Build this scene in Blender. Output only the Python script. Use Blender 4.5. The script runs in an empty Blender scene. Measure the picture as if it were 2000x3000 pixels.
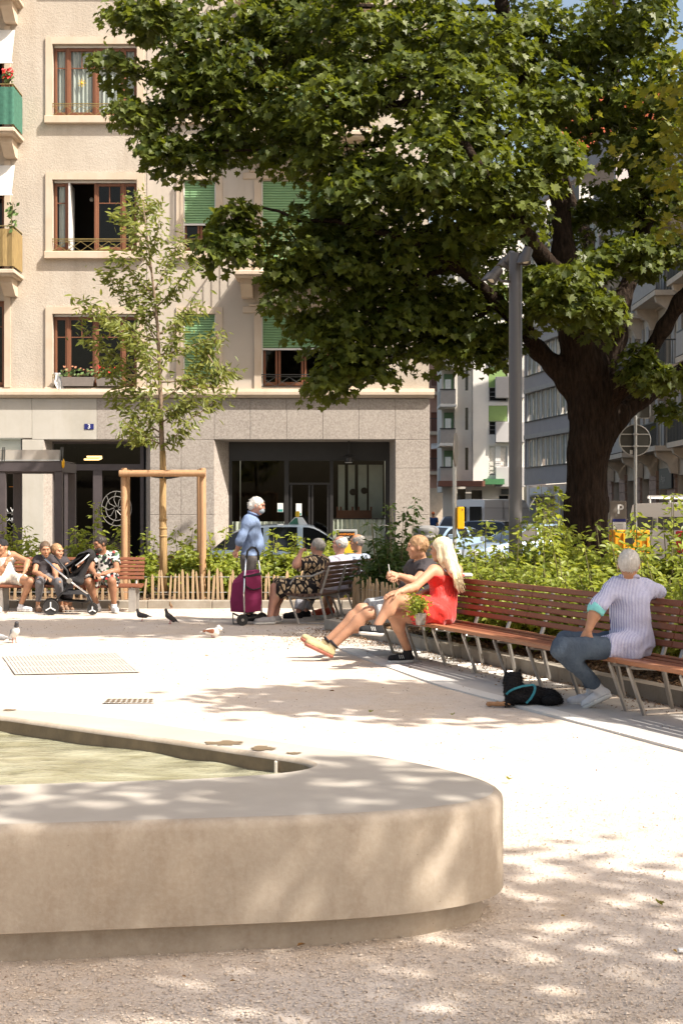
import bpy, math, random
import numpy as np
from mathutils import Vector, Matrix
random.seed(7); np.random.seed(7)
PI = math.pi
SC = bpy.context.scene
COL = SC.collection

# ---------------------------------------------------------------- camera
CAMH, FPX = 1.46, 4200.0
cam_d = bpy.data.cameras.new('camera'); cam = bpy.data.objects.new('camera', cam_d); COL.objects.link(cam)
cam.location = (0, 0, CAMH); cam.rotation_euler = (PI/2, 0, 0)
cam_d.sensor_fit = 'VERTICAL'; cam_d.sensor_height = 36.0; cam_d.lens = 36.0*FPX/3000.0
cam_d.shift_y = 5/3000.0; cam_d.clip_start = 0.1; cam_d.clip_end = 2000
SC.camera = cam

# ---------------------------------------------------------------- sky and sun
SUNV = Vector((1.9, -1.12, 2.6)).normalized()
world = bpy.data.worlds.new('World'); SC.world = world; world.use_nodes = True
wn = world.node_tree.nodes; wn.clear()
w_out = wn.new('ShaderNodeOutputWorld'); w_bg = wn.new('ShaderNodeBackground'); w_sky = wn.new('ShaderNodeTexSky')
w_sky.sky_type = 'NISHITA'; w_sky.sun_disc = False
w_sky.sun_elevation = math.asin(SUNV.z); w_sky.sun_rotation = math.atan2(SUNV.x, SUNV.y)
w_sky.air_density = 1.0; w_sky.dust_density = 4.0; w_sky.ozone_density = 1.0
w_bg.inputs['Strength'].default_value = 0.14
w_mul = wn.new('ShaderNodeMix'); w_mul.data_type = 'RGBA'; w_mul.blend_type = 'MULTIPLY'; w_mul.inputs[0].default_value = 1.0; w_mul.inputs[7].default_value = (1.0, .915, .79, 1)
world.node_tree.links.new(w_sky.outputs[0], w_mul.inputs[6]); world.node_tree.links.new(w_mul.outputs[2], w_bg.inputs[0]); world.node_tree.links.new(w_bg.outputs[0], w_out.inputs[0])
sun_d = bpy.data.lights.new('sun', 'SUN'); sun = bpy.data.objects.new('sun', sun_d); COL.objects.link(sun)
sun_d.energy = 4.8; sun_d.angle = math.radians(0.53); sun_d.color = (1.0, 0.935, 0.84)
sun.rotation_euler = (-SUNV).to_track_quat('-Z', 'Y').to_euler(); sun.location = (8, -4, 14)
SC.view_settings.view_transform = 'Standard'; SC.view_settings.look = 'None'
SC.view_settings.exposure = 0.90; SC.view_settings.gamma = 1.0; SC.view_settings.use_curve_mapping = False
SC.render.engine = 'CYCLES'
SC.cycles.max_bounces = 6; SC.cycles.diffuse_bounces = 3; SC.cycles.glossy_bounces = 3
SC.cycles.transmission_bounces = 4; SC.cycles.transparent_max_bounces = 10
SC.cycles.use_denoising = True; SC.cycles.sample_clamp_indirect = 6.0
SC.cycles.caustics_reflective = False; SC.cycles.caustics_refractive = False

# ---------------------------------------------------------------- small helpers
def at(px, py, Y):                     # where a line of sight meets the depth Y
    return Vector(((px-1000)*Y/FPX, Y, CAMH+(1505-py)*Y/FPX))
def gnd(px, py, z=0.0):
    Y = FPX*(CAMH-z)/(py-1505.0)
    return Vector(((px-1000)*Y/FPX, Y, z))
def V(*a): return Vector(a)
OFF = {}
def root(name, label, cat, loc=(0, 0, 0), group=None, rz=0.0, world=True):
    o = bpy.data.objects.new(name, None); COL.objects.link(o)
    o.empty_display_size = 0.1
    o.location = loc; o.rotation_euler = (0, 0, rz)
    tag(o, label, cat, group)
    if world: OFF[o.name] = Vector(loc)
    return o
def tag(o, label=None, cat=None, group=None, kind=None):
    if label: o['label'] = label
    if cat: o['category'] = cat
    if group: o['group'] = group
    if kind: o['kind'] = kind
    return o
def off_of(parent):
    while parent is not None:
        if parent.name in OFF: return OFF[parent.name]
        parent = parent.parent
    return Vector((0, 0, 0))

class MB:
    def __init__(s): s.v = []; s.f = []
    def add(s, vs, fs):
        b = len(s.v); s.v.extend([tuple(v) for v in vs]); s.f.extend([tuple(i+b for i in f) for f in fs]); return s
    def quad(s, a, b, c, d): return s.add([a, b, c, d], [(0, 1, 2, 3)])
    def box(s, lo, hi, ch=0.0):
        x0, y0, z0 = lo; x1, y1, z1 = hi
        if ch <= 0:
            return s.add([(x0, y0, z0), (x1, y0, z0), (x1, y1, z0), (x0, y1, z0), (x0, y0, z1), (x1, y0, z1), (x1, y1, z1), (x0, y1, z1)],
                         [(0, 3, 2, 1), (4, 5, 6, 7), (0, 1, 5, 4), (1, 2, 6, 5), (2, 3, 7, 6), (3, 0, 4, 7)])
        c = ch
        def ring(z, i): return [(x0+c+i, y0+i, z), (x1-c-i, y0+i, z), (x1-i, y0+c+i, z), (x1-i, y1-c-i, z), (x1-c-i, y1-i, z), (x0+c+i, y1-i, z), (x0+i, y1-c-i, z), (x0+i, y0+c+i, z)]
        rs = ring(z0, c)+ring(z0+c, 0)+ring(z1-c, 0)+ring(z1, c)
        fs = [tuple(range(7, -1, -1)), tuple(range(24, 32))]
        for k in range(3):
            for i in range(8): fs.append((k*8+i, k*8+(i+1) % 8, (k+1)*8+(i+1) % 8, (k+1)*8+i))
        return s.add(rs, fs)
    def obox(s, c, ux, uy, uz, sx, sy, sz):
        c = Vector(c); ux = Vector(ux).normalized()*sx/2; uy = Vector(uy).normalized()*sy/2; uz = Vector(uz).normalized()*sz/2
        vs = [c+a*ux+b*uy+d*uz for d in (-1, 1) for a, b in ((-1, -1), (1, -1), (1, 1), (-1, 1))]
        return s.add(vs, [(0, 3, 2, 1), (4, 5, 6, 7), (0, 1, 5, 4), (1, 2, 6, 5), (2, 3, 7, 6), (3, 0, 4, 7)])
    def bar(s, a, b, w, h, up=(0, 0, 1)):
        a = Vector(a); b = Vector(b); d = (b-a)
        if d.length < 1e-6: return s
        dn = d.normalized(); u = Vector(up)
        if abs(dn.dot(u)) > 0.98: u = Vector((0, 1, 0)) if abs(dn.y) < .9 else Vector((1, 0, 0))
        sd = dn.cross(u).normalized(); u2 = sd.cross(dn).normalized()
        return s.obox((a+b)/2, dn, sd, u2, d.length, w, h)
    def tube(s, pts, r, n=8, caps=True, closed=False):
        pts = [Vector(p) for p in pts]; m = len(pts)
        rr = r if hasattr(r, '__len__') else [r]*m
        ref = None; rings = []
        for i, p in enumerate(pts):
            a = pts[i-1] if (i > 0 or closed) else p; b = pts[(i+1) % m] if (i < m-1 or closed) else p
            d = (b-a).normalized()
            if ref is None:
                ref = Vector((0, 0, 1)) if abs(d.z) < .9 else Vector((1, 0, 0))
            sd = d.cross(ref)
            if sd.length < 1e-5: sd = d.orthogonal()
            sd.normalize(); u = sd.cross(d).normalized(); ref = u
            rings.append([p+(sd*math.cos(2*PI*k/n)+u*math.sin(2*PI*k/n))*rr[i] for k in range(n)])
        vs = [v for rg in rings for v in rg]; fs = []
        for i in range(m if closed else m-1):
            j = (i+1) % m
            for k in range(n): fs.append((i*n+k, i*n+(k+1) % n, j*n+(k+1) % n, j*n+k))
        if caps and not closed:
            fs.append(tuple(range(n-1, -1, -1))); fs.append(tuple((m-1)*n+k for k in range(n)))
        return s.add(vs, fs)
    def lathe(s, c, prof, n=20, axis=(0, 0, 1)):
        c = Vector(c); ax = Vector(axis).normalized(); u = ax.orthogonal().normalized(); w = ax.cross(u)
        vs = []; fs = []
        for r, h in prof:
            for k in range(n): vs.append(c+ax*h+(u*math.cos(2*PI*k/n)+w*math.sin(2*PI*k/n))*max(r, 1e-4))
        m = len(prof)
        for i in range(m-1):
            for k in range(n): fs.append((i*n+k, i*n+(k+1) % n, (i+1)*n+(k+1) % n, (i+1)*n+k))
        fs.append(tuple(range(n-1, -1, -1))); fs.append(tuple((m-1)*n+k for k in range(n)))
        return s.add(vs, fs)
    def prism(s, poly, d):               # poly: list of points, d: extrusion vector
        poly = [Vector(p) for p in poly]; d = Vector(d); n = len(poly)
        vs = poly+[p+d for p in poly]
        fs = [tuple(range(n-1, -1, -1)), tuple(range(n, 2*n))]+[(i, (i+1) % n, n+(i+1) % n, n+i) for i in range(n)]
        return s.add(vs, fs)
    def sphere(s, c, r, nu=10, nv=7):
        c = Vector(c); rr = Vector((r, r, r)) if not hasattr(r, '__len__') else Vector(r)
        vs = []; fs = []
        for j in range(nv+1):
            t = PI*j/nv
            for i in range(nu):
                a = 2*PI*i/nu; vs.append(c+Vector((rr.x*math.sin(t)*math.cos(a), rr.y*math.sin(t)*math.sin(a), rr.z*math.cos(t))))
        for j in range(nv):
            for i in range(nu): fs.append((j*nu+i, (j+1)*nu+i, (j+1)*nu+(i+1) % nu, j*nu+(i+1) % nu))
        return s.add(vs, fs)
    def build(s, name, mat, parent=None, smooth=False, loc=None, angle=None):
        o = Vector(loc) if loc is not None else off_of(parent)
        me = bpy.data.meshes.new(name)
        me.from_pydata([(v[0]-o.x, v[1]-o.y, v[2]-o.z) for v in s.v], [], s.f)
        me.materials.append(MAT[mat] if isinstance(mat, str) else mat)
        if smooth: me.polygons.foreach_set('use_smooth', [True]*len(me.polygons))
        me.update()
        if angle: me.set_sharp_from_angle(angle=math.radians(angle))
        ob = bpy.data.objects.new(name, me); COL.objects.link(ob)
        if parent is not None: ob.parent = parent
        elif loc is not None: ob.location = o; OFF[ob.name] = o
        return ob
def npmesh(name, verts, faces, mat, parent=None, smooth=True, off=None, attr=None):
    """verts (n,3) array, faces (m,k) array of equal-sized polygons"""
    me = bpy.data.meshes.new(name); verts = np.asarray(verts, dtype=np.float32)
    o = np.array(off if off is not None else off_of(parent), dtype=np.float32)
    faces = np.asarray(faces, dtype=np.int32); k = faces.shape[1]
    me.vertices.add(len(verts)); me.vertices.foreach_set('co', (verts-o).ravel())
    me.loops.add(faces.size); me.loops.foreach_set('vertex_index', faces.ravel())
    me.polygons.add(len(faces)); me.polygons.foreach_set('loop_start', np.arange(0, faces.size, k, dtype=np.int32))
    me.polygons.foreach_set('loop_total', np.full(len(faces), k, dtype=np.int32))
    me.polygons.foreach_set('use_smooth', np.full(len(faces), bool(smooth)))
    me.update(calc_edges=True); me.validate()
    if attr is not None:
        a = me.attributes.new('tint', 'FLOAT', 'POINT'); a.data.foreach_set('value', np.asarray(attr, dtype=np.float32))
    me.materials.append(MAT[mat] if isinstance(mat, str) else mat)
    ob = bpy.data.objects.new(name, me); COL.objects.link(ob)
    if parent is not None: ob.parent = parent
    return ob
def copy_tree(o, parent=None):
    c = o.copy(); COL.objects.link(c); c.parent = parent
    for ch in o.children: copy_tree(ch, c)
    return c

# ---------------------------------------------------------------- materials
MAT = {}
class N:
    def __init__(s, name):
        m = bpy.data.materials.new(name); m.use_nodes = True; s.m = m; s.t = m.node_tree; s.n = s.t.nodes; s.n.clear()
        s.out = s.n.new('ShaderNodeOutputMaterial'); MAT[name] = m
    def new(s, typ, **kw):
        nd = s.n.new('ShaderNode'+typ)
        for k, v in kw.items():
            if k in nd.inputs: s.set(nd.inputs[k], v)
            else: setattr(nd, k, v)
        return nd
    def set(s, inp, v):
        if hasattr(v, 'is_linked') or hasattr(v, 'links'): s.t.links.new(v, inp)
        else: inp.default_value = v
    def coord(s, kind='Object'): return s.new('TexCoord').outputs[kind]
    def map(s, vec, scale=(1, 1, 1), rot=(0, 0, 0), loc=(0, 0, 0)):
        m = s.new('Mapping'); s.t.links.new(vec, m.inputs['Vector']); m.inputs['Scale'].default_value = scale; m.inputs['Rotation'].default_value = rot; m.inputs['Location'].default_value = loc
        return m.outputs[0]
    def noise(s, vec, scale=5, detail=4, rough=.55):
        nd = s.new('TexNoise'); s.t.links.new(vec, nd.inputs['Vector']); nd.inputs['Scale'].default_value = scale; nd.inputs['Detail'].default_value = detail; nd.inputs['Roughness'].default_value = rough
        return nd.outputs['Fac']
    def voro(s, vec, scale=5, feature='F1', out='Distance', rand=1.0):
        nd = s.new('TexVoronoi'); nd.feature = feature; s.t.links.new(vec, nd.inputs['Vector']); nd.inputs['Scale'].default_value = scale; nd.inputs['Randomness'].default_value = rand
        return nd.outputs[out]
    def ramp(s, fac, stops, interp='LINEAR'):
        r = s.new('ValToRGB'); s.t.links.new(fac, r.inputs[0]); cr = r.color_ramp; cr.interpolation = interp
        while len(cr.elements) < len(stops): cr.elements.new(.5)
        for e, (p, c) in zip(cr.elements, stops):
            e.position = p; e.color = (c, c, c, 1) if not hasattr(c, '__len__') else (*c[:3], 1)
        return r.outputs[0]
    def mix(s, fac, a, b, mode='MIX'):
        m = s.new('Mix'); m.data_type = 'RGBA'; m.blend_type = mode
        s.set(m.inputs[0], fac); s.set(m.inputs[6], a if not isinstance(a, tuple) else (*a[:3], 1)); s.set(m.inputs[7], b if not isinstance(b, tuple) else (*b[:3], 1))
        return m.outputs[2]
    def math(s, op, a, b=0.0):
        m = s.new('Math'); m.operation = op; s.set(m.inputs[0], a); s.set(m.inputs[1], b); return m.outputs[0]
    def sep(s, vec, i):
        m = s.new('SeparateXYZ'); s.t.links.new(vec, m.inputs[0]); return m.outputs[i]
    def bump(s, h, strength=.3, dist=.01, normal=None):
        b = s.new('Bump'); b.inputs['Strength'].default_value = strength; b.inputs['Distance'].default_value = dist; s.t.links.new(h, b.inputs['Height'])
        if normal is not None: s.t.links.new(normal, b.inputs['Normal'])
        return b.outputs[0]
    def bsdf(s, col, rough=.6, metal=0.0, spec=.4, normal=None, **kw):
        b = s.new('BsdfPrincipled'); s.set(b.inputs['Base Color'], col if not isinstance(col, tuple) else (*col[:3], 1)); s.set(b.inputs['Roughness'], rough); s.set(b.inputs['Metallic'], metal)
        b.inputs['Specular IOR Level'].default_value = spec
        for k, v in kw.items(): s.set(b.inputs[k], v)
        if normal is not None: s.t.links.new(normal, b.inputs['Normal'])
        return b.outputs[0]
    def end(s, sh): s.t.links.new(sh, s.out.inputs['Surface']); return s.m
def mul(c, f): return tuple(min(1, x*f) for x in c[:3])
def simple(name, col, rough=.6, var=.12, scale=6, bump=0.0, bscale=60, metal=0.0, spec=.4, **kw):
    n = N(name); co = n.coord(); f = n.noise(co, scale, 5, .6)
    c = n.mix(n.ramp(f, [(.3, 0), (.7, 1)]), mul(col, 1-var), mul(col, 1+var))
    nm = n.bump(n.noise(co, bscale, 4, .6), bump, .01) if bump else None
    return n.end(n.bsdf(c, rough, metal, spec, nm, **kw))
def leafmat(name, col, col2, trans=.35, tcol=None, rough=.42):
    n = N(name); a = n.new('Attribute'); a.attribute_name = 'tint'
    c = n.mix(a.outputs['Fac'], col, col2)
    d = n.bsdf(c, rough, 0, .25)
    t = n.new('BsdfTranslucent'); n.set(t.inputs['Color'], n.mix(a.outputs['Fac'], tcol or mul(col, 1.6), mul(tcol or mul(col2, 1.5), 1.25)))
    m = n.new('MixShader'); m.inputs[0].default_value = trans; n.t.links.new(d, m.inputs[1]); n.t.links.new(t.outputs[0], m.inputs[2])
    return n.end(m.outputs[0])

# ground gravel
n = N('gravel'); co = n.coord()
g1 = n.noise(co, 0.35, 4, .6); g2 = n.noise(co, 160, 3, .7); g3 = n.noise(co, 9, 6, .65)
v1 = n.voro(co, 130, 'F1', 'Color'); bw = n.new('RGBToBW'); n.t.links.new(v1, bw.inputs[0])
g4 = n.noise(co, 1.3, 5, .6)
c = n.mix(n.ramp(g1, [(.35, 0), (.65, 1)]), (.54, .455, .38), (.575, .51, .45)); c = n.mix(n.ramp(g4, [(.42, 0), (.58, 1)]), c, (.55, .445, .34))
c = n.mix(n.ramp(g3, [(.3, 0), (.75, 1)]), c, (.61, .54, .475))
c = n.mix(n.math('MULTIPLY', n.ramp(bw.outputs[0], [(.1, 1), (.45, 0)]), .30), c, (.36, .30, .25))
c = n.mix(n.math('MULTIPLY', n.ramp(g2, [(.55, 0), (.75, 1)]), .5), c, (.68, .64, .58))
sp = n.noise(co, 42, 2, .5); c = n.mix(n.ramp(sp, [(.67, 0), (.71, .8)]), c, (.20, .14, .09))
vb = n.voro(co, 110); nb = n.bump(vb, .45, .006); nb = n.bump(g3, .4, .04, nb)
n.end(n.bsdf(c, .95, 0, .1, nb))
# cast concrete of the fountain
n = N('fountain_concrete'); co = n.coord(); st = n.map(co, (1.0, 1.0, .16))
a1 = n.noise(co, 1.6, 6, .65); a2 = n.noise(st, 9, 5, .6); a3 = n.noise(co, 60, 3, .6)
c = n.mix(n.ramp(a1, [(.3, 0), (.7, 1)]), (.325, .265, .20), (.425, .36, .285))
c = n.mix(n.math('MULTIPLY', n.ramp(a2, [(.45, 0), (.72, 1)]), .55), c, (.27, .205, .145))
a4 = n.noise(co, 4.5, 6, .7); c = n.mix(n.math('MULTIPLY', n.ramp(a4, [(.5, 0), (.66, 1)]), .5), c, (.52, .445, .36)); a5 = n.noise(n.map(co, (1, 1, .25)), 22, 5, .7); c = n.mix(n.math('MULTIPLY', n.ramp(a5, [(.52, 0), (.7, 1)]), .35), c, (.28, .215, .155))
c = n.mix(n.math('MULTIPLY', n.ramp(a3, [(.4, 0), (.7, 1)]), .25), c, (.50, .45, .38))
pit = n.voro(co, 19); pits = n.ramp(pit, [(.022, 1), (.045, 0)])
c = n.mix(n.math('MULTIPLY', pits, .7), c, (.10, .08, .06))
nb = n.bump(a3, .18, .004); nb = n.bump(a1, .2, .03, nb)
n.end(n.bsdf(c, .62, 0, .35, nb))
# poured paving strip
n = N('paving_concrete'); co = n.coord(); a1 = n.noise(co, 3, 6, .6); a2 = n.noise(co, 90, 3, .6)
c = n.mix(n.ramp(a1, [(.3, 0), (.7, 1)]), (.42, .40, .375), (.52, .50, .47)); c = n.mix(n.math('MULTIPLY', a2, .3), c, (.34, .31, .28))
n.end(n.bsdf(c, .85, 0, .2, n.bump(a2, .2, .004)))
n = N('kerb_concrete'); co = n.coord(); a1 = n.noise(co, 4, 6, .65); a2 = n.noise(n.map(co, (1, 1, .3)), 40, 4, .6)
c = n.mix(n.ramp(a1, [(.3, 0), (.7, 1)]), (.27, .235, .19), (.40, .365, .315)); c = n.mix(n.math('MULTIPLY', a2, .4), c, (.20, .17, .13))
n.end(n.bsdf(c, .9, 0, .2, n.bump(a2, .3, .006)))
simple('white_stone', (.60, .585, .555), .8, .06, 5, .1, 60)
simple('soil', (.115, .075, .048), .95, .35, 20, .6, 50)
simple('asphalt', (.055, .054, .053), .9, .15, 4, .3, 120)
simple('sidewalk', (.26, .245, .225), .9, .12, 3, .2, 80)
simple('road_paint', (.72, .71, .68), .7, .1, 9)
# rendered plaster of the big house
n = N('plaster'); co = n.coord(); a1 = n.noise(co, .5, 5, .6); st = n.noise(n.map(co, (1, 1, .18)), 2.2, 5, .65); gr = n.voro(n.map(co, (1, 1, 1.3)), 14); g2 = n.noise(co, 30, 4, .7)
c = n.mix(n.ramp(a1, [(.3, 0), (.7, 1)]), (.475, .415, .345), (.555, .495, .42)); c = n.mix(n.math('MULTIPLY', n.ramp(st, [(.45, 0), (.75, 1)]), .6), c, (.37, .305, .24)); lg = n.noise(co, 1.6, 5, .7); c = n.mix(n.math('MULTIPLY', n.ramp(lg, [(.5, 0), (.7, 1)]), .35), c, (.58, .53, .46))
c = n.mix(n.math('MULTIPLY', n.ramp(g2, [(.35, 1), (.52, 0)]), .38), c, (.33, .27, .205))
nb = n.bump(g2, .55, .018); nb = n.bump(gr, .3, .010, nb)
n.end(n.bsdf(c, .95, 0, .1, nb))
n = N('plaster_smooth'); co = n.coord(); a1 = n.noise(co, .6, 5, .6); st = n.noise(n.map(co, (1, 1, .14)), 2.6, 6, .7)
c = n.mix(n.ramp(a1, [(.3, 0), (.7, 1)]), (.49, .43, .36), (.55, .49, .42)); c = n.mix(n.math('MULTIPLY', n.ramp(st, [(.5, 0), (.8, 1)]), .5), c, (.38, .32, .26))
n.end(n.bsdf(c, .92, 0, .12, n.bump(n.noise(co, 50, 4, .6), .15, .006)))
n = N('trim_stone'); co = n.coord(); a1 = n.noise(co, 2, 5, .6); st = n.noise(n.map(co, (1, 1, .2)), 5, 5, .6)
c = n.mix(n.ramp(a1, [(.3, 0), (.7, 1)]), (.55, .44, .33), (.60, .51, .41)); c = n.mix(n.math('MULTIPLY', n.ramp(st, [(.5, 0), (.8, 1)]), .4), c, (.43, .31, .20))
n.end(n.bsdf(c, .85, 0, .15, n.bump(n.noise(co, 60, 3, .6), .1, .004)))
n = N('granite'); co = n.coord(); a1 = n.noise(co, 22, 3, .75); a2 = n.voro(co, 30, 'F1', 'Color'); bw = n.new('RGBToBW'); n.t.links.new(a2, bw.inputs[0]); a3 = n.noise(co, .8, 4, .6)
c = n.mix(n.ramp(a1, [(.35, 0), (.65, 1)]), (.30, .262, .23), (.46, .41, .365)); c = n.mix(n.math('MULTIPLY', n.ramp(bw.outputs[0], [(.2, 1), (.4, 0)]), .6), c, (.25, .215, .19)); c = n.mix(n.math('MULTIPLY', n.ramp(a3, [(.3, 0), (.7, 1)]), .3), c, (.47, .42, .37))
n.end(n.bsdf(c, .75, 0, .3))
n = N('limestone'); co = n.coord(); a1 = n.noise(co, 1.2, 6, .65); st = n.noise(n.map(co, (1, 1, .12)), 5, 6, .7)
c = n.mix(n.ramp(a1, [(.3, 0), (.7, 1)]), (.47, .44, .38), (.56, .53, .475)); c = n.mix(n.math('MULTIPLY', n.ramp(st, [(.5, 0), (.8, 1)]), .35), c, (.42, .37, .27))
n.end(n.bsdf(c, .85, 0, .2))
# painted and varnished wood
def wood(name, col, dark, rough=.55, axis=0, var=.5):
    n = N(name); co = n.coord(); sc = [12, 12, 12]; sc[axis] = 1.2
    w = n.noise(n.map(co, tuple(sc)), 3.0, 6, .7); f = n.noise(co, 1.3, 3, .5)
    c = n.mix(n.math('MULTIPLY', n.ramp(w, [(.35, 0), (.7, 1)]), var), col, dark); c = n.mix(n.math('MULTIPLY', n.ramp(f, [(.3, 0), (.8, 1)]), .3), c, mul(col, 1.25))
    return n.end(n.bsdf(c, rough, 0, .3, n.bump(w, .12, .004)))
wood('bench_wood', (.225, .085, .046), (.13, .050, .029), .5, 1)
wood('bench_wood_lit', (.37, .165, .085), (.22, .085, .045), .48, 1)  # lighter bench_wood; the front seat slat's highlight is put into the colour
wood('bench_dark_wood', (.10, .058, .042), (.05, .030, .023), .55, 1)
wood('window_wood', (.215, .092, .05), (.12, .05, .028), .45, 2)
wood('stake_wood', (.42, .25, .135), (.25, .135, .065), .75, 2, .7)
wood('picket_wood', (.50, .36, .22), (.29, .185, .10), .85, 2, .8)
wood('straw', (.34, .24, .10), (.16, .11, .05), .9, 2, .9)
n = N('reed_wrap'); co = n.coord(); w = n.noise(n.map(co, (40, 40, 1.5)), 2.2, 3, .6); c = n.ramp(w, [(.3, (.17, .10, .04)), (.5, (.40, .26, .12)), (.75, (.52, .37, .19))]); n.end(n.bsdf(c, .8, 0, .2, n.bump(w, .6, .01)))
n = N('bark'); co = n.coord(); w = n.noise(n.map(co, (9, 9, 1.6)), 2.2, 7, .7); w2 = n.voro(n.map(co, (16, 16, 2.6)), 1.0)
c = n.mix(n.ramp(w, [(.35, 0), (.7, 1)]), (.016, .011, .008), (.052, .035, .025)); nb = n.bump(w, 1.0, .06); nb = n.bump(w2, .9, .05, nb); n.end(n.bsdf(c, .95, 0, .1, nb))
simple('young_bark', (.21, .15, .105), .85, .3, 30, .4, 60)
simple('twig', (.15, .13, .06), .9, .2, 20)
simple('steel', (.36, .335, .305), .42, .08, 8, 0, metal=.65)
simple('steel_dull', (.33, .31, .285), .5, .12, 9, 0, metal=.35)
simple('galvanised', (.50, .51, .50), .42, .1, 14, 0, metal=.55)
simple('lamp_paint', (.085, .079, .079), .38, .05, 3, spec=.5)
simple('chrome', (.75, .75, .76), .15, .03, 4, metal=1.0)
simple('black_plastic', (.018, .018, .019), .45, .1, 9)
simple('black_cloth', (.020, .019, .021), .9, .2, 30, .3, 90)
simple('rubber', (.025, .024, .024), .7, .1, 12)
simple('dark_frame', (.030, .028, .028), .4, .1, 5)
simple('shelter_frame', (.080, .066, .068), .45, .1, 5)
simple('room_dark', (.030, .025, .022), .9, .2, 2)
simple('room_mid', (.14, .105, .08), .9, .2, 2)
simple('white_paint', (.72, .71, .68), .5, .05, 4)
simple('white_shell', (.76, .76, .75), .35, .03, 2)
simple('cream_paint', (.62, .57, .48), .6, .06, 4)
simple('curtain', (.60, .64, .61), .9, .08, 7)
simple('cafe_curtain', (.66, .69, .60), .9, .08, 7)
simple('pale_wall', (.66, .69, .60), .9, .1, 3)
simple('shutter_green', (.225, .39, .20), .55, .06, 5)
simple('shutter_dark', (.115, .20, .10), .55, .1, 6)
simple('lime_blind', (.26, .385, .13), .6, .06, 5)
simple('brass_rail', (.22, .165, .06), .5, .2, 12)
simple('rail_dark', (.055, .055, .052), .5, .1, 12)
simple('green_cloth', (.05, .155, .108), .85, .2, 14)
simple('geranium', (.72, .03, .035), .6, .25, 40)
simple('plant_green', (.10, .16, .045), .6, .3, 30)
simple('terracotta', (.34, .15, .085), .85, .15, 14)
simple('planter_grey', (.25, .215, .19), .8, .1, 8)
simple('yellow_paint', (.80, .42, .008), .4, .06, 6)
simple('orange_bin', (.78, .33, .012), .4, .08, 6)
simple('bin_grey', (.23, .225, .22), .42, .06, 4)
simple('sign_dark', (.075, .078, .072), .6, .1, 6)
simple('meter_grey', (.19, .165, .14), .45, .06, 5)
simple('plate_blue', (.02, .025, .16), .35, .08, 10)
simple('print_white', (.80, .80, .78), .5, .02, 4)
simple('print_yellow', (.75, .48, .03), .5, .05, 4)
simple('print_orange', (.80, .25, .02), .5, .05, 4)
simple('print_teal', (.05, .28, .26), .5, .05, 4)
simple('maroon', (.165, .008, .055), .8, .15, 8, .2, 60)
simple('grate', (.60, .56, .51), .5, .08, 9, metal=.3)
simple('slot_dark', (.38, .34, .30), .9, .1, 9)
simple('tan_stone', (.60, .50, .39), .85, .12, 3, .1, 40)
simple('red_stone', (.40, .265, .20), .9, .25, 5, .3, 20)
simple('pink_wall', (.52, .31, .235), .9, .08, 2)
simple('white_wall', (.80, .765, .70), .9, .04, 1.2)
simple('cream_wall', (.72, .665, .58), .9, .05, 1.2)
simple('grey_panel', (.36, .325, .32), .7, .05, 1.4)
simple('light_panel', (.50, .48, .47), .6, .05, 1.4)
simple('brown_band', (.24, .105, .07), .8, .08, 3)
simple('green_band', (.075, .22, .09), .8, .08, 3)
simple('beige_wall', (.62, .54, .43), .9, .07, 1.3, .1, 20)
simple('shutter_grey', (.40, .365, .33), .7, .08, 4)
simple('roof_red', (.50, .12, .05), .85, .2, 4)
simple('net_curtain', (.70, .65, .58), .9, .16, 5)
n = N('glass'); g = n.new('BsdfGlossy'); g.inputs['Roughness'].default_value = .03; g.inputs['Color'].default_value = (.42, .40, .37, 1); t = n.new('BsdfTransparent'); t.inputs['Color'].default_value = (.80, .82, .80, 1)
fr = n.new('LayerWeight'); fr.inputs['Blend'].default_value = .5; f2 = n.math('ADD', n.math('MULTIPLY', n.math('POWER', fr.outputs['Facing'], 3.0), .5), .06); m = n.new('MixShader'); n.t.links.new(f2, m.inputs[0]); n.t.links.new(t.outputs[0], m.inputs[1]); n.t.links.new(g.outputs[0], m.inputs[2]); n.end(m.outputs[0])
n = N('clear_panel'); g = n.new('BsdfGlossy'); g.inputs['Roughness'].default_value = .1; t = n.new('BsdfTransparent'); t.inputs['Color'].default_value = (.80, .76, .72, 1); d = n.new('BsdfDiffuse'); d.inputs['Color'].default_value = (.6, .56, .52, 1)
m = n.new('MixShader'); m.inputs[0].default_value = .45; n.t.links.new(t.outputs[0], m.inputs[1]); n.t.links.new(d.outputs[0], m.inputs[2]); m2 = n.new('MixShader'); m2.inputs[0].default_value = .08; n.t.links.new(m.outputs[0], m2.inputs[1]); n.t.links.new(g.outputs[0], m2.inputs[2]); n.end(m2.outputs[0])
n = N('car_glass'); n.end(n.bsdf((.012, .014, .016), .06, 0, .6))
n = N('neon'); e = n.new('Emission'); e.inputs['Color'].default_value = (1, .62, .25, 1); e.inputs['Strength'].default_value = 2.2; n.end(e.outputs[0])
def carpaint(name, col, metal=.3): 
    n = N(name); n.end(n.bsdf(col, .28, metal, .5, None, **{'Coat Weight': .8, 'Coat Roughness': .06}))
carpaint('paint_blue', (.56, .70, .82), .05); carpaint('paint_white', (.74, .73, .71), 0); carpaint('paint_navy', (.018, .022, .035)); carpaint('paint_grey', (.12, .125, .13)); carpaint('paint_silver', (.42, .41, .40), .5); carpaint('paint_pale', (.32, .45, .60))
simple('taillight', (.45, .01, .01), .25, .05, 5)
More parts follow.
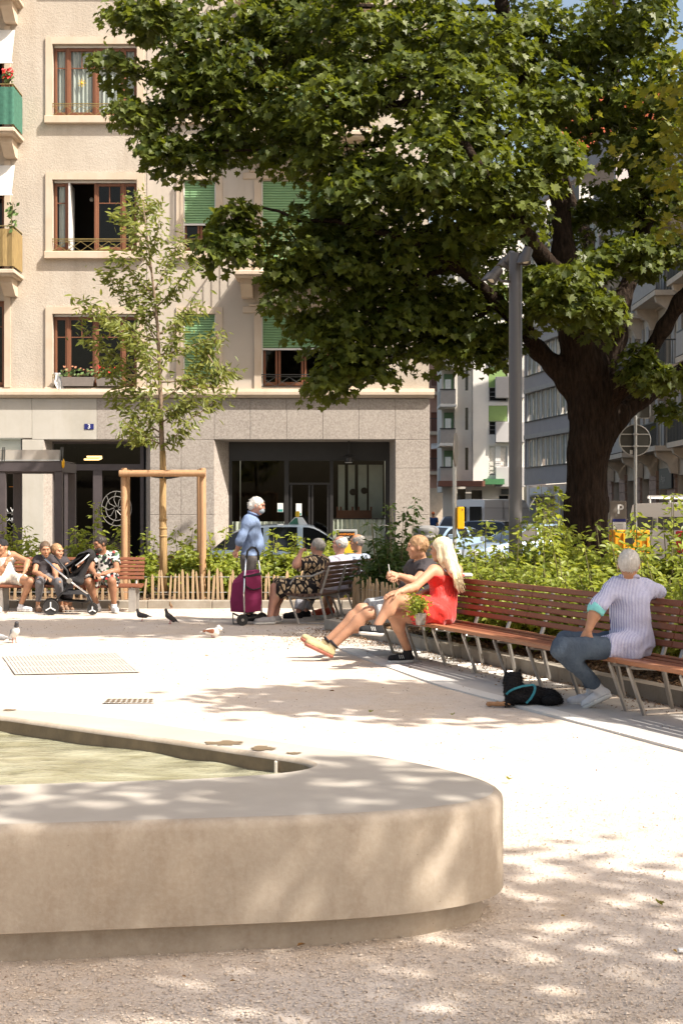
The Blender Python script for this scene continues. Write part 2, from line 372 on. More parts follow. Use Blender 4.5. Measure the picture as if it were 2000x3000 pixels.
# foliage
leafmat('maple_leaf', (.023, .039, .006), (.128, .153, .028), .29, (.21, .245, .016), .43)
leafmat('maple_yellow', (.10, .13, .016), (.23, .20, .02), .38, (.30, .28, .02))
leafmat('cherry_leaf', (.070, .098, .020), (.225, .24, .062), .32, (.34, .35, .045), .40)
leafmat('shrub_leaf', (.115, .16, .022), (.31, .345, .065), .38, (.46, .49, .05), .42)
leafmat('ivy_leaf', (.028, .055, .012), (.065, .10, .022), .25, (.10, .15, .015))
leafmat('fallen_leaf', (.20, .10, .035), (.33, .22, .05), .1, (.2, .1, .03))
leafmat('dry_litter', (.13, .075, .04), (.33, .22, .13), .05, (.1, .05, .02), .9)
leafmat('red_leaf', (.16, .05, .02), (.28, .10, .02), .35, (.5, .15, .02))
n = N('pebbles'); a = n.new('Attribute'); a.attribute_name = 'tint'; n.end(n.bsdf(n.ramp(a.outputs['Fac'], [(0, (.38, .305, .235)), (.5, (.57, .475, .385)), (1, (.71, .625, .53))]), .9, 0, .15))
# water
n = N('water'); co = n.coord(); w = n.noise(n.map(co, (1.0, 2.2, 1)), 3.0, 5, .62); w2 = n.noise(n.map(co, (1, 2.6, 1)), 9, 3, .5)
nb = n.bump(w, .5, .04); nb = n.bump(w2, .25, .012, nb)
c = n.mix(n.ramp(w, [(.35, 0), (.7, 1)]), (.235, .22, .13), (.42, .41, .295)); n.end(n.bsdf(c, .07, 0, .5, nb))
simple('wet_wall', (.15, .105, .065), .35, .3, 9, .3, 40, spec=.5)
n = N('fountain_top'); co = n.coord(); a1 = n.noise(co, 1.8, 6, .65); a3 = n.noise(n.map(co, (1, 2.5, 1)), 7, 5, .65); a4 = n.noise(co, 70, 3, .6)
c = n.mix(n.ramp(a1, [(.3, 0), (.7, 1)]), (.41, .365, .31), (.475, .435, .38)); c = n.mix(n.math('MULTIPLY', n.ramp(a3, [(.5, 0), (.75, 1)]), .3), c, (.38, .335, .28)); c = n.mix(n.math('MULTIPLY', a4, .2), c, (.36, .32, .27))
n.end(n.bsdf(c, .6, 0, .35, n.bump(a4, .15, .003)))
# ================================================================ ground, fountain, kerbs
from mathutils.geometry import tessellate_polygon
def structure(ob): ob['kind'] = 'structure'; return ob
structure(MB().quad((-400, -60, -.262), (400, -60, -.262), (400, 900, -.262), (-400, 900, -.262)).build('ground', 'asphalt'))
structure(MB().quad((-60, 28.2, -.254), (60, 28.2, -.254), (60, 32.5, -.254), (-60, 32.5, -.254)).build('road', 'asphalt'))
m = MB()
for x in range(-24, 3, 3): m.box((x, 30.0, -.251), (x+1.6, 30.12, -.247))
tag(m.build('road_marking', 'road_paint', bpy.data.objects['road']))
structure(MB().box((-60, 32.5, -.26), (2.9, 35.2, -.13), .02).build('pavement', 'sidewalk'))
nx, ny = 60, 70; xs = np.linspace(-26, 14, nx); ys = np.linspace(-5, 28.2, ny)
gx, gy = np.meshgrid(xs, ys, indexing='ij'); gz = .006*np.sin(gx*1.7+gy*.6)*np.sin(gy*1.1)+.004*np.sin(gx*3.1-gy*2.3)
gz[:, -1] = -.26; gz[0] = -.26; gz[-1] = -.26; gz[:, 0] = -.26
ids = np.arange(nx*ny).reshape(nx, ny)
structure(npmesh('plaza_gravel', np.stack([gx.ravel(), gy.ravel(), gz.ravel()-.004], 1), np.stack([ids[:-1, :-1].ravel(), ids[1:, :-1].ravel(), ids[1:, 1:].ravel(), ids[:-1, 1:].ravel()], 1), 'gravel'))

def bez(p0, c, p1, k=10):
    return [(Vector(p0)*(1-t)**2+Vector(c)*2*t*(1-t)+Vector(p1)*t*t) for t in [i/k for i in range(k+1)]]
def offset_loop(lp, d):                       # counter-clockwise loop; d>0 grows it
    out = []; n_ = len(lp)
    for i in range(n_):
        a, b, c = lp[i-1], lp[i], lp[(i+1) % n_]
        t = (c-a).normalized(); out.append(Vector((b.x+t.y*d, b.y-t.x*d)))
    return out
outer = [Vector((-4.6, 4.1)), Vector((-2.6, 4.40)), Vector((-1.1, 4.63))]+bez((-.15, 4.77), (1.22, 5.0), (.06, 6.10), 22)[0:]+[Vector((-.55, 6.62))]+bez((-.95, 6.98), (-1.45, 7.45), (-2.1, 7.50), 10)+[Vector((-4.6, 7.55))]
inner = [Vector((-4.2, 4.83)), Vector((-2.4, 5.16)), Vector((-1.28, 5.36))]+bez((-.62, 5.47), (.16, 5.66), (-.28, 5.99), 16)+[Vector((-.795, 6.42))]+[Vector((-1.28, 6.80)), Vector((-1.62, 7.08))]+bez((-1.80, 7.20), (-2.0, 7.29), (-2.5, 7.29), 8)+[Vector((-4.2, 7.3))]
F = root('fountain', 'low rounded concrete fountain basin full of rippling water in the foreground', 'fountain', (-1.6, 5.9, 0))
def ringstack(rings):
    vs = [v for r in rings for v in r]; k = len(rings[0]); fs = []
    for i in range(len(rings)-1):
        for j in range(k): fs.append((i*k+j, i*k+(j+1) % k, (i+1)*k+(j+1) % k, (i+1)*k+j))
    return vs, fs
def lift(lp, z): return [Vector((p.x, p.y, z)) for p in lp]
R_ = .035; TOP = .45
orings = [lift(offset_loop(outer, -.03), .092), lift(outer, .102)]+[lift(outer, .13+(TOP-R_-.13)*k/4) for k in range(5)]
for k in range(1, 6):
    a = PI/2*k/5; orings.append(lift(offset_loop(outer, -R_*(1-math.cos(a))), TOP-R_+R_*math.sin(a)))
irings = []
for k in range(0, 5):
    a = PI/2*k/4; irings.append(lift(offset_loop(inner, .025*(1-math.sin(a))), TOP-.025*(1-math.cos(a))))
irings.append(lift(inner, .20))
m = MB(); vs, fs = ringstack(orings); m.add(vs, fs); vs, fs = ringstack(irings); m.add(vs, fs)
topo, topi = orings[-1], irings[0]
tri = tessellate_polygon([topo, topi]); allp = topo+topi; mt_ = MB().add(allp, [tuple(t) for t in tri]).build('rim_top', 'fountain_top', F)
bo = lift(offset_loop(outer, -.03), .092); bi = lift(offset_loop(outer, -.3), .092); vs, fs = ringstack([bi, bo]); m.add(vs, fs)
rim = m.build('basin', 'fountain_concrete', F, smooth=True, angle=40)
import bmesh as _bm
def fix_normals(ob, weld=True):
    b = _bm.new(); b.from_mesh(ob.data)
    if weld: _bm.ops.remove_doubles(b, verts=b.verts, dist=1e-5)
    _bm.ops.recalc_face_normals(b, faces=b.faces); b.to_mesh(ob.data); b.free()
fix_normals(rim); fix_normals(mt_)
pl = offset_loop(outer, -.075); m = MB(); vs, fs = ringstack([lift(pl, -.02), lift(pl, .0935)]); m.add(vs, fs); m.build('plinth', 'fountain_concrete', F, smooth=True, angle=40)
fl = lift(offset_loop(inner, .01), .21); m = MB(); m.add(fl, [tuple(t) for t in tessellate_polygon([fl])]); m.build('basin_floor', 'fountain_concrete', F)
# water as a rippled grid cut to the inner loop
def inside(p, lp):
    c = False; j = len(lp)-1
    for i in range(len(lp)):
        if (lp[i].y > p[1]) != (lp[j].y > p[1]) and p[0] < (lp[j].x-lp[i].x)*(p[1]-lp[i].y)/(lp[j].y-lp[i].y)+lp[i].x: c = not c
        j = i
    return c
wl = offset_loop(inner, .012); st = .035; vs = []; idx = {}; fs = []
for i in range(int(4.6/st)):
    for j in range(int(3.2/st)):
        x = -4.5+i*st; y = 4.7+j*st
        if inside((x+st/2, y+st/2), wl):
            q = []
            for dx, dy in ((0, 0), (1, 0), (1, 1), (0, 1)):
                k = (i+dx, j+dy)
                if k not in idx:
                    X, Y = -4.5+k[0]*st, 4.7+k[1]*st
                    z = .374+.006*math.sin(X*7+Y*4+1.3*math.sin(Y*5))+.005*math.sin(Y*13-X*5+math.sin(X*6))+.003*math.sin(X*19+Y*23)
                    idx[k] = len(vs); vs.append((X, Y, z))
                q.append(idx[k])
            fs.append(tuple(q))
tag(MB().add(vs, fs).build('water', 'water', F, smooth=True), 'pale green rippling water')
e1 = lift(wl, .372); m = MB(); m.add(e1, [tuple(t) for t in tessellate_polygon([e1])]); m.build('water_depth', 'water', F)
for zz0, zz1, mt in ((.345, .432, 'wet_wall'),):
    a_ = offset_loop(inner, -.003); m = MB(); vs, fs = ringstack([lift(a_, zz0), lift(a_, zz1)]); m.add(vs, fs); m.build('wet_inner_wall', mt, F, smooth=True)
m = MB(); q = at(806, 2226, 5.93); m.box((q.x-.006, q.y+.03, .36), (q.x+.008, q.y+.09, .430), .003); m.build('overflow_lip', 'fountain_top', F)
n = N('wet_concrete'); n.end(n.bsdf((.20, .145, .09), .35, 0, .5))
for px, py, rx, ry in ((660, 2178, 62, 7), (770, 2194, 40, 8), (860, 2208, 26, 4), (30, 2081, 22, 3)):
    c0 = gnd(px, py, TOP); rr = random.Random(px); pts = []
    for k in range(26):
        a = 2*PI*k/26; f = .55+.55*rr.random(); p = gnd(px+rx*f*math.cos(a), py+ry*f*math.sin(a), TOP); pts.append((p.x, p.y, TOP+.003))
    MB().add(pts, [tuple(range(26))]).build('wet_stain', 'wet_concrete', F)

# curved paving strip and kerbs
def norms(path):
    path = [Vector((p[0], p[1])) for p in path]; out = []
    for i, p in enumerate(path):
        a = path[max(i-1, 0)]; b = path[min(i+1, len(path)-1)]; t = (b-a).normalized(); out.append(Vector((-t.y, t.x)))
    return path, out                          # normal to the left of travel
def ribbon(m, path, o0, o1, z0, z1):
    P_, Nn = norms(path); vs = []; k = len(P_)
    for o, z in ((o0, z0), (o1, z0), (o1, z1), (o0, z1)):
        for p, q in zip(P_, Nn): vs.append((p.x+q.x*o, p.y+q.y*o, z))
    fs = []
    for a in range(4):
        b = (a+1) % 4
        for i in range(k-1): fs.append((a*k+i, a*k+i+1, b*k+i+1, b*k+i))
    fs.append((0, k, 2*k, 3*k)); fs.append((k-1, 4*k-1, 3*k-1, 2*k-1))
    return m.add(vs, fs)
def poly_at(path, s):
    for i in range(len(path)-1):
        a = Vector(path[i][:2]); b = Vector(path[i+1][:2]); L = (b-a).length
        if s <= L or i == len(path)-2: return a+(b-a)*(s/L), (b-a).normalized()
        s -= L
def plen(path): return sum((Vector(path[i+1][:2])-Vector(path[i][:2])).length for i in range(len(path)-1))
def subpath(path, s0, s1, k=6):
    return [tuple(poly_at(path, s0+(s1-s0)*i/k)[0]) for i in range(k+1)]
BF = [(.35, 14.92), (.62, 14.15), (.93, 13.35), (1.21, 12.58), (1.45, 11.85), (1.68, 11.15), (1.98, 10.35), (2.30, 9.52), (2.66, 8.62), (3.05, 7.65)]      # front edge of the long seat
PE = [(-.05, 15.6), (.37, 13.81), (.85, 12.05), (1.31, 10.87), (1.70, 9.85), (2.10, 8.82), (2.55, 7.65), (3.05, 6.4)]      # gravel edge of the strip
S = structure(MB().build('paving_strip', 'paving_concrete'))
Lp = plen(PE); k = 0; s = 0.0
joints = [0, 1.6, 3.2, 4.8, 6.4, 8.0, Lp]
for i in range(6):
    sp = subpath(PE, joints[i]+.004, joints[i+1]-.004); 
    ribbon(MB(), sp, 0.0, .16, -.05, .012).build('edge_slab', 'white_stone' if 'white_stone' in MAT else 'paving_concrete', S)
    ribbon(MB(), sp, .164, 1.02, -.05, .009).build('slab', 'paving_concrete', S)
KB = [(-.22, 18.1), (.50, 16.25), (.98, 14.95), (1.53, 13.45), (2.05, 12.05), (2.56, 10.75), (3.15, 9.25), (3.75, 7.75)]
K = structure(MB().build('planting_bed_kerb', 'kerb_concrete'))
Lk = plen(KB); s = 0
while s < Lk-.1:
    e = min(s+1.0, Lk); ribbon(MB(), subpath(KB, s+.004, e-.004, 3), 0, .15, -.05, .125+.006*random.random()).build('kerb_stone', 'kerb_concrete', K); s = e
for x0, y0, x1, y1 in ((-.22, 18.1, .75, 20.2),):
    a = V(x0, y0, 0); b = V(x1, y1, 0); 
    for j in range(2): ribbon(MB(), [tuple((a+(b-a)*(j/2+.004))[:2]), tuple((a+(b-a)*(j/2+.496))[:2])], -.15, 0, -.05, .12).build('kerb_stone', 'kerb_concrete', K)
# soil of the beds
bed = [Vector((-.1, 18.15, .1)), Vector((.62, 16.25, .1)), Vector((1.1, 14.95, .1)), Vector((1.66, 13.45, .1)), Vector((2.18, 12.05, .1)), Vector((2.69, 10.75, .1)), Vector((3.3, 9.25, .1)), Vector((3.9, 7.75, .1)), Vector((12, 7.75, .1)), Vector((12, 27.9, .1)), Vector((2.0, 27.9, .1)), Vector((.7, 20.2, .1))]
SO = structure(MB().build('soil_bed', 'soil'))
m = MB(); m.add(bed, [tuple(t) for t in tessellate_polygon([bed])]); m.build('soil_sheet', 'soil', SO)
m = MB(); m.quad((-14, 22.35, .1), (.3, 22.35, .1), (.3, 25.8, .1), (-14, 25.8, .1)); m.build('soil_sheet', 'soil', SO)
K2 = structure(MB().build('rear_bed_kerb', 'kerb_concrete')); x = -14.0
while x < .25:
    e = min(x+1.0, .3); MB().box((x+.003, 22.15, -.05), (e-.003, 22.35, .115+.008*random.random()), .01).build('kerb_stone', 'kerb_concrete', K2); x = e
for k in range(4): MB().box((.3, 22.15+k*.9+.003, -.05), (.45, 23.05+k*.9-.003, .12), .01).build('kerb_stone', 'kerb_concrete', K2)
# ground grates
A, B, C_, D = gnd(8, 1925), gnd(45, 1977), gnd(411, 1970), gnd(344, 1914)
G = root('ground_grate', 'large pale perforated metal grate set flat in the gravel', 'grate', ((A+C_)/2).to_tuple())
def lerp4(u, v): return A*(1-u)*(1-v)+D*u*(1-v)+C_*u*v+B*(1-u)*v
def quadz(m, a, b, c, d, z): m.add([(p.x, p.y, z) for p in (a, b, c, d)], [(0, 3, 2, 1)])
m = MB(); quadz(m, A, D, C_, B, .004); m.build('recess', 'slot_dark', G)
for k in range(34):
    u0 = k/34; u1 = u0+.76/34; a, b, c, d = lerp4(u0, 0), lerp4(u1, 0), lerp4(u1, 1), lerp4(u0, 1)
    MB().prism([(p.x, p.y, .004) for p in (a, b, c, d)], (0, 0, .006)).build('bar', 'grate', G)
for v in (0.0, .33, .66, .985): a, b, c, d = lerp4(0, v), lerp4(1, v), lerp4(1, v+.014), lerp4(0, v+.014); MB().prism([(p.x, p.y, .005) for p in (a, b, c, d)], (0, 0, .007)).build('cross_bar', 'grate', G)
A, B, C_, D = gnd(318, 2049), gnd(300, 2062), gnd(452, 2062), gnd(462, 2049)
G = root('drain_cover', 'small slotted drain cover sunk in the gravel', 'drain cover', ((A+C_)/2).to_tuple())
m = MB(); quadz(m, A, D, C_, B, .007); m.build('plate', 'grate', G)
for k in range(9):
    for r in range(2):
        u0 = (k+.15+.25*r)/9.5; a, b, c, d = lerp4(u0, .1+.45*r), lerp4(u0+.07, .1+.45*r), lerp4(u0+.055, .45+.45*r), lerp4(u0-.015, .45+.45*r); m = MB(); quadz(m, a, b, c, d, .0095); m.build('slot', 'wet_wall', G)
# ================================================================ the large cream house across the road
FY = 35.0
def fx(px): return (px-1000)*FY/FPX
def fz(py): return CAMH+(1505-py)*FY/FPX
HB = root('apartment_house', 'large cream rendered apartment house with granite ground floor shopfronts', 'building', (-4.5, 36.0, -.13))
def wall_grid(m, x0, x1, z0, z1, holes, y):
    xs = sorted(set([x0, x1]+[h[0] for h in holes]+[h[1] for h in holes])); zs = sorted(set([z0, z1]+[h[2] for h in holes]+[h[3] for h in holes]))
    xs = [x for x in xs if x0 <= x <= x1]; zs = [z for z in zs if z0 <= z <= z1]
    for i in range(len(xs)-1):
        for j in range(len(zs)-1):
            cx, cz = (xs[i]+xs[i+1])/2, (zs[j]+zs[j+1])/2
            if any(h[0] < cx < h[1] and h[2] < cz < h[3] for h in holes): continue
            m.quad((xs[i], y, zs[j]), (xs[i+1], y, zs[j]), (xs[i+1], y, zs[j+1]), (xs[i], y, zs[j+1]))
def reveals(m, h, y, d):
    x0, x1, z0, z1 = h
    m.quad((x0, y, z0), (x0, y, z1), (x0, y+d, z1), (x0, y+d, z0)); m.quad((x1, y, z1), (x1, y, z0), (x1, y+d, z0), (x1, y+d, z1))
    m.quad((x0, y, z1), (x1, y, z1), (x1, y+d, z1), (x0, y+d, z1)); m.quad((x0, y, z0), (x0, y+d, z0), (x1, y+d, z0), (x1, y, z0))
FLP = 393.5                                     # storey height in picture rows
rowsA = [(130-FLP, 342-FLP), (130, 342), (527, 738), (920, 1136)]
H_A = [(fx(155), fx(402), fz(b), fz(a)) for a, b in rowsA]
H_B = [(fx(537), fx(632), fz(b), fz(a)) for a, b in rowsA]
rowsC = [(137-FLP, 416-FLP), (135, 414), (529, 810), (921, 1135)]
H_C = [(fx(766), fx(1010), fz(b), fz(a)) for a, b in rowsC]
rowsL = [(137-FLP, 404-FLP), (88, 404), (484, 808), (880, 1135)]
H_L = [(fx(-190), fx(14), fz(b), fz(a)) for a, b in rowsL]
ZT = fz(-420)
m = MB(); wall_grid(m, -22, fx(1256), fz(1140), ZT, H_A+H_B+H_C+H_L, FY)
for h in H_A+H_B+H_C+H_L: reveals(m, h, FY, .22)
X1 = fx(1256); m.quad((X1, FY, fz(1140)), (X1, FY+13, fz(1140)), (X1, FY+13, ZT), (X1, FY, ZT)); m.quad((-22, FY, ZT), (X1, FY, ZT), (X1, FY+13, ZT), (-22, FY+13, ZT)); m.quad((-22, FY+13, -.2), (-22, FY, -.2), (-22, FY, ZT), (-22, FY+13, ZT))
w = m.build('wall', 'plaster', HB)
# smooth field right of the first window column, a hair proud of the rough render
m = MB(); wall_grid(m, fx(432), fx(748), fz(1140), ZT, [(h[0], h[1], h[2], h[3]) for h in H_B], FY-.012); m.build('smooth_wall_field', 'plaster_smooth', HB)
for h in H_B: m = MB(); reveals(m, h, FY-.012, .02)
# rooms behind the windows
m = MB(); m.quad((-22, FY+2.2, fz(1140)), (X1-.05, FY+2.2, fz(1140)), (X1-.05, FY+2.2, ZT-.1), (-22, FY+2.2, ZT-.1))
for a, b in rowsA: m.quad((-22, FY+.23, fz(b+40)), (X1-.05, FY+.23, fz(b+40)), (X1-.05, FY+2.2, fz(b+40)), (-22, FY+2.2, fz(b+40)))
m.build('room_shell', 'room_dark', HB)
def surround(h, wpx=20, sill=True):
    w_ = wpx/120.0; x0, x1, z0, z1 = h; y0 = FY-.045
    m = MB(); m.box((x0-w_, y0, z0), (x0-.002, FY+.05, z1+w_)); m.box((x1+.002, y0, z0), (x1+w_, FY+.05, z1+w_)); m.box((x0-.002, y0+.002, z1+.002), (x1+.002, FY+.05, z1+w_))
    if sill: m.box((x0-w_-.02, FY-.13, z0-.18), (x1+w_+.02, FY+.1, z0-.002), .012)
    m.build('window_surround', 'trim_stone', HB)
def casement(h, leaves, curtain=None, openleaf=None, bars=True):
    """leaves: list of (x0,x1) fractions; brown timber casements with glazing bars"""
    x0, x1, z0, z1 = h; W_ = x1-x0; y = FY+.15
    P_ = MB().box((x0, y, z0), (x1, y+.06, z0+.06)).box((x0, y, z1-.06), (x1, y+.06, z1)).box((x0, y, z0+.06), (x0+.05, y+.06, z1-.06)).box((x1-.05, y, z0+.06), (x1, y+.06, z1-.06)).build('window', 'window_wood', HB)
    for k, (a, b) in enumerate(leaves):
        xa, xb = x0+W_*a, x0+W_*b
        if openleaf == k: continue
        m = MB(); t = .055
        m.box((xa, y-.03, z0+.06), (xa+t, y+.03, z1-.06), .008); m.box((xb-t, y-.03, z0+.06), (xb, y+.03, z1-.06), .008); m.box((xa+t, y-.028, z0+.062), (xb-t, y+.028, z0+.14)); m.box((xa+t, y-.028, z1-.13), (xb-t, y+.028, z1-.062))
        if bars:
            zb = z1-.13-(z1-z0)*.24; m.box((xa+t, y-.02, zb), (xb-t, y+.02, zb+.022))
            if xb-xa > .45: m.box(((xa+xb)/2-.011, y-.019, zb+.023), ((xa+xb)/2+.011, y+.019, z1-.13))
        m.build('casement', 'window_wood', P_)
        MB().quad((xa+t, y, z0+.14), (xb-t, y, z0+.14), (xb-t, y, z1-.13), (xa+t, y, z1-.13)).build('pane', 'glass', P_)
    return P_
def pleated(x0, x1, z0, z1, y, amp=.03, per=.11):
    m = MB(); k = max(8, int((x1-x0)/per*8)); vs = []
    for z in (z0, z1):
        for i in range(k+1): x = x0+(x1-x0)*i/k; vs.append((x, y+amp*math.sin(2*PI*(x-x0)/per+.7*math.sin(9*x)), z))
    m.add(vs, [(i, i+1, k+2+i, k+1+i) for i in range(k)]); return m
def railing(h, mat='brass_rail'):
    x0, x1, z0, z1 = h; m = MB(); y = FY-.02; zt = z0+.31; 
    for z in (z0+.02, zt-.05): m.bar((x0, y, z), (x1, y, z), .014, .014)
    m.bar((x0-.02, y, zt), (x1+.02, y, zt), .03, .022)
    k = max(2, round((x1-x0)/.36)); 
    for i in range(k):
        a = x0+(x1-x0)*i/k; b = x0+(x1-x0)*(i+1)/k
        m.bar((a, y, z0+.02), (b, y, zt-.06), .012, .012); m.bar((b, y-.003, z0+.02), (a, y-.003, zt-.06), .012, .012)
    return m.build('window_railing', mat, HB)
LV4 = [(.02, .14), (.15, .5), (.505, .86), (.87, .98)]
LEAF = [(.015, .165), (.18, .49), (.51, .82), (.835, .985)]
for k, h in enumerate(H_A):
    surround(h)
    P_ = casement(h, LEAF, openleaf=1 if k == 2 else None)
    W_ = h[1]-h[0]; y = FY+.15
    for f in (.172, .5, .828): MB().box((h[0]+W_*f-.035, y-.045, h[2]+.05), (h[0]+W_*f+.035, y+.04, h[3]-.05), .008).build('mullion', 'window_wood', P_)
    railing(h)
    if k in (0, 1):
        for a, b in ((.03, .16), (.19, .46), (.54, .81), (.845, .97)): pleated(h[0]+W_*a, h[0]+W_*b, h[2]+.1, h[3]-.1, FY+.21).build('curtain', 'curtain', HB, smooth=True)
    if k == 2: 
        pleated(h[0]+W_*.06, h[0]+W_*.13, h[2]+.1, h[3]-.1, FY+.20, .012, .07).build('curtain', 'curtain', HB, smooth=True)
        MB().sphere((h[0]+W_*.36, FY+1.2, h[3]-.22), .055).build('room_lamp', 'white_paint', HB, smooth=True)
        MB().box((h[0]+W_*.185, FY+.02, h[2]+.07), (h[0]+W_*.205, FY+.62, h[3]-.07)).build('open_casement', 'white_paint', HB)
    if k == 1:
        m = MB(); c = V(h[0]+W_*.335, FY+.13, h[2]+.86)
        for j in range(8): a = PI*j/4; m.bar(c, c+V(.1*math.cos(a), 0, .1*math.sin(a)), .012, .012, (0, 1, 0))
        m.sphere(c, .03); m.build('window_ornament', 'print_yellow', HB)
    MB().box((h[0]+.02, FY+.10, h[3]-.05), (h[1]-.02, FY+.2, h[3]-.005)).build('blind_box', 'white_paint', HB)
def shutter(h, frac, mat='shutter_green', name='roller_shutter'):
    x0, x1, z0, z1 = h; zb = z1-(z1-z0)*frac; pitch = .062; k = int((z1-zb)/pitch); y = FY+.07
    S_ = MB().box((x0+.005, y+.012, zb), (x1-.005, y+.02, z1)).build(name, 'shutter_dark', HB)
    for i in range(k):
        za = z1-(i+1)*pitch; MB().add([(x0+.03, y+.012, za+.004), (x1-.03, y+.012, za+.004), (x1-.03, y-.012, za+.018), (x0+.03, y-.012, za+.018), (x1-.03, y-.010, za+pitch-.012), (x0+.03, y-.010, za+pitch-.012), (x1-.03, y+.012, za+pitch-.002), (x0+.03, y+.012, za+pitch-.002)], [(0, 1, 2, 3), (3, 2, 4, 5), (5, 4, 6, 7)]).build('slat', mat, S_)
    MB().box((x0+.02, y-.018, zb-.045), (x1-.02, y+.018, zb)).build('bottom_rail', 'white_paint', S_)
    MB().box((x0-.001, y-.03, z0), (x0+.03, y+.03, z1)).box((x1-.03, y-.03, z0), (x1+.001, y+.03, z1)).build('guide_rail', 'white_paint', S_)
    return zb
for k, h in enumerate(H_B):
    surround(h, 20, k < 3); fr_ = (.62, .95, .60, .93)[k]
    zb = shutter(h, fr_); casement(h, [(.02, .49), (.51, .98)]); railing(h)
for k, h in enumerate(H_C):
    x0, x1, z0, z1 = h
    for a, b in ((x0-.175, x0-.002), (x1+.002, x1+.21)): MB().box((a, FY-.05, z0-.05), (b, FY+.05, z1+.02)).build('pilaster', 'trim_stone', HB)
    MB().box((x0-.45, FY-.055, z1+.03), (x1+.45, FY+.05, z1+.19), .01).box((x0-.3, FY-.10, z1+.192), (x1+.3, FY+.05, z1+.25), .01).build('lintel', 'trim_stone', HB)
    shutter(h, (.5, 1.0, .985, .46)[k]); casement(h, [(.02, .19), (.2, .5), (.51, .81), (.82, .98)], bars=False)
    if k == 3: railing(h, 'rail_dark')
# balconies
def balcony(x0, x1, zs, proj=1.0, bracket=(), rail='bars', mat='brass_rail', cloth=None, rh=1.0):
    b = MB().box((x0, FY-proj, zs-.13), (x1, FY+.05, zs-.03), .015).box((x0+.05, FY-proj+.05, zs-.16), (x1-.05, FY+.05, zs-.131), .0).build('balcony', 'trim_stone', HB)
    for bx in bracket: MB().prism([(bx-.14, FY+.02, zs-.161), (bx-.14, FY-proj*.62, zs-.161), (bx-.14, FY-proj*.62, zs-.30), (bx-.14, FY-.25, zs-.55), (bx-.14, FY+.02, zs-.55)], (.28, 0, 0)).build('bracket', 'trim_stone', b)
    y = FY-proj+.06; m = MB(); m.bar((x0+.04, y, zs+rh), (x1-.04, y, zs+rh), .04, .02); m.bar((x0+.04, y, zs+.06), (x1-.04, y, zs+.06), .02, .02)
    for xx in (x0+.05, x1-.05): m.bar((xx, y, zs+rh), (xx, FY, zs+rh), .04, .02); m.bar((xx, y, zs+.06), (xx, FY, zs+.06), .02, .02); m.bar((xx, y, zs-.04), (xx, y, zs+rh), .022, .022)
    for i in range(int((x1-x0)/.12)): m.bar((x0+.1+i*.12, y, zs+.06), (x0+.1+i*.12, y, zs+rh), .014, .014)
    for xx in (x0+.05, x1-.05):
        for i in range(int(proj/.12)): m.bar((xx, y+.1+i*.12, zs+.06), (xx, y+.1+i*.12, zs+rh), .014, .014)
    m.build('balustrade', mat, b)
    if cloth:
        k = 50; vs = []; 
        pts = [(x0+.03+(x1-x0-.04)*i/k, y-.03) for i in range(k+1)]+[(x1-.02, y+(proj-.1)*i/12) for i in range(13)]
        for z in (zs+.04, zs+rh-.07):
            for i, p in enumerate(pts): vs.append((p[0]+.008*math.sin(i*2.1), p[1]-.012*math.sin(i*1.7), z))
        q = len(pts); MB().add(vs, [(i, i+1, q+i+1, q+i) for i in range(q-1)]).build('balcony_screen', cloth, b, smooth=cloth != 'straw')
    return b
zsl = [fz(404-FLP), fz(404), fz(808)]
BL = [balcony(fx(-260), fx(70), z+.03, 1.0, (fx(36),), cloth=c) for z, c in zip(zsl, (None, 'green_cloth', 'straw'))]
for z in (fz(416-FLP), fz(414), fz(812)): balcony(fx(694), fx(1085), z+.02, 1.05, (fx(726), fx(1050)))
for k, (a, b) in enumerate(((-302, -200), (90, 194), (486, 578))):      # white drop awnings over the left balconies
    yy = FY-.28; y2 = FY-.62; m = MB(); m.add([(fx(-190), FY-.05, fz(a)), (fx(46), FY-.05, fz(a)), (fx(42), yy, fz(b)), (fx(-190), yy, fz(b))], [(0, 1, 2, 3)]); m.bar((fx(-190), yy, fz(b)), (fx(46), yy, fz(b)), .035, .035); m.build('awning', 'white_paint', HB)
for k, h in enumerate(H_L): casement(h, [(.02, .49), (.51, .98)]); MB().box((h[1]+.002, FY-.04, h[2]), (h[1]+.15, FY+.05, h[3]+.1)).build('window_surround', 'trim_stone', HB)
# string course over the ground floor
m = MB(); zc = fz(1166)
m.prism([(-22, FY-.16, fz(1140)), (-22, FY-.19, fz(1150)), (-22, FY-.19, fz(1158)), (-22, FY-.10, zc), (-22, FY+.1, zc), (-22, FY+.1, fz(1139))], (fx(1271)+22, 0, 0)); m.build('cornice', 'trim_stone', HB)
# ground floor
zg = -.15; PX = FY-.035
shop = (fx(628), fx(1157), zg, fz(1289)); door = (fx(130), fx(440), zg, fz(1289)); lwin = (fx(-90), fx(66), fz(1640), fz(1284))
m = MB(); wall_grid(m, -22, fx(1256), zg, fz(1160), [shop, door, lwin], FY+.01); X1 = fx(1256); m.quad((X1, FY+.01, zg), (X1, FY+13, zg), (X1, FY+13, fz(1140)), (X1, FY+.01, fz(1140))); m.build('ground_floor_wall', 'granite', HB)
def panel(a, b, c, d, mat): MB().box((fx(a)+.004, PX, fz(d)+.004 if d < 1700 else zg), (fx(b)-.004, FY+.008, fz(c)-.004), .006).build('stone_panel', mat, HB)
tops = [(285, 419), (419, 523), (523, 628), (628, 733), (733, 839), (839, 945), (945, 1050), (1050, 1157), (1157, 1258)]
for a, b in tops: panel(a, b, 1167, 1288, 'granite')
for a, b in ((440, 531), (531, 628), (1157, 1258)):
    for c, d in ((1288, 1372), (1372, 1508), (1508, 1710)): panel(a, b, c, d, 'granite')
for a, b in ((-240, -90), (-90, 95), (95, 285)): panel(a, b, 1167, 1284 if b < 285 else 1288, 'limestone')
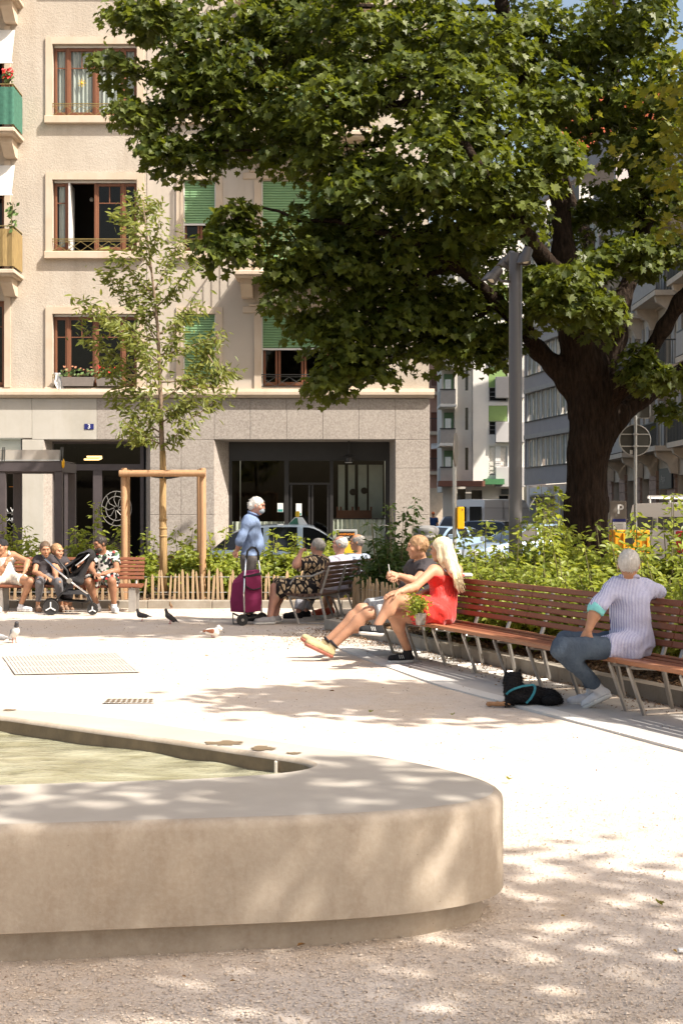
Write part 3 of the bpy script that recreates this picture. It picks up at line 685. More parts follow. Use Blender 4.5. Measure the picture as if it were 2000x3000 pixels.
for a, b in ((66, 130), (-240, -90)): panel(a, b, 1288, 1710, 'limestone')
MB().box((fx(-90), PX, zg), (fx(66), FY+.008, fz(1642)), .006).build('stone_panel', 'limestone', HB)
for xa in range(-21, -11, 2): MB().box((xa+.004, PX, zg), (xa+1.996, FY+.008, fz(1172)), .006).build('stone_panel', 'limestone', HB)
def splay(h, dl, dr, dt, depth, mat):
    x0, x1, z0, z1 = h; a, b, t = x0+dl, x1-dr, z1-dt; y = FY-.03; y2 = FY+depth; m = MB()
    m.quad((x0, y, z0), (x0, y, z1), (a, y2, t), (a, y2, z0)); m.quad((x1, y, z1), (x1, y, z0), (b, y2, z0), (b, y2, t)); m.quad((x0, y, z1), (x1, y, z1), (b, y2, t), (a, y2, t)); m.build('reveal', mat, HB)
splay(shop, .34, .13, .02, .62, 'granite'); splay(door, .16, .155, .02, .40, 'granite')
# right shopfront
ys = FY+.60
def s_x(px): return (px-1000)*ys/FPX
def s_z(py): return CAMH+(1505-py)*ys/FPX
SF = MB(); 
for a, b in ((672, 680), (833, 846), (966, 976), (1128, 1140)): SF.box((s_x(a), ys-.05, zg), (s_x(b), ys+.05, s_z(1292)))
SF.box((s_x(680), ys-.04, s_z(1350)), (s_x(1128), ys+.04, s_z(1290))); SF.box((s_x(846), ys-.045, s_z(1420)), (s_x(966), ys+.045, s_z(1414))); SF.box((s_x(680), ys-.05, zg), (s_x(833), ys+.05, zg+.3)); SF.box((s_x(976), ys-.05, zg), (s_x(1128), ys+.05, zg+.3))
for a in (850, 903, 912, 958): SF.box((s_x(a), ys-.03, zg), (s_x(a+6), ys+.03, s_z(1420)))
SF = SF.build('shopfront', 'dark_frame', HB)
for a, b, c, d in ((680, 833, 1350, 1690), (846, 966, 1350, 1414), (856, 903, 1420, 1690), (918, 958, 1420, 1690), (976, 1128, 1350, 1690)): MB().quad((s_x(a), ys, s_z(d)), (s_x(b), ys, s_z(d)), (s_x(b), ys, s_z(c)), (s_x(a), ys, s_z(c))).build('pane', 'glass', SF)
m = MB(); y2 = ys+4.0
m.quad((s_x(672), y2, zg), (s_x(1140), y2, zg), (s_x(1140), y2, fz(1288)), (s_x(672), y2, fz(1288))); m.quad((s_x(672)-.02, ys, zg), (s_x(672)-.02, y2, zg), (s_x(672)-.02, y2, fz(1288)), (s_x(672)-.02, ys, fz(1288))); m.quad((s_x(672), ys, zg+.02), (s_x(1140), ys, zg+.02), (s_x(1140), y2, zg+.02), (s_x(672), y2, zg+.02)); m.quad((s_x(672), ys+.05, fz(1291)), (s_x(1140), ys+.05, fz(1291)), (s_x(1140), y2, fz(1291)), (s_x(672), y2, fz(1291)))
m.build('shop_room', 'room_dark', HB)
m = MB()
for a, b in ((990, 1010), (1020, 1040), (1050, 1076), (1082, 1124)): m.box((s_x(a), ys+.9, zg+.8), (s_x(b), ys+.98, s_z(1358)))
m.build('wall_boards', 'pale_wall', HB)
for a, b in ((1034, 1440), (1068, 1436)): MB().lathe((s_x(a), ys+.86, s_z(b)), [(.085, 0), (.085, .03)], 16, (0, -1, 0)).build('wall_mirror', 'room_dark', HB)
pleated(s_x(976), s_x(1126), s_z(1690), s_z(1522), ys+.14, .035, .12).build('cafe_curtain', 'cafe_curtain', HB, smooth=True)
MB().bar((s_x(976), ys+.14, s_z(1520)), (s_x(1128), ys+.14, s_z(1520)), .03, .03).build('curtain_rod', 'dark_frame', HB)
pleated(s_x(680), s_x(833), s_z(1690), s_z(1528), ys+.14, .03, .14).build('cafe_curtain', 'cafe_curtain', HB, smooth=True)
m = MB(); m.box((s_x(985), ys+.5, s_z(1520)), (s_x(1090), ys+.6, s_z(1495)))
for a in (985, 995, 1030, 1048, 1085): m.box((s_x(a), ys+.51, s_z(1495)), (s_x(a)+.05, ys+.56, s_z(1484)))
m.build('stacked_chairs', 'brown_band', HB)
MB().lathe((s_x(1021), ys-.25, s_z(1356)), [(.10, 0), (.10, .12), (.17, .14), (.02, .2), (.02, .6)], 18).build('pendant_lamp', 'dark_frame', HB, smooth=True, angle=30)
MB().lathe((s_x(1021), ys-.25, s_z(1357)), [(.09, -.0), (.095, .10)], 18).build('lamp_glass', 'white_paint', HB)
for a, b, c, d in ((813, 830, 1474, 1500), (867, 884, 1475, 1511)):
    p = MB().quad((s_x(a), ys-.055, s_z(d)), (s_x(b), ys-.055, s_z(d)), (s_x(b), ys-.055, s_z(c)), (s_x(a), ys-.055, s_z(c))).build('poster', 'print_white', HB)
    MB().box((s_x(a)+.01, ys-.058, s_z(d)+.01), (s_x(b)-.01, ys-.0565, s_z(d)+.07)).build('poster_print', 'print_teal', p)
# left doorway with a curled neon sign
yd = FY+.38
def d_x(px): return (px-1000)*yd/FPX
def d_z(py): return CAMH+(1505-py)*yd/FPX
D_ = MB()
for a, b in ((150, 158), (190, 200), (274, 300), (366, 374), (412, 422)): D_.box((d_x(a), yd-.04, zg), (d_x(b), yd+.04, d_z(1372) if 160 < a < 380 else d_z(1292)))
D_.box((d_x(158), yd-.05, d_z(1378)), (d_x(412), yd+.05, d_z(1360))); D_.box((d_x(150), yd-.045, d_z(1300)), (d_x(422), yd+.045, d_z(1291)))
D_ = D_.build('door_frame', 'shelter_frame', HB)
for a, b in ((200, 274), (300, 366)): MB().quad((d_x(a), yd, zg), (d_x(b), yd, zg), (d_x(b), yd, d_z(1378)), (d_x(a), yd, d_z(1378))).build('door_pane', 'glass', D_)
MB().quad((d_x(158), yd, d_z(1360)), (d_x(412), yd, d_z(1360)), (d_x(412), yd, d_z(1300)), (d_x(158), yd, d_z(1300))).build('transom_pane', 'glass', D_)
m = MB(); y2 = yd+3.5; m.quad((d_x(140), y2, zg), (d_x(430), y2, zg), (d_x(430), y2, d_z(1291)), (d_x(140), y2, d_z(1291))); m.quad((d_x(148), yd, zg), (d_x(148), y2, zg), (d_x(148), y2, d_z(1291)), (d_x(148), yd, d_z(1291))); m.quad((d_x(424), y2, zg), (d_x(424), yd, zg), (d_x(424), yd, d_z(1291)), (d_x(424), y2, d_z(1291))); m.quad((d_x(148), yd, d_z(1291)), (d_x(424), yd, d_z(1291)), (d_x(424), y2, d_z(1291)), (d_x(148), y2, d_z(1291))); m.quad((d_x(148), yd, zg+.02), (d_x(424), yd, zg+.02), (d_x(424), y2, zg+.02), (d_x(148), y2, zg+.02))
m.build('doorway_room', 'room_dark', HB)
m = MB(); yn = yd+.4; s_ = yn/FPX
def nz(px, py): return V((px-1000)*s_, yn, CAMH+(1505-py)*s_)
m.tube([nz(247, 1346), nz(290, 1346), nz(299, 1342), nz(299, 1338), nz(255, 1338)], .022, 8); m.build('neon_sign', 'neon', HB, smooth=True)
cc = nz(350, 1490); yk = yd-.06; cc.y = yk
m = MB()
for r in (.37, .26): m.tube([cc+V(r*math.cos(2*PI*k/28), 0, r*1.15*math.sin(2*PI*k/28)) for k in range(28)], .010, 5, closed=True)
for j in range(9):
    a = 2*PI*j/9; m.tube([cc+V(.05*math.cos(a), 0, .05*math.sin(a)), cc+V(.2*math.cos(a+.5), 0, .23*math.sin(a+.5)), cc+V(.36*math.cos(a+.2), 0, .41*math.sin(a+.2))], .008, 5)
m.build('window_decal', 'steel_dull', D_)
p = MB().box((fx(249), PX-.012, fz(1258)), (fx(276), PX-.001, fz(1242))).build('house_number_plate', 'plate_blue', HB)
def text(name, s, loc, size, mat, parent, rz=0.0, bold=True, align='CENTER', ext=.001, sx=1.0):
    c = bpy.data.curves.new(name, 'FONT'); c.body = s; c.size = size; c.align_x = align; c.align_y = 'CENTER'; c.extrude = ext; c.resolution_u = 3
    if bold: c.offset = size*.018
    ob = bpy.data.objects.new(name, c); COL.objects.link(ob); dg = bpy.context.evaluated_depsgraph_get(); me = bpy.data.meshes.new_from_object(ob.evaluated_get(dg)); bpy.data.objects.remove(ob); 
    o = bpy.data.objects.new(name, me); COL.objects.link(o); me.materials.clear(); me.materials.append(MAT[mat]); o.parent = parent
    o.location = Vector(loc)-off_of(parent); o.rotation_euler = (PI/2, 0, rz); o.scale = (sx, 1, 1); return o
text('house_number', '3', (fx(262.5), PX-.014, fz(1250)), .15, 'print_white', p)
# left shop window, with its lettering
yw = FY+.12; LW = MB()
LW.box((fx(-90), yw-.03, fz(1640)), (fx(-84), yw+.03, fz(1285))).box((fx(60), yw-.03, fz(1640)), (fx(66), yw+.03, fz(1285))).box((fx(-84), yw-.028, fz(1640)), (fx(60), yw+.028, fz(1634))); LW = LW.build('shop_window', 'dark_frame', HB)
MB().quad((fx(-84), yw, fz(1634)), (fx(60), yw, fz(1634)), (fx(60), yw, fz(1380)), (fx(-84), yw, fz(1380))).build('pane', 'glass', LW)
MB().box((fx(-84), yw-.02, fz(1380)), (fx(60), yw+.02, fz(1286))).build('blind_panel', 'pale_wall', LW)
m = MB(); m.quad((fx(-84), yw+1.6, fz(1640)), (fx(60), yw+1.6, fz(1640)), (fx(60), yw+1.6, fz(1285)), (fx(-84), yw+1.6, fz(1285))); m.quad((fx(62), yw, fz(1640)), (fx(62), yw, fz(1285)), (fx(62), yw+1.6, fz(1285)), (fx(62), yw+1.6, fz(1640))); m.build('shop_room', 'room_dark', HB)
for s, py, sz in (('LA VIE', 1494, .16), ('VOUREZ', 1522, .10)): text('window_lettering', s, (fx(54), yw-.012, fz(py)), sz, 'print_white', LW, align='RIGHT', bold=False)
for py, w_ in ((1503, .33), (1508, .2), (1513, .17), (1529, .2), (1541, .2)):
    for j in range(int(w_/.04)): MB().box((fx(54)-.04*j-.03, yw-.014, fz(py)-.008), (fx(54)-.04*j, yw-.011, fz(py)+.008)).build('window_lettering', 'steel_dull', LW)
m = MB(); m.bar((fx(16), yw+.3, fz(1425)), (fx(60), yw+.3, fz(1425)), .03, .02); m.build('shop_shelf', 'print_orange', LW)
# flower boxes and pots on the house, things of their own
def posy(name, label, cat, c, w_, mat, pot='planter_grey', n_=40, h=.14, group=None, potd=.14, poth=.12):
    R0 = root(name, label, cat, (c[0], c[1], c[2]), group)
    MB().add([(c[0]-w_/2, c[1]-potd/2, c[2]), (c[0]+w_/2, c[1]-potd/2, c[2]), (c[0]+w_/2, c[1]+potd/2, c[2]), (c[0]-w_/2, c[1]+potd/2, c[2]), (c[0]-w_/2-.03, c[1]-potd/2-.02, c[2]+poth), (c[0]+w_/2+.03, c[1]-potd/2-.02, c[2]+poth), (c[0]+w_/2+.03, c[1]+potd/2+.02, c[2]+poth), (c[0]-w_/2-.03, c[1]+potd/2+.02, c[2]+poth)], [(0, 3, 2, 1), (4, 5, 6, 7), (0, 1, 5, 4), (1, 2, 6, 5), (2, 3, 7, 6), (3, 0, 4, 7)]).build('planter', pot, R0)
    rr = random.Random(int(abs(c[0]*100)))
    for nm, mt, q, s0 in (('foliage', 'plant_green', n_, .05), ('blossom', mat, n_ if n_ > 80 else n_//3, .04)):
        m = MB()
        for i in range(q):
            p = V(c[0]+(rr.random()-.5)*w_*1.1, c[1]+(rr.random()-.6)*.2, c[2]+poth+(.2 if nm == 'foliage' else .5)*h+rr.random()*h*.7); d = V(rr.gauss(0, 1), rr.gauss(0, 1)-.8, rr.gauss(0, 1)+.5).normalized(); a = d.orthogonal().normalized()*s0*(.6+.7*rr.random()); b = d.cross(a); m.add([p-a, p+b*.7, p+a, p-b*.7], [(0, 1, 2, 3)])
        m.build(nm, mt, R0)
posy('flower_pot', 'red geraniums in a pot on the green screened balcony rail', 'flower pot', (fx(46), FY-.80, fz(300)), .22, 'geranium', 'terracotta', 90, .34, potd=.2, poth=.16)
posy('window_box', 'grey window box with dried orange flowers on the lowest cream house sill', 'window box', (fx(232), FY-.10, fz(1133)), .74, 'terracotta', 'planter_grey', 60, .22, potd=.18, poth=.22)
posy('window_box', 'window box with red flowers half hidden behind the young tree', 'window box', (fx(322), FY-.10, fz(1133)), .55, 'geranium', 'planter_grey', 60, .24, potd=.18, poth=.2)
m = MB(); vs = []
for i in range(9):
    for j in range(6): vs.append((fx(163+j*4.6+i*.9)+.02*math.sin(i+j), FY-.16-.03*math.sin(j*2+i*.4), fz(1094+i*6.2)))
m.add(vs, [(i*6+j, i*6+j+1, (i+1)*6+j+1, (i+1)*6+j) for i in range(8) for j in range(5)])
tag(m.build('hanging_towel', 'white_paint', None, smooth=True, loc=(fx(175), FY-.17, fz(1146))), 'white towel hanging over the window railing beside the grey flower box', 'towel')
c = V(fx(58), FY-.9, fz(690)); Rk = root('balcony_plant', 'thin climbing plant rising above the straw screened balcony', 'plant', c.to_tuple()); m = MB(); m2 = MB(); rr = random.Random(5)
m.tube([c, c+V(.03, 0, .35), c+V(.05, 0, .62)], .012, 5); m.build('stem', 'twig', Rk)
for i in range(45):
    p = c+V(rr.gauss(.02, .05), rr.gauss(0, .05), rr.random()*.7-.1); d = V(rr.gauss(0, 1), rr.gauss(0, 1)-.8, rr.gauss(0, 1)).normalized(); a = d.orthogonal()*.05; b = d.cross(a)*.6; m2.add([p-a, p+b, p+a, p-b], [(0, 1, 2, 3)])
m2.build('foliage', 'plant_green', Rk)
# ================================================================ far houses down the side street
class WF:                                     # a wall's own frame: s along it, z up, d outwards
    def __init__(s, o, u): s.o = Vector((o[0], o[1], 0)); s.u = Vector((u[0], u[1], 0)).normalized(); s.n = Vector((s.u.y, -s.u.x, 0))
    def p(s, a, z, d=0.0): return s.o+s.u*a+s.n*d+Vector((0, 0, z))
    def box(s, m, a0, a1, z0, z1, d0, d1): return m.obox(s.p((a0+a1)/2, (z0+z1)/2, (d0+d1)/2), s.u, s.n, (0, 0, 1), a1-a0, abs(d1-d0), z1-z0)
    def grid(s, m, a0, a1, z0, z1, holes, d=0.0, rev=.2):
        t = MB(); wall_grid(t, a0, a1, z0, z1, holes, 0)
        m.add([s.p(v[0], v[2], d) for v in t.v], t.f); t = MB()
        for h in holes: reveals(t, h, 0, rev)
        m.add([s.p(v[0], v[2], d-v[1]) for v in t.v], t.f)
def blind_window(w, H, h, blind=.5, mat='lime_blind', rail=False, split=False):
    a0, a1, z0, z1 = h; m = MB(); w.box(m, a0, a0+.08, z0, z1, -.16, -.08); w.box(m, a1-.08, a1, z0, z1, -.16, -.08); w.box(m, a0+.08, a1-.08, z0, z0+.08, -.16, -.08); w.box(m, a0+.08, a1-.08, z1-.08, z1, -.16, -.08)
    if split: w.box(m, (a0+a1)/2-.18, (a0+a1)/2+.18, z0+.08, z1-.08, -.16, -.07)
    P_ = m.build('window', 'white_paint', H); m = MB(); m.quad(w.p(a0, z0, -.17), w.p(a1, z0, -.17), w.p(a1, z1, -.17), w.p(a0, z1, -.17)); m.build('pane', 'car_glass', P_)
    if split:
        m = MB(); w.box(m, a0+.1, a0+.6, z0+.1, z1-.1, -.165, -.150); w.box(m, a1-.55, a1-.1, z0+.1, z1-.1, -.165, -.150); m.build('curtain', 'net_curtain', P_)
    if blind > 0: m = MB(); w.box(m, a0+.02, a1-.02, z1-(z1-z0)*blind, z1, -.06, -.03); m.build('blind', mat, P_)
    if rail:
        m = MB()
        for z in (z0+.05, z0+.35, z0+.65, z0+.95): w.box(m, a0, a1, z, z+.03, -.02, .01)
        m.build('window_rail', 'steel_dull', P_)
# --- white house with lime blinds
wY = 98.0; sc = wY/FPX
def wx(px): return (px-1000)*sc
def wz(py): return CAMH+(1505-py)*sc
WH = root('white_house', 'white apartment house with lime green blinds beyond the corner', 'building', (wx(1430), wY, -.25))
w = WF((0, wY), (1, 0))
rows = [(834, 915+26), (952, 1060+16), (1070, 1157+20), (1188, 1275), (1305, 1393)]
holes = [(wx(1430), wx(1486), wz(b), wz(a)) for a, b in rows]
m = MB(); w.grid(m, wx(1385), wx(1535), wz(1412), wz(700), holes); m.quad((wx(1385), wY, wz(1412)), (wx(1385), wY, wz(700)), (wx(1385), wY+14, wz(700)), (wx(1385), wY+14, wz(1412))); m.quad((wx(1385), wY, wz(700)), (wx(1535), wY, wz(700)), (wx(1535), wY+14, wz(700)), (wx(1385), wY+14, wz(700))); m.build('wall', 'white_wall', WH)
for k, h in enumerate(holes): blind_window(w, WH, h, (.6, .6, .62, .55, 0)[k], rail=True, split=k == 4)
w2 = WF((0, wY+.6), (1, 0)); slits = [(wx(1364), wx(1373), wz(b), wz(a)) for a, b in ((962, 1022), (1080, 1142), (1192, 1258), (1310, 1376))]
slits = [(a, b, c, d) for a, b, c, d in slits]
m = MB(); w2.grid(m, wx(1333), wx(1385)-.02, wz(1410), wz(720), slits); m.quad((wx(1333), wY+.6, wz(1410)), (wx(1333), wY+.6, wz(720)), (wx(1333), wY+14, wz(720)), (wx(1333), wY+14, wz(1410))); m.build('stair_wall', 'cream_wall', WH)
for h in slits: m = MB(); m.quad(w2.p(h[0], h[2], -.15), w2.p(h[1], h[2], -.15), w2.p(h[1], h[3], -.15), w2.p(h[0], h[3], -.15)); m.build('slit_pane', 'car_glass', WH)
# grey balcony boxes at the right of the white wall
for a, b in ((990, 1042), (1105, 1167), (1237, 1297), (1368, 1427)): MB().box((wx(1449), wY-.4, wz(b)), (wx(1535), wY-.02, wz(a)), .03).build('balcony_box', 'light_panel', WH)
# side balconies with railings on the left
for k, (a, b) in enumerate(((940, 1076-118), (1055, 1078), (1140+35, 1295-5), (1255, 1305), (1375, 1412))[:0]): pass
for py in (1070, 1186, 1300, 1412):
    z = wz(py); B_ = MB().box((wx(1285), wY-.9, z-.2), (wx(1333), wY+2.0, z), .02).build('balcony', 'white_wall', WH)
    m = MB(); m.box((wx(1287), wY-.86, z+.02), (wx(1333)-.05, wY-.82, z+.95)); m.box((wx(1287), wY-.82, z+.02), (wx(1287)+.04, wY+1.5, z+.95)); m.build('balcony_screen', 'shutter_grey', B_)
    MB().box((wx(1285), wY-.9, z+.95), (wx(1333)-.05, wY-.8, z+1.02)).build('handrail', 'rail_dark', B_)
    MB().box((wx(1303), wY+1.0, z+.02), (wx(1330), wY+1.1, z+2.2)).build('balcony_door', 'shutter_dark', B_); MB().box((wx(1302), wY-.4, z+.02), (wx(1319), wY-.33, z+1.7)).build('wind_screen', 'curtain', B_)
MB().box((wx(1297), wY+1.2, wz(1440)), (wx(1333), wY+6, wz(760))).build('balcony_recess_wall', 'cream_wall', WH)
m = MB(); m.box((wx(1281), wY-1.4, wz(1426)), (wx(1414), wY-.05, wz(1410))); m.build('canopy', 'brown_band', WH)
MB().box((wx(1414), wY-1.3, wz(1420)), (wx(1449)+.5, wY-.05, wz(1404))).build('canopy', 'green_band', WH)
m = MB(); w.grid(m, wx(1297), wx(1535), -.3, wz(1413), [(wx(1340), wx(1364), -.1, wz(1432)), (wx(1381), wx(1413), wz(1500), wz(1436)), (wx(1462), wx(1490), wz(1468), wz(1452))], -.3, .3); m.build('ground_floor', 'cream_wall', WH)
MB().box((wx(1310), wY+.5, -.2), (wx(1430), wY+.6, wz(1425))).box((wx(1455), wY+.5, -.2), (wx(1500), wY+.6, wz(1440))).build('shop_glass', 'car_glass', WH)
m = MB(); w.box(m, wx(1468), wx(1496), wz(1448), wz(1432), -.28, -.1); m.build('shop_sign', 'sign_dark', WH)
# --- pink house behind
PH = root('pink_house', 'pink rendered house with iron balconies beside the granite corner', 'building', (wx(1275)*1.1, 111, -.25))
pY = 110.0; s2 = pY/FPX
def qx(px): return (px-1000)*s2
def qz(py): return CAMH+(1505-py)*s2
w = WF((0, pY), (1, 0)); hs = [(qx(1262), qx(1279), qz(b), qz(a)) for a, b in ((960, 1028), (1083, 1130), (1208, 1262), (1318, 1376))]
m = MB(); w.grid(m, qx(1225), qx(1300), qz(1430), qz(760), hs); m.quad((qx(1300), pY, -.3), (qx(1300), pY+8, -.3), (qx(1300), pY+8, qz(760)), (qx(1300), pY, qz(760))); m.build('wall', 'pink_wall', PH)
for h in hs: m = MB(); m.quad(w.p(h[0], h[2], -.15), w.p(h[1], h[2], -.15), w.p(h[1], h[3], -.15), w.p(h[0], h[3], -.15)); m.build('shuttered_window', 'brown_band', PH)
MB().box((qx(1225), pY-.3, -.3), (qx(1300), pY-.05, qz(1430))).build('ground_floor', 'tan_stone', PH)
for py in (1150, 1266, 1382):
    z = qz(py); b = MB().box((qx(1255), pY-.9, z-.25), (qx(1297), pY, z), .02).build('balcony', 'tan_stone', PH); m = MB(); m.bar((qx(1256), pY-.85, z+1), (qx(1296), pY-.85, z+1), .06, .05)
    for i in range(11): m.bar((qx(1257)+i*.1, pY-.85, z), (qx(1257)+i*.1, pY-.85, z+1), .03, .03)
    m.build('balustrade', 'rail_dark', b)
m = MB(); z = qz(1318); m.add([(qx(1258), pY-1.6, z), (qx(1301), pY-1.8, z+.1), (qx(1301), pY-.05, z+.55), (qx(1262), pY-.05, z+.5)], [(0, 1, 2, 3)]); m.build('awning', 'white_paint', PH)
# --- grey ribbon-window block
GH = root('grey_office_block', 'grey panelled block with ribbon windows behind the tall lamp post', 'building', (13.5, 88, -.25))
w = WF((11.45, 98.6), (1.34, -7.4)); LG = 20.2; zf = lambda py: CAMH+(1505-py)*95/FPX
bands = [(1422, 1370), (1289, 1234), (1158, 1102), (1102-81, 1102-133), (940-52, 940-104), (808-52, 808-104)]
fl = 133*95/FPX
z0 = zf(1370); hh = (1370-1289)*95/FPX
m = MB(); hol = [(3.9, LG-.3, z0+k*fl, z0+hh+k*fl) for k in range(6)]
w.grid(m, 3.6, LG, zf(1422), z0+6*fl, hol, 0, .3); m.quad(w.p(LG, -.3), w.p(LG, -.3, -2.5), w.p(LG, z0+6*fl, -2.5), w.p(LG, z0+6*fl)); m.quad(w.p(7, z0+6*fl), w.p(LG, z0+6*fl), w.p(LG, z0+6*fl, -9), w.p(7, z0+6*fl, -9)); m.build('wall', 'grey_panel', GH)
rr = random.Random(3)
for k, h in enumerate(hol[:5]):
    m = MB(); w.box(m, 3.9, LG-.3, h[2]-.06, h[2], -.05, .08); m.build('sill', 'rail_dark', GH)
    m = MB(); w.box(m, 3.9, LG-.3, h[3]+.01, h[3]+.28, .0, .14); m.build('band', 'shutter_grey', GH)
    P_ = MB(); x = 3.9
    while x < LG-.4: w.box(P_, x, x+.09, h[2], h[3], -.2, -.1); x += .95
    P_ = P_.build('ribbon_window', 'white_paint', GH)
    x = 3.9
    while x < LG-.4:
        m = MB(); m.quad(w.p(x, h[2], -.16), w.p(x+.95, h[2], -.16), w.p(x+.95, h[3], -.16), w.p(x, h[3], -.16)); m.build('pane', 'glass', P_)
        m = MB(); a = rr.random()*.3; w.box(m, x+.05, x+.9, h[2]+(.02 if rr.random() < .7 else .45), h[3], -.26, -.23); m.build('net_curtain', 'net_curtain', P_); x += .95
    m = MB(); m.quad(w.p(7, h[2], -2), w.p(LG, h[2], -2), w.p(LG, h[3], -2), w.p(7, h[3], -2)); m.build('room_back', 'room_mid', GH)
m = MB(); w.grid(m, 3.6, LG, -.3, zf(1423), [(3.9, 9, -.1, zf(1455)), (10, 18, -.1, zf(1455))], -.3, .4); m.build('ground_floor', 'light_panel', GH)
m = MB(); w.box(m, 2.5, 18, -.2, zf(1455), -.8, -.75); m.build('shop_glass', 'car_glass', GH)
m = MB(); w.box(m, 4.4, 8.0, zf(1450), zf(1430), -.28, -.12); s_ = m.build('shop_sign', 'print_white', GH)
# red-roofed house beyond and pale tall block, both glimpsed through the crown
RH = root('red_roof_house', 'far house with an orange red roof glimpsed through the tree crown', 'building', (24, 120, -.25)); 
MB().box((16.5, 116, -.2), (30, 128, 31)).build('wall', 'white_wall', RH); MB().prism([(15.8, 115.5, 31), (30.7, 115.5, 31), (27, 115.5, 35.5), (19.5, 115.5, 35.5)], (0, 13, 0)).build('roof', 'roof_red', RH)
for i in range(5):
    for j in range(8): MB().box((18+i*2.4, 115.95, 2+j*3.5), (19.2+i*2.4, 116.1, 3.8+j*3.5)).build('window', 'car_glass', RH)
# --- ornate beige house on the right
EH = root('ornate_house', 'ornate beige stone house with balconies and grey shutters on the right', 'building', (15.5, 66, -.25))
w = WF((14.35, 80.5), (0, -1)); LE = 30.0
F1, FH_ = 4.35, 3.3
hol = []
for k in range(4):
    for i in range(9): hol.append((1.0+i*3.2, 2.3+i*3.2, F1+.15+k*FH_, F1+2.55+k*FH_))
m = MB(); w.grid(m, 0, LE, F1-.3, F1+4*FH_+.6, hol, 0, .25); m.quad(w.p(0, -.3), w.p(0, F1+4*FH_+.6), w.p(0, F1+4*FH_+.6, -10), w.p(0, -.3, -10)); m.quad(w.p(0, F1+4*FH_+.6), w.p(LE, F1+4*FH_+.6), w.p(LE, F1+4*FH_+.6, -10), w.p(0, F1+4*FH_+.6, -10)); m.build('wall', 'beige_wall', EH)
for h in hol:
    m = MB(); m.quad(w.p(h[0], h[2], -.2), w.p(h[1], h[2], -.2), w.p(h[1], h[3], -.2), w.p(h[0], h[3], -.2)); P_ = m.build('window', 'car_glass', EH)
    for a in (h[0]-.62, h[1]+.02): m = MB(); w.box(m, a, a+.6, h[2], h[3], .02, .08); m.build('shutter', 'shutter_grey', P_)
    m = MB(); w.box(m, h[0]-.1, h[1]+.1, h[3]+.02, h[3]+.22, 0, .12); m.build('lintel', 'tan_stone', P_)
for k in range(4):
    m = MB(); w.box(m, 0, LE, F1-.3+k*FH_-.02, F1-.05+k*FH_, 0, .14); m.build('string_course', 'tan_stone', EH)
def ebalc(a0, a1, z, solid):
    m = MB(); w.box(m, a0, a1, z-.22, z, .02, 1.1); b = m.build('balcony', 'tan_stone', EH); m = MB()
    w.box(m, a0, a1, z+.98, z+1.04, 1.0, 1.06)
    n_ = int((a1-a0)/.14)
    for i in range(n_+1): w.box(m, a0+i*(a1-a0)/n_-.012, a0+i*(a1-a0)/n_+.012, z, z+1, 1.02, 1.045)
    for e in (a0+.03, a1-.03):
        w.box(m, e-.02, e+.02, z+.98, z+1.04, .1, 1.0)
        for i in range(7): w.box(m, e-.012, e+.012, z, z+1, .12+i*.14, .145+i*.14)
    m.build('balustrade', 'rail_dark', b)
    if solid: m = MB(); w.box(m, a0, a1, z+.05, z+.95, 1.055, 1.08); w.box(m, a0-.03, a0-.005, z+.05, z+.95, .1, 1.0); m.build('balcony_screen', 'shutter_grey', b)
    for e in (a0+.5, a1-.5):
        pr = [w.p(e-.15, z-.225, .02), w.p(e-.15, z-.225, 1.0), w.p(e-.15, z-.45, .95), w.p(e-.15, z-.75, .5), w.p(e-.15, z-1.15, .32), w.p(e-.15, z-1.2, .02)]; MB().prism(pr, w.u*.3).build('bracket', 'tan_stone', b)
for k in range(4):
    for i in range(4): ebalc(.4+i*7.2+(k % 2)*1.5, 5.4+i*7.2+(k % 2)*1.5, F1+k*FH_, (k+i) % 3 == 1)
# rusticated ground floor piers with arches
m = MB(); ar = [(1.2+i*3.6, 3.2+i*3.6, -.2, 3.1) for i in range(8)]
w.grid(m, 0, LE, -.3, F1-.3, ar, -.02, .5); m.build('ground_floor', 'tan_stone', EH)
for h in ar:
    m = MB(); m.quad(w.p(h[0], h[2], -.5), w.p(h[1], h[2], -.5), w.p(h[1], h[3], -.5), w.p(h[0], h[3], -.5)); m.build('shop_glass', 'car_glass', EH)
for i in range(9):
    a0 = .05+(i-.0)*3.6-.35 if i else .05
    for j in range(8):
        m = MB(); w.box(m, max(.02, a0), a0+1.45, -.1+j*.44+.012, -.1+(j+1)*.44-.012, -.01, .10+.03*rr.random()); m.build('rustic_block', 'red_stone', EH)
m = MB(); w.box(m, 16.6, 19.0, 2.55, 3.45, .14, .22); sg = m.build('shop_sign', 'black_plastic', EH)
text('shop_sign_lettering', 'Appa', w.p(17.4, 3.0, .225), .42, 'steel_dull', sg, rz=-PI/2, bold=False)

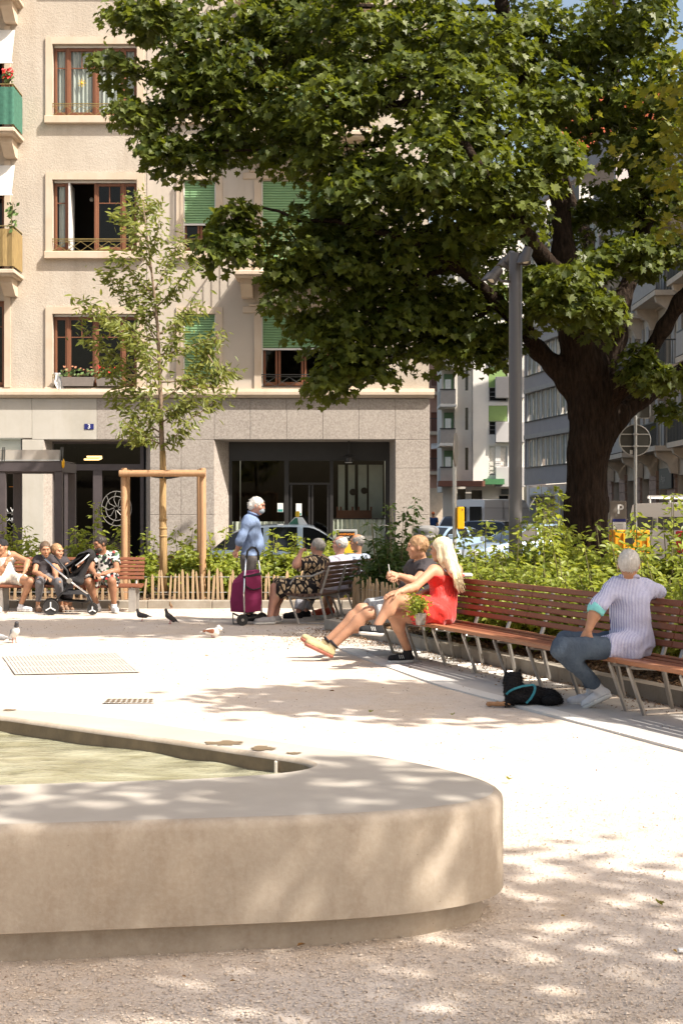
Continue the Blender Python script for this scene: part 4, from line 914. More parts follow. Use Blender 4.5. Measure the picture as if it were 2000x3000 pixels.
# ================================================================ vehicles
def car(name, label, loc, heading, L, W_, H_, paint, kind='sedan', group=None):
    """heading: direction of travel in the plan"""
    hv = Vector((heading[0], heading[1], 0)).normalized(); rz = math.atan2(hv.y, hv.x)
    R0 = root(name, label, 'van' if kind == 'van' else 'car', loc, group, rz, world=False); OFF.pop(R0.name, None)
    h2 = W_/2
    if kind == 'van':
        belt = [(0, 1.15), (.02, 1.2), (.6, 1.2), (.8, 1.2), (.88, 1.12), (.97, .95), (1, .7)]; gh = (.004, .03, .74, .885); 
    elif kind == 'hatch':
        belt = [(0, .80), (.02, .98), (.1, 1.0), (.5, .96), (.72, .92), (.93, .76), (1, .50)]; gh = (.03, .14, .50, .76)
    else:
        belt = [(0, .70), (.02, .92), (.12, .97), (.5, .94), (.70, .91), (.94, .74), (1, .50)]; gh = (.09, .27, .56, .75)
    def sect(u, zb):
        t = 1-.16*max(0, (u-.88)/.12)**2-.10*max(0, (.10-u)/.10)**2; a = h2*t; x = (u-.5)*L
        return [(x, -a*.90, .18), (x, -a*.985, .30), (x, -a, .55), (x, -a*.985, zb-.10), (x, -a*.93, zb-.02), (x, -a*.80, zb), (x, a*.80, zb), (x, a*.93, zb-.02), (x, a*.985, zb-.10), (x, a, .55), (x, a*.985, .30), (x, a*.90, .18)]
    us = [i/28 for i in range(29)]; rings = []
    def lin(tb, u):
        for (a, p), (b, q) in zip(tb, tb[1:]):
            if a <= u <= b: return p+(q-p)*((u-a)/(b-a))
        return tb[-1][1]
    for u in us: rings.append(sect(u, lin(belt, u)))
    vs = [v for r in rings for v in r]; fs = []
    for i in range(28):
        for j in range(12): fs.append((i*12+j, i*12+(j+1) % 12, (i+1)*12+(j+1) % 12, (i+1)*12+j))
    fs.append(tuple(range(11, -1, -1))); fs.append(tuple(28*12+j for j in range(12)))
    b = MB().add(vs, fs).build('body', paint, R0, smooth=True, loc=(0, 0, 0), angle=38); b.parent = R0; b.location = (0, 0, 0)
    def roofz(u):
        a, c, d, e = gh
        if u < c: t = (u-a)/(c-a); return H_*(1-.0)*(1-(1-t)**1.6)+0*(1-t) if False else lin(belt, a)+(H_-.05-lin(belt, a))*(1-(1-t)**1.7)
        if u > d: t = (e-u)/(e-d); return lin(belt, e)+(H_-.03-lin(belt, e))*(1-(1-t)**1.45)
        s = (u-c)/(d-c); return H_-.05*(1-s)**2-.03*s**2
    gus = [gh[0]+(gh[3]-gh[0])*i/24 for i in range(25)]
    def gsec(u, inset=0.0):
        zb = lin(belt, u)-.03; zr = max(roofz(u)-inset, zb+.01); a = h2*(.90 if kind != 'van' else .96)-inset; f = (zr-zb)/(H_-zb); a2 = a-(.20 if kind != 'van' else .08)*f*h2; x = (u-.5)*L
        return [(x, -a, zb), (x, -a2, zr-.05*f), (x, -a2*.86, zr-.008), (x, 0, zr+.012*f), (x, a2*.86, zr-.008), (x, a2, zr-.05*f), (x, a, zb)]
    rg = [gsec(u, .012) for u in gus]; vs = [v for r in rg for v in r]; fs = [(i*7+j, i*7+j+1, (i+1)*7+j+1, (i+1)*7+j) for i in range(24) for j in range(6)]
    g_ = MB().add(vs, fs).build('glass', 'car_glass' if kind != 'van' else paint, R0, smooth=True, loc=(0, 0, 0), angle=40); g_.location = (0, 0, 0)
    # roof skin with pillars
    rg = [gsec(u) for u in gus]; m = MB(); c0 = (gh[1]-gh[0])/(gh[3]-gh[0]); d0 = (gh[2]-gh[0])/(gh[3]-gh[0])
    i0 = int(round(c0*24))-1; i1 = int(round(d0*24))+1
    for i in range(24):
        a, c = rg[i], rg[i+1]
        for j in range(6):
            top = 1 <= j <= 4
            pillar = (j in (1, 4) and True)
            if (top and i0 <= i < i1) or j in (1, 4) or (kind == 'van' and i < 17): m.add([a[j], a[j+1], c[j+1], c[j]], [(0, 1, 2, 3)])
    for t in (.40, .66):
        i = int(t*24)
        for j in (0, 5): m.add([rg[i][j], rg[i][j+1], rg[i+1][j+1], rg[i+1][j]], [(0, 1, 2, 3)])
    r_ = m.build('roof', paint, R0, smooth=True, loc=(0, 0, 0), angle=40); r_.location = (0, 0, 0)
    for u in (.18, .81):
        for sgn in (-1, 1):
            m = MB(); m.lathe(((u-.5)*L, sgn*(h2-.20), .315), [(.315, 0), (.325, .03), (.325, .17), (.30, .2), (.2, .2)], 20, (0, sgn, 0)); t_ = m.build('wheel', 'rubber', R0, smooth=True, loc=(0, 0, 0), angle=35); t_.location = (0, 0, 0)
            m = MB(); m.lathe(((u-.5)*L, sgn*(h2-.015), .315), [(.19, -.04), (.20, .018), (.06, .024)], 14, (0, sgn, 0)); q = m.build('rim', 'steel', t_, loc=(0, 0, 0)); q.location = (0, 0, 0)
    for sgn in (-1, 1):
        m = MB(); m.box((-L/2-.012, sgn*h2*.78-.13, .66), (-L/2+.10, sgn*h2*.78+.13, .90 if kind != 'van' else 1.25), .02); q = m.build('tail_light', 'taillight', R0, loc=(0, 0, 0)); q.location = (0, 0, 0)
        m = MB(); m.box((L/2-.22, sgn*h2*.70-.16, .56), (L/2-.02, sgn*h2*.70+.16, .70), .02); q = m.build('headlight', 'white_shell', R0, loc=(0, 0, 0)); q.location = (0, 0, 0)
        m = MB(); m.box((L*.20, sgn*(h2+.02), .92), (L*.20+.12, sgn*(h2+.20), 1.06), .02); q = m.build('mirror', paint, R0, loc=(0, 0, 0)); q.location = (0, 0, 0)
    if kind == 'van':
        for k in (-1, 1): m = MB(); m.box((-L/2-.012, k*h2*.47-.36, 1.30), (-L/2+.02, k*h2*.47+.36, H_-.42)); q = m.build('rear_window', 'car_glass', R0, loc=(0, 0, 0)); q.location = (0, 0, 0)
        for z in (.75, 1.25, H_-.5):
            for k in (-1, 1): m = MB(); m.box((-L/2+.1, k*(h2*.988), z), (L*.28, k*(h2*1.004), z+.022)); q = m.build('side_moulding', 'steel_dull', R0, loc=(0, 0, 0)); q.location = (0, 0, 0)
    return R0
RZ = -.254
TX = car('taxi', 'pale blue taxi parked in front of the granite shopfront', (at(872, 1600, 31.0).x, 31.0, RZ), (1, 0), 4.35, 1.8, 1.50, 'paint_blue')
m = MB(); zt = 1.47
m.prism([(-.22, -.09, zt), (.22, -.09, zt), (.10, -.07, zt+.17), (-.06, -.07, zt+.17)], (0, .18, 0)); q = m.build('taxi_sign', 'white_shell', TX, loc=(0, 0, 0)); q.location = (.0, 0, 0)
m = MB(); m.box((-.05, -.06, zt+.172), (.04, .06, zt+.30), .02); q = m.build('taxi_sign_top', 'print_yellow', TX, loc=(0, 0, 0)); q.location = (0, 0, 0)
m = MB(); m.prism([(-.2, -.096, zt+.01), (.02, -.096, zt+.01), (-.0, -.08, zt+.15), (-.06, -.08, zt+.15)], (0, .004, 0)); q = m.build('taxi_sign_patch', 'green_cloth', TX, loc=(0, 0, 0)); q.location = (0, 0, 0)
car('delivery_van', 'white delivery van seen from its rear corner down the street', (at(1455, 1560, 76).x, 76, RZ), (.62, .78), 5.6, 2.0, 2.5, 'paint_white', 'van')
car('parked_car', 'dark navy hatchback parked behind the yellow box', (at(1392, 1560, 58).x, 58, RZ), (-.80, .6), 4.2, 1.78, 1.46, 'paint_navy', 'hatch')
car('parked_car', 'pale blue car half hidden behind the shrubs and lamp post', (at(1545, 1560, 41).x, 41, RZ), (-.93, -.35), 4.2, 1.78, 1.44, 'paint_pale', 'hatch')
car('parked_car', 'small white car far down the street beside the granite corner', (at(1330, 1560, 84).x, 84, RZ), (-.3, -.95), 4.0, 1.75, 1.6, 'paint_white', 'hatch')
car('parked_car', 'light blue car parked behind the grey litter bin', (at(1290, 1560, 47).x, 47, RZ), (-.6, -.8), 4.2, 1.75, 1.32, 'paint_pale')
car('parked_car', 'dark grey sedan behind the parking meter and orange container', (at(1840, 1560, 42).x, 42, RZ), (-.92, -.4), 4.5, 1.8, 1.45, 'paint_grey', 'hatch')
SV = car('parked_van', 'silver van with a roof rack at the right edge', (at(2075, 1560, 40).x, 40.4, RZ), (.72, .7), 5.0, 1.95, 2.05, 'paint_silver', 'van')
m = MB()
for y in (-.7, .7): m.bar((-1.8, y, 2.16), (1.2, y, 2.16), .05, .06)
for x in (-1.7, -.7, .3, 1.1): m.bar((x, -.75, 2.20), (x, .75, 2.20), .05, .04); m.bar((x, -.7, 2.0), (x, -.7, 2.15), .04, .04); m.bar((x, .7, 2.0), (x, .7, 2.15), .04, .04)
q = m.build('roof_rack', 'white_paint', SV, loc=(0, 0, 0)); q.location = (0, 0, 0)

# ================================================================ street furniture
# lamp post with three spotlights
LX, LY = 2.12, 17.5; LP = root('street_lamp', 'tall grey lamp post with three adjustable spotlights in front of the maple', 'street lamp', (LX, LY, .08))
ztop = at(1509, 741, LY).z
MB().lathe((LX, LY, .05), [(.081, 0), (.081, ztop-.07), (.075, ztop-.055), (.0, ztop-.05)], 28).build('post', 'lamp_paint', LP, smooth=True, angle=40)
MB().lathe((LX, LY, .06), [(.15, 0), (.15, .03), (.10, .05)], 24).build('base_plate', 'lamp_paint', LP, smooth=True, angle=30)
def spot(c, ax, joint):
    ax = Vector(ax).normalized(); S_ = MB().lathe(c, [(.0, -.15), (.048, -.15), (.062, -.135), (.064, -.02), (.082, -.01), (.084, .045), (.074, .05), (.069, .02), (.0, .02)], 22, ax).build('spotlight', 'lamp_paint', LP, smooth=True, angle=35)
    MB().lathe(Vector(c)+ax*.03, [(.0, 0), (.066, 0), (.05, .012), (.0, .016)], 20, ax).build('lens', 'cream_paint', S_, smooth=True)
    u = ax.orthogonal(); 
    m = MB(); vs = []; k = 16; side = ax.cross(Vector((0, 0, 1))).normalized(); up = side.cross(ax)
    for i in range(k+1):
        a = PI*i/k; d = side*math.cos(a)+up*math.sin(a); vs.append(Vector(c)+ax*.045+d*.082); vs.append(Vector(c)+ax*(.05+.09*math.sin(a))+d*.082)
    m.add(vs, [(2*i, 2*i+1, 2*i+3, 2*i+2) for i in range(k)]); m.build('visor', 'lamp_paint', S_, smooth=True)
    MB().tube([joint, Vector(joint)*.5+Vector(c)*.5+V(0, 0, -.02), Vector(c)-ax*.05], .018, 8).build('bracket', 'lamp_paint', S_, smooth=True)
c1 = at(1441, 812, LY-.05); spot(c1, (-.62, -.25, -.72), V(LX-.07, LY-.03, at(0, 826, LY).z))
c2 = at(1537, 757, LY-.12); spot(c2, (-.32, -.45, -.84), V(LX+.02, LY-.08, at(0, 774, LY).z))
c3 = at(1484, 768, LY+.16); spot(c3, (-.5, .6, -.62), V(LX-.03, LY+.07, at(0, 778, LY).z))
# signs
SY = 27.6; c = at(1858, 1290, SY); SG = root('road_sign', 'round road sign seen from behind on a galvanised pole right of the maple', 'road sign', (c.x, SY, .1))
MB().lathe((c.x, SY-.06, .05), [(.031, 0), (.031, c.z+.42)], 16).build('pole', 'galvanised', SG, smooth=True, angle=40)
MB().lathe((c.x, SY, c.z), [(.0, 0), (.292, 0), (.292, .008), (.0, .008)], 40, (0, -1, 0)).build('disc', 'sign_dark', SG)
MB().tube([(c.x+.298*math.cos(2*PI*k/40), SY-.012, c.z+.298*math.sin(2*PI*k/40)) for k in range(40)], .013, 6, closed=True).build('rim', 'galvanised', SG, smooth=True)
for dz in (.115, -.115):
    hw = math.sqrt(.29**2-dz**2); MB().box((c.x-hw, SY-.030, c.z+dz-.012), (c.x+hw, SY-.012, c.z+dz+.012), .003).box((c.x-.05, SY-.1, c.z+dz-.02), (c.x+.05, SY-.03, c.z+dz+.02), .006).build('clamp', 'galvanised', SG)
MB().box((c.x-.10, SY-.03, c.z-.27), (c.x-.045, SY-.011, c.z-.19), .003).build('sticker', 'print_white', SG)
c2 = at(1868, 1196, SY); MB().box((c2.x-.19, SY-.008, c2.z-.18), (c2.x+.21, SY, c2.z+.18), .003).build('plate', 'sign_dark', SG)
MB().tube([(c2.x+.22, SY-.012, c2.z+.16), (c2.x+.22, SY-.012, c2.z-.17), (c2.x+.2, SY-.012, c2.z-.19), (c2.x-.2, SY-.012, c2.z-.19)], .011, 6).build('plate_rim', 'galvanised', SG, smooth=True)
SY = 25.0; c = at(1331, 1317, SY); SG = root('road_sign', 'road sign disc seen edge on above a yellow box on a pale pole', 'road sign', (c.x, SY, .1)); dv = V(.972, -.22, 0).normalized(); nv = V(.22, .972, 0)
MB().lathe((c.x, SY+.02, .05), [(.036, 0), (.036, at(0, 1355, SY).z)], 16).build('pole', 'galvanised', SG, smooth=True, angle=40)
MB().lathe((c.x+.015, SY-.03, c.z), [(0, -.012), (.29, -.012), (.30, 0), (.29, .012), (0, .012)], 36, (.98, -.2, 0)).build('disc', 'steel_dull', SG, smooth=True, angle=30)
a, b = at(1337, 1550, SY), at(1357, 1485, SY); MB().box((a.x, SY-.14, a.z), (b.x, SY+.02, b.z), .012).build('yellow_box', 'yellow_paint', SG); MB().lathe((b.x-.03, SY-.141, b.z-.05), [(.01, 0), (.012, .004)], 10, (0, -1, 0)).build('box_lock', 'rail_dark', SG)
# parking meter
SY = 27.5; a, b = at(1784, 1640, SY), at(1833, 1467, SY); PM = root('parking_meter', 'brown grey parking meter with a white letter P beside the trunk', 'parking meter', ((a.x+b.x)/2, SY, .05))
MB().box((a.x, SY-.02, .0), (b.x, SY+.16, b.z), .012).build('cabinet', 'meter_grey', PM)
p = MB().box((at(1793, 0, SY).x, SY-.03, at(0, 1600, SY).z), (at(1831, 0, SY).x, SY-.021, at(0, 1520, SY).z), .003).build('info_panel', 'print_white', PM)
MB().box((at(1793, 0, SY).x, SY-.033, at(0, 1529, SY).z), (at(1831, 0, SY).x, SY-.0305, at(0, 1520, SY).z)).build('info_header', 'plate_blue', p)
for k in range(4): MB().box((at(1800, 0, SY).x, SY-.0325, at(0, 1537+k*4, SY).z), (at(1822, 0, SY).x, SY-.0305, at(0, 1536+k*4, SY).z)).build('info_line', 'steel_dull', p)
text('letter', 'P', (at(1815, 0, SY).x, SY-.024, at(0, 1493, SY).z), .255, 'print_white', PM)
# orange container
SY = 24.3; a, b = at(1798, 1660, SY), at(1901, 1553, SY); OB = root('clothing_container', 'bright orange container standing behind the shrubs at the right', 'container', ((a.x+b.x)/2, SY, .1))
m = MB(); m.box((a.x, SY, .1), (b.x, SY+.5, b.z), .02); m.build('body', 'orange_bin', OB); MB().box((a.x+.17, SY-.05, b.z-.05), (b.x-.01, SY-.001, b.z), .008).box((b.x-.055, SY-.05, .2), (b.x-.01, SY-.001, b.z-.051), .008).box((a.x+.14, SY-.05, .2), (a.x+.17, SY-.001, b.z-.051), .008).build('front_frame', 'orange_bin', OB)
MB().lathe((a.x+.26, SY-.0, b.z-.17), [(.085, 0), (.085, .012), (.06, .014)], 20, (0, -1, 0)).build('opening', 'black_plastic', OB)
# grey litter bin
SY = 20.6; c = at(1246, 1540, SY); GB = root('litter_bin', 'grey cylindrical litter bin behind the couple on the long bench', 'litter bin', (c.x, SY, .1))
MB().lathe((c.x, SY, .1), [(.175, 0), (.18, .02), (.18, c.z-.22), (.19, c.z-.2), (.195, c.z-.16), (.185, c.z-.13), (.12, c.z-.1), (0, c.z-.095)], 32).build('drum', 'bin_grey', GB, smooth=True, angle=35)
MB().lathe((c.x, SY, c.z-.18), [(.197, 0), (.201, .01), (.201, .03), (.197, .04)], 32).build('rim', 'steel_dull', GB, smooth=True, angle=35)
# phone sign
SY = 24.6; a, b = at(979, 1625, SY), at(1046, 1551, SY); TS = root('advert_sign', 'small framed black and yellow sign with orange lettering behind the seated men', 'sign', ((a.x+b.x)/2, SY, .1))
MB().box((a.x, SY-.02, a.z), (b.x, SY+.04, b.z), .01).build('frame', 'galvanised', TS); MB().box((a.x+.04, SY-.024, b.z-.20), (b.x-.04, SY-.0205, b.z-.035)).build('black_field', 'black_plastic', TS); MB().box((a.x+.04, SY-.024, a.z+.03), (b.x-.04, SY-.0205, b.z-.202)).build('yellow_field', 'print_yellow', TS)
cx = (a.x+b.x)/2; text('lettering', 'TAXIPHONE', (cx+.01, SY-.026, b.z-.085), .052, 'print_orange', TS); text('lettering', 'GENEVE', (cx+.0, SY-.026, b.z-.135), .034, 'print_white', TS)
MB().box((cx-.03, SY, 0), (cx+.03, SY+.03, a.z)).build('post', 'galvanised', TS)
# thin metal rack with curved arms
SY = 26.4; RK = root('metal_rack', 'thin metal rack with curved arms in front of the pleated shop curtain', 'rack', (at(1096, 1600, SY).x, SY, -.2)); m = MB()
P2 = lambda px, py, dy=0: at(px, py, SY+dy)
m.tube([P2(1097, 1680), P2(1097, 1540)], .012, 6); m.tube([P2(1063, 1524), P2(1068, 1536), P2(1097, 1543), P2(1120, 1538), P2(1152, 1541)], .010, 6); m.tube([P2(1088, 1526), P2(1092, 1540), P2(1110, 1541), P2(1116, 1524)], .008, 6); m.build('arms', 'galvanised', RK, smooth=True)
for k in range(3): MB().tube([P2(1063, 1571+k*5), P2(1090, 1571+k*5)], .008, 6).build('rod', 'white_paint', RK)
# bus shelter at the left
SY = 26.6; BS = root('bus_shelter', 'dark framed bus shelter with a clear roof panel at the left edge', 'shelter', (at(90, 1700, SY).x, SY+.6, -.2))
for a, b in ((-8, 17), (160, 183)):
    MB().box((at(a, 0, SY).x, SY, -.25), (at(b, 0, SY).x, SY+.12, at(0, 1382, SY).z), .01).build('post', 'shelter_frame', BS)
    MB().box((at(a, 0, SY).x, SY+1.3, -.25), (at(b, 0, SY).x, SY+1.42, at(0, 1382, SY).z), .01).build('post', 'shelter_frame', BS)
zb, zt = at(0, 1382, SY).z, at(0, 1352, SY).z
MB().box((at(-260, 0, SY).x, SY-.02, zb), (at(183, 0, SY).x, SY+.14, zt), .012).build('beam', 'shelter_frame', BS); MB().box((at(-260, 0, SY).x, SY+1.3, zb), (at(183, 0, SY).x, SY+1.44, zt), .012).build('beam', 'shelter_frame', BS)
MB().box((at(165, 0, SY).x, SY+.14, zb+.01), (at(183, 0, SY).x, SY+1.3, zt-.01)).build('beam', 'shelter_frame', BS)
m = MB(); z2 = at(0, 1318, SY).z; m.box((at(-260, 0, SY).x, SY-.02, zt+.01), (at(178, 0, SY).x, SY-.008, z2)); m.box((at(-260, 0, SY).x, SY+.0, zt+.012), (at(178, 0, SY).x, SY+1.4, zt+.022)); m.build('clear_panel', 'clear_panel', BS)
for px in (8, 178): MB().bar((at(px, 0, SY).x, SY-.03, zt-.02), (at(px+3, 0, SY).x, SY-.03, z2+.05), .02, .02).bar((at(px+7, 0, SY).x, SY-.03, zt-.02), (at(px+8, 0, SY).x, SY-.03, z2+.05), .016, .016).build('panel_clip', 'rail_dark', BS)
MB().bar((at(-260, 0, SY).x, SY-.025, zt+.02), (at(178, 0, SY).x, SY-.025, zt+.02), .02, .02).build('panel_rail', 'galvanised', BS)
MB().sphere(at(186, 1358, SY), (.03, .05, .09), 12, 8).build('marker_light', 'yellow_paint', BS, smooth=True)
# ================================================================ smooth solids: distance field + surface nets
def _n(v): v = np.asarray(v, float); return v/max(np.linalg.norm(v), 1e-9)
class Solid:
    def __init__(s, k=.03): s.pr = []; s.k = k; s.cl = []; s.disp = None
    def cone(s, a, b, ra, rb, sq=None, flat=False, k=None, sub=False, flat0=False):
        s.pr.append(('c', np.array(a, float), np.array(b, float), ra, rb, sq, flat, s.k if k is None else k, sub, flat0)); return s
    def ell(s, c, r, axes=None, k=None, sub=False):
        s.pr.append(('e', np.array(c, float), np.array(r, float), axes, s.k if k is None else k, sub)); return s
    def chain(s, pts, rs, **kw):
        for i in range(len(pts)-1): s.cone(pts[i], pts[i+1], rs[i], rs[i+1], **kw)
        return s
    def clip(s, p, nrm): s.cl.append((np.array(p, float), _n(nrm))); return s
    def bounds(s):
        lo = np.full(3, 1e9); hi = -lo
        for p in s.pr:
            if p[0] == 'c':
                if p[8]: continue
                r = max(p[3], p[4]); lo = np.minimum(lo, np.minimum(p[1], p[2])-r); hi = np.maximum(hi, np.maximum(p[1], p[2])+r)
            else:
                if p[5]: continue
                r = p[2].max(); lo = np.minimum(lo, p[1]-r); hi = np.maximum(hi, p[1]+r)
        return lo, hi
    def mesh(s, res):
        lo, hi = s.bounds(); lo -= res*3; hi += res*3
        dims = np.ceil((hi-lo)/res).astype(int)+1; ax = [lo[i]+res*np.arange(dims[i]) for i in range(3)]
        D = np.full(dims, 1.0, np.float32)
        for p in s.pr:
            if p[0] == 'c': r = max(p[3], p[4])*1.02+p[7]+res*2; l = np.minimum(p[1], p[2])-r; h = np.maximum(p[1], p[2])+r
            else: r = p[2].max()+p[4]+res*2; l = p[1]-r; h = p[1]+r
            i0 = np.clip(np.floor((l-lo)/res).astype(int), 0, dims-1); i1 = np.clip(np.ceil((h-lo)/res).astype(int)+1, 1, dims)
            if np.any(i1 <= i0): continue
            X, Y, Z = np.meshgrid(ax[0][i0[0]:i1[0]], ax[1][i0[1]:i1[1]], ax[2][i0[2]:i1[2]], indexing='ij')
            if p[0] == 'c':
                _, a, b, ra, rb, sq, flat, k, sub, flat0 = p; q = np.stack([X-a[0], Y-a[1], Z-a[2]], -1); d = b-a; L = np.linalg.norm(d)
                if sq is not None:
                    dv = _n(sq[0]); d0 = d/max(L, 1e-9); dv = dv-d0*np.dot(dv, d0); dv = _n(dv); q = q+(q@dv)[..., None]*dv*(sq[1]-1)
                t = (q@d)/max(L*L, 1e-12); tc = np.clip(t, 0, 1); e = q-tc[..., None]*d; dist = np.sqrt((e*e).sum(-1))-(ra+(rb-ra)*tc)
                if flat: dist = np.maximum(dist, (t-1)*L)
                if flat0: dist = np.maximum(dist, -t*L)
            else:
                _, c, rr, axes, k, sub = p; q = np.stack([X-c[0], Y-c[1], Z-c[2]], -1)
                if axes is not None: q = q@np.array(axes).T
                g = np.sqrt(((q/rr)**2).sum(-1)); g2 = np.sqrt(((q/(rr*rr))**2).sum(-1)); dist = np.where(g2 > 1e-9, g*(g-1)/np.maximum(g2, 1e-9), -rr.min())
            S_ = D[i0[0]:i1[0], i0[1]:i1[1], i0[2]:i1[2]]
            if sub:
                h = np.clip(.5-.5*(S_+dist)/max(k, 1e-6), 0, 1); S_[...] = S_*(1-h)+(-dist)*h+k*h*(1-h)
            else:
                h = np.clip(.5+.5*(S_-dist)/max(k, 1e-6), 0, 1); S_[...] = S_*(1-h)+dist*h-k*h*(1-h)
        if s.cl or s.disp is not None:
            X, Y, Z = np.meshgrid(*ax, indexing='ij')
            if s.disp is not None: D += s.disp(X, Y, Z).astype(np.float32)
            for p, nv in s.cl: D = np.maximum(D, (X-p[0])*nv[0]+(Y-p[1])*nv[1]+(Z-p[2])*nv[2])
        return nets(D, lo, res)
def nets(D, lo, res):
    I = D < 0; n0, n1, n2 = D.shape
    cnt = np.zeros((n0-1, n1-1, n2-1), np.int8)
    for a in (0, 1):
        for b in (0, 1):
            for c in (0, 1): cnt += I[a:n0-1+a, b:n1-1+b, c:n2-1+c]
    act = np.argwhere((cnt > 0) & (cnt < 8))
    if len(act) == 0: return np.zeros((0, 3)), np.zeros((0, 4), int)
    idx = np.full(cnt.shape, -1, np.int32); idx[act[:, 0], act[:, 1], act[:, 2]] = np.arange(len(act))
    corner = np.array([(a, b, c) for a in (0, 1) for b in (0, 1) for c in (0, 1)]); vals = np.stack([D[act[:, 0]+c[0], act[:, 1]+c[1], act[:, 2]+c[2]] for c in corner], 1)
    acc = np.zeros((len(act), 3)); num = np.zeros(len(act))
    for i in range(8):
        for j in range(i+1, 8):
            if np.abs(corner[i]-corner[j]).sum() != 1: continue
            m_ = (vals[:, i] < 0) != (vals[:, j] < 0); t = np.zeros(len(act)); t[m_] = vals[m_, i]/(vals[m_, i]-vals[m_, j])
            acc[m_] += (corner[i]+(corner[j]-corner[i])*t[m_, None]); num[m_] += 1
    v = lo+(act+acc/num[:, None])*res
    F_ = []
    for ax in range(3):
        u, w = (ax+1) % 3, (ax+2) % 3; sl0 = [slice(None)]*3; sl1 = [slice(None)]*3; sl0[ax] = slice(0, -1); sl1[ax] = slice(1, None)
        for sgn in (0, 1):
            A_ = I[tuple(sl0)]; B_ = I[tuple(sl1)]; m_ = (A_ & ~B_) if sgn == 0 else (~A_ & B_); e = np.argwhere(m_)
            e = e[(e[:, u] > 0) & (e[:, w] > 0) & (e[:, u] < D.shape[u]-1) & (e[:, w] < D.shape[w]-1)]
            if len(e) == 0: continue
            def cell(du, dw): q = e.copy(); q[:, u] += du; q[:, w] += dw; return idx[q[:, 0], q[:, 1], q[:, 2]]
            q = [cell(-1, -1), cell(0, -1), cell(0, 0), cell(-1, 0)]
            if sgn: q = q[::-1]
            F_.append(np.stack(q, 1))
    f = np.concatenate(F_); return v, f[(f >= 0).all(1)]
def solid_obj(name, solids, res, mat, parent, extra=None):
    vs = []; fs = []; b = 0
    for s, r in ([(solids, res)] if isinstance(solids, Solid) else solids):
        v, f = s.mesh(r); vs.append(v); fs.append(f+b); b += len(v)
    ob = npmesh(name, np.concatenate(vs), np.concatenate(fs), mat, parent)
    return ob
# ================================================================ trees and planting
MAPLE = np.array([(0, 0), (.16, .0), (.44, -.08), (.38, .14), (.68, .30), (.44, .40), (.48, .66), (.21, .62), (0, 1.0)], float)
MAPLE = np.concatenate([MAPLE, (MAPLE*[-1, 1])[1:-1][::-1]]); MAPLE[:, 1] -= .1
OVATE = np.array([(0, 0), (.26, .32), (.20, .68), (0, 1.0), (-.20, .68), (-.26, .32)], float)
LANCE = np.array([(0, 0), (.15, .35), (.11, .72), (0, 1.0), (-.11, .72), (-.15, .35)], float)
QUAD = np.array([(0, 0), (.42, .5), (0, 1.0), (-.42, .5)], float)
def leaves(name, pos, nrm, tipd, size, shape, mat, parent, fold=.16, tint=None, rs=None):
    """one flat leaf per row: pos base, nrm face normal, tipd tip direction"""
    n_ = len(pos); nrm = nrm/np.linalg.norm(nrm, axis=1, keepdims=True); tipd = tipd-(tipd*nrm).sum(1, keepdims=True)*nrm; tipd /= np.maximum(np.linalg.norm(tipd, axis=1, keepdims=True), 1e-6); side = np.cross(tipd, nrm)
    k = len(shape); cen = np.array([[0, .42]]); sh = np.concatenate([shape, cen]); z = np.abs(sh[:, 0])*fold*2-.10*sh[:, 1]**2; z[-1] = -.10*.42**2-.02
    V_ = pos[:, None, :]+size[:, None, None]*(sh[None, :, 0, None]*side[:, None, :]+sh[None, :, 1, None]*tipd[:, None, :]+z[None, :, None]*nrm[:, None, :])
    base = (np.arange(n_)*(k+1))[:, None]; F_ = np.stack([np.array([k, i, (i+1) % k]) for i in range(k)])[None]+base[:, :, None]
    tt = np.random.rand(n_) if tint is None else tint
    return npmesh(name, V_.reshape(-1, 3), F_.reshape(-1, 3), mat, parent, smooth=False, attr=np.repeat(tt, k+1))
def rdir(n_, up=0.0):
    d = np.random.normal(size=(n_, 3)); d[:, 2] += up; return d/np.linalg.norm(d, axis=1, keepdims=True)
# ---------------------------------------------------------------- the big maple
MT = root('maple_tree', 'large spreading maple with dark fissured trunk and deep green crown', 'tree', (4.51, 26.3, .1))
TY = 26.3
def T(px, py, dy=0.0): return np.array(at(px, py, TY+dy*1.2))
s = Solid(.14)
s.chain([T(1716, 1775), T(1714, 1640), T(1716, 1480), T(1718, 1330), T(1728, 1200), T(1724, 1080)], [.52, .44, .37, .345, .365, .36])
for a in range(5): an = 2*PI*a/5+.3; s.cone(np.array([4.48+.74*math.cos(an), TY+.74*math.sin(an), .02]), T(1715, 1640), .12, .26)
s.chain([T(1720, 1160), T(1668, 1125), T(1625, 1073), T(1574, 1026), T(1535, 970, -.4), T(1450, 880, -.9), T(1330, 770, -1.3), T(1180, 690, -1.6)], [0.315, 0.200, 0.168, 0.152, 0.142, 0.121, 0.095, 0.063])
s.chain([T(1724, 1080), T(1700, 980), T(1672, 880), T(1650, 740, .3), T(1640, 560, .5), T(1600, 380, .6), T(1520, 200, .5), T(1470, 20, .3), T(1440, -200)], [0.421, 0.368, 0.284, 0.210, 0.179, 0.158, 0.126, 0.106, 0.074])
s.chain([T(1735, 1130), T(1795, 990, .2), T(1818, 880, .4), T(1862, 780, .6), T(1890, 640, .8), T(1850, 470, 1), T(1800, 280, 1.1), T(1790, 60, 1.2), T(1800, -200, 1.2)], [0.315, 0.221, 0.173, 0.158, 0.142, 0.126, 0.106, 0.084, 0.063])
s.chain([T(1740, 1200), T(1812, 1130, -.2), T(1890, 1050, -.5), T(1945, 960, -.7), T(1990, 885, -.9), T(2120, 740, -1.2), T(2260, 560, -1.4)], [0.315, 0.200, 0.158, 0.147, 0.142, 0.115, 0.084])
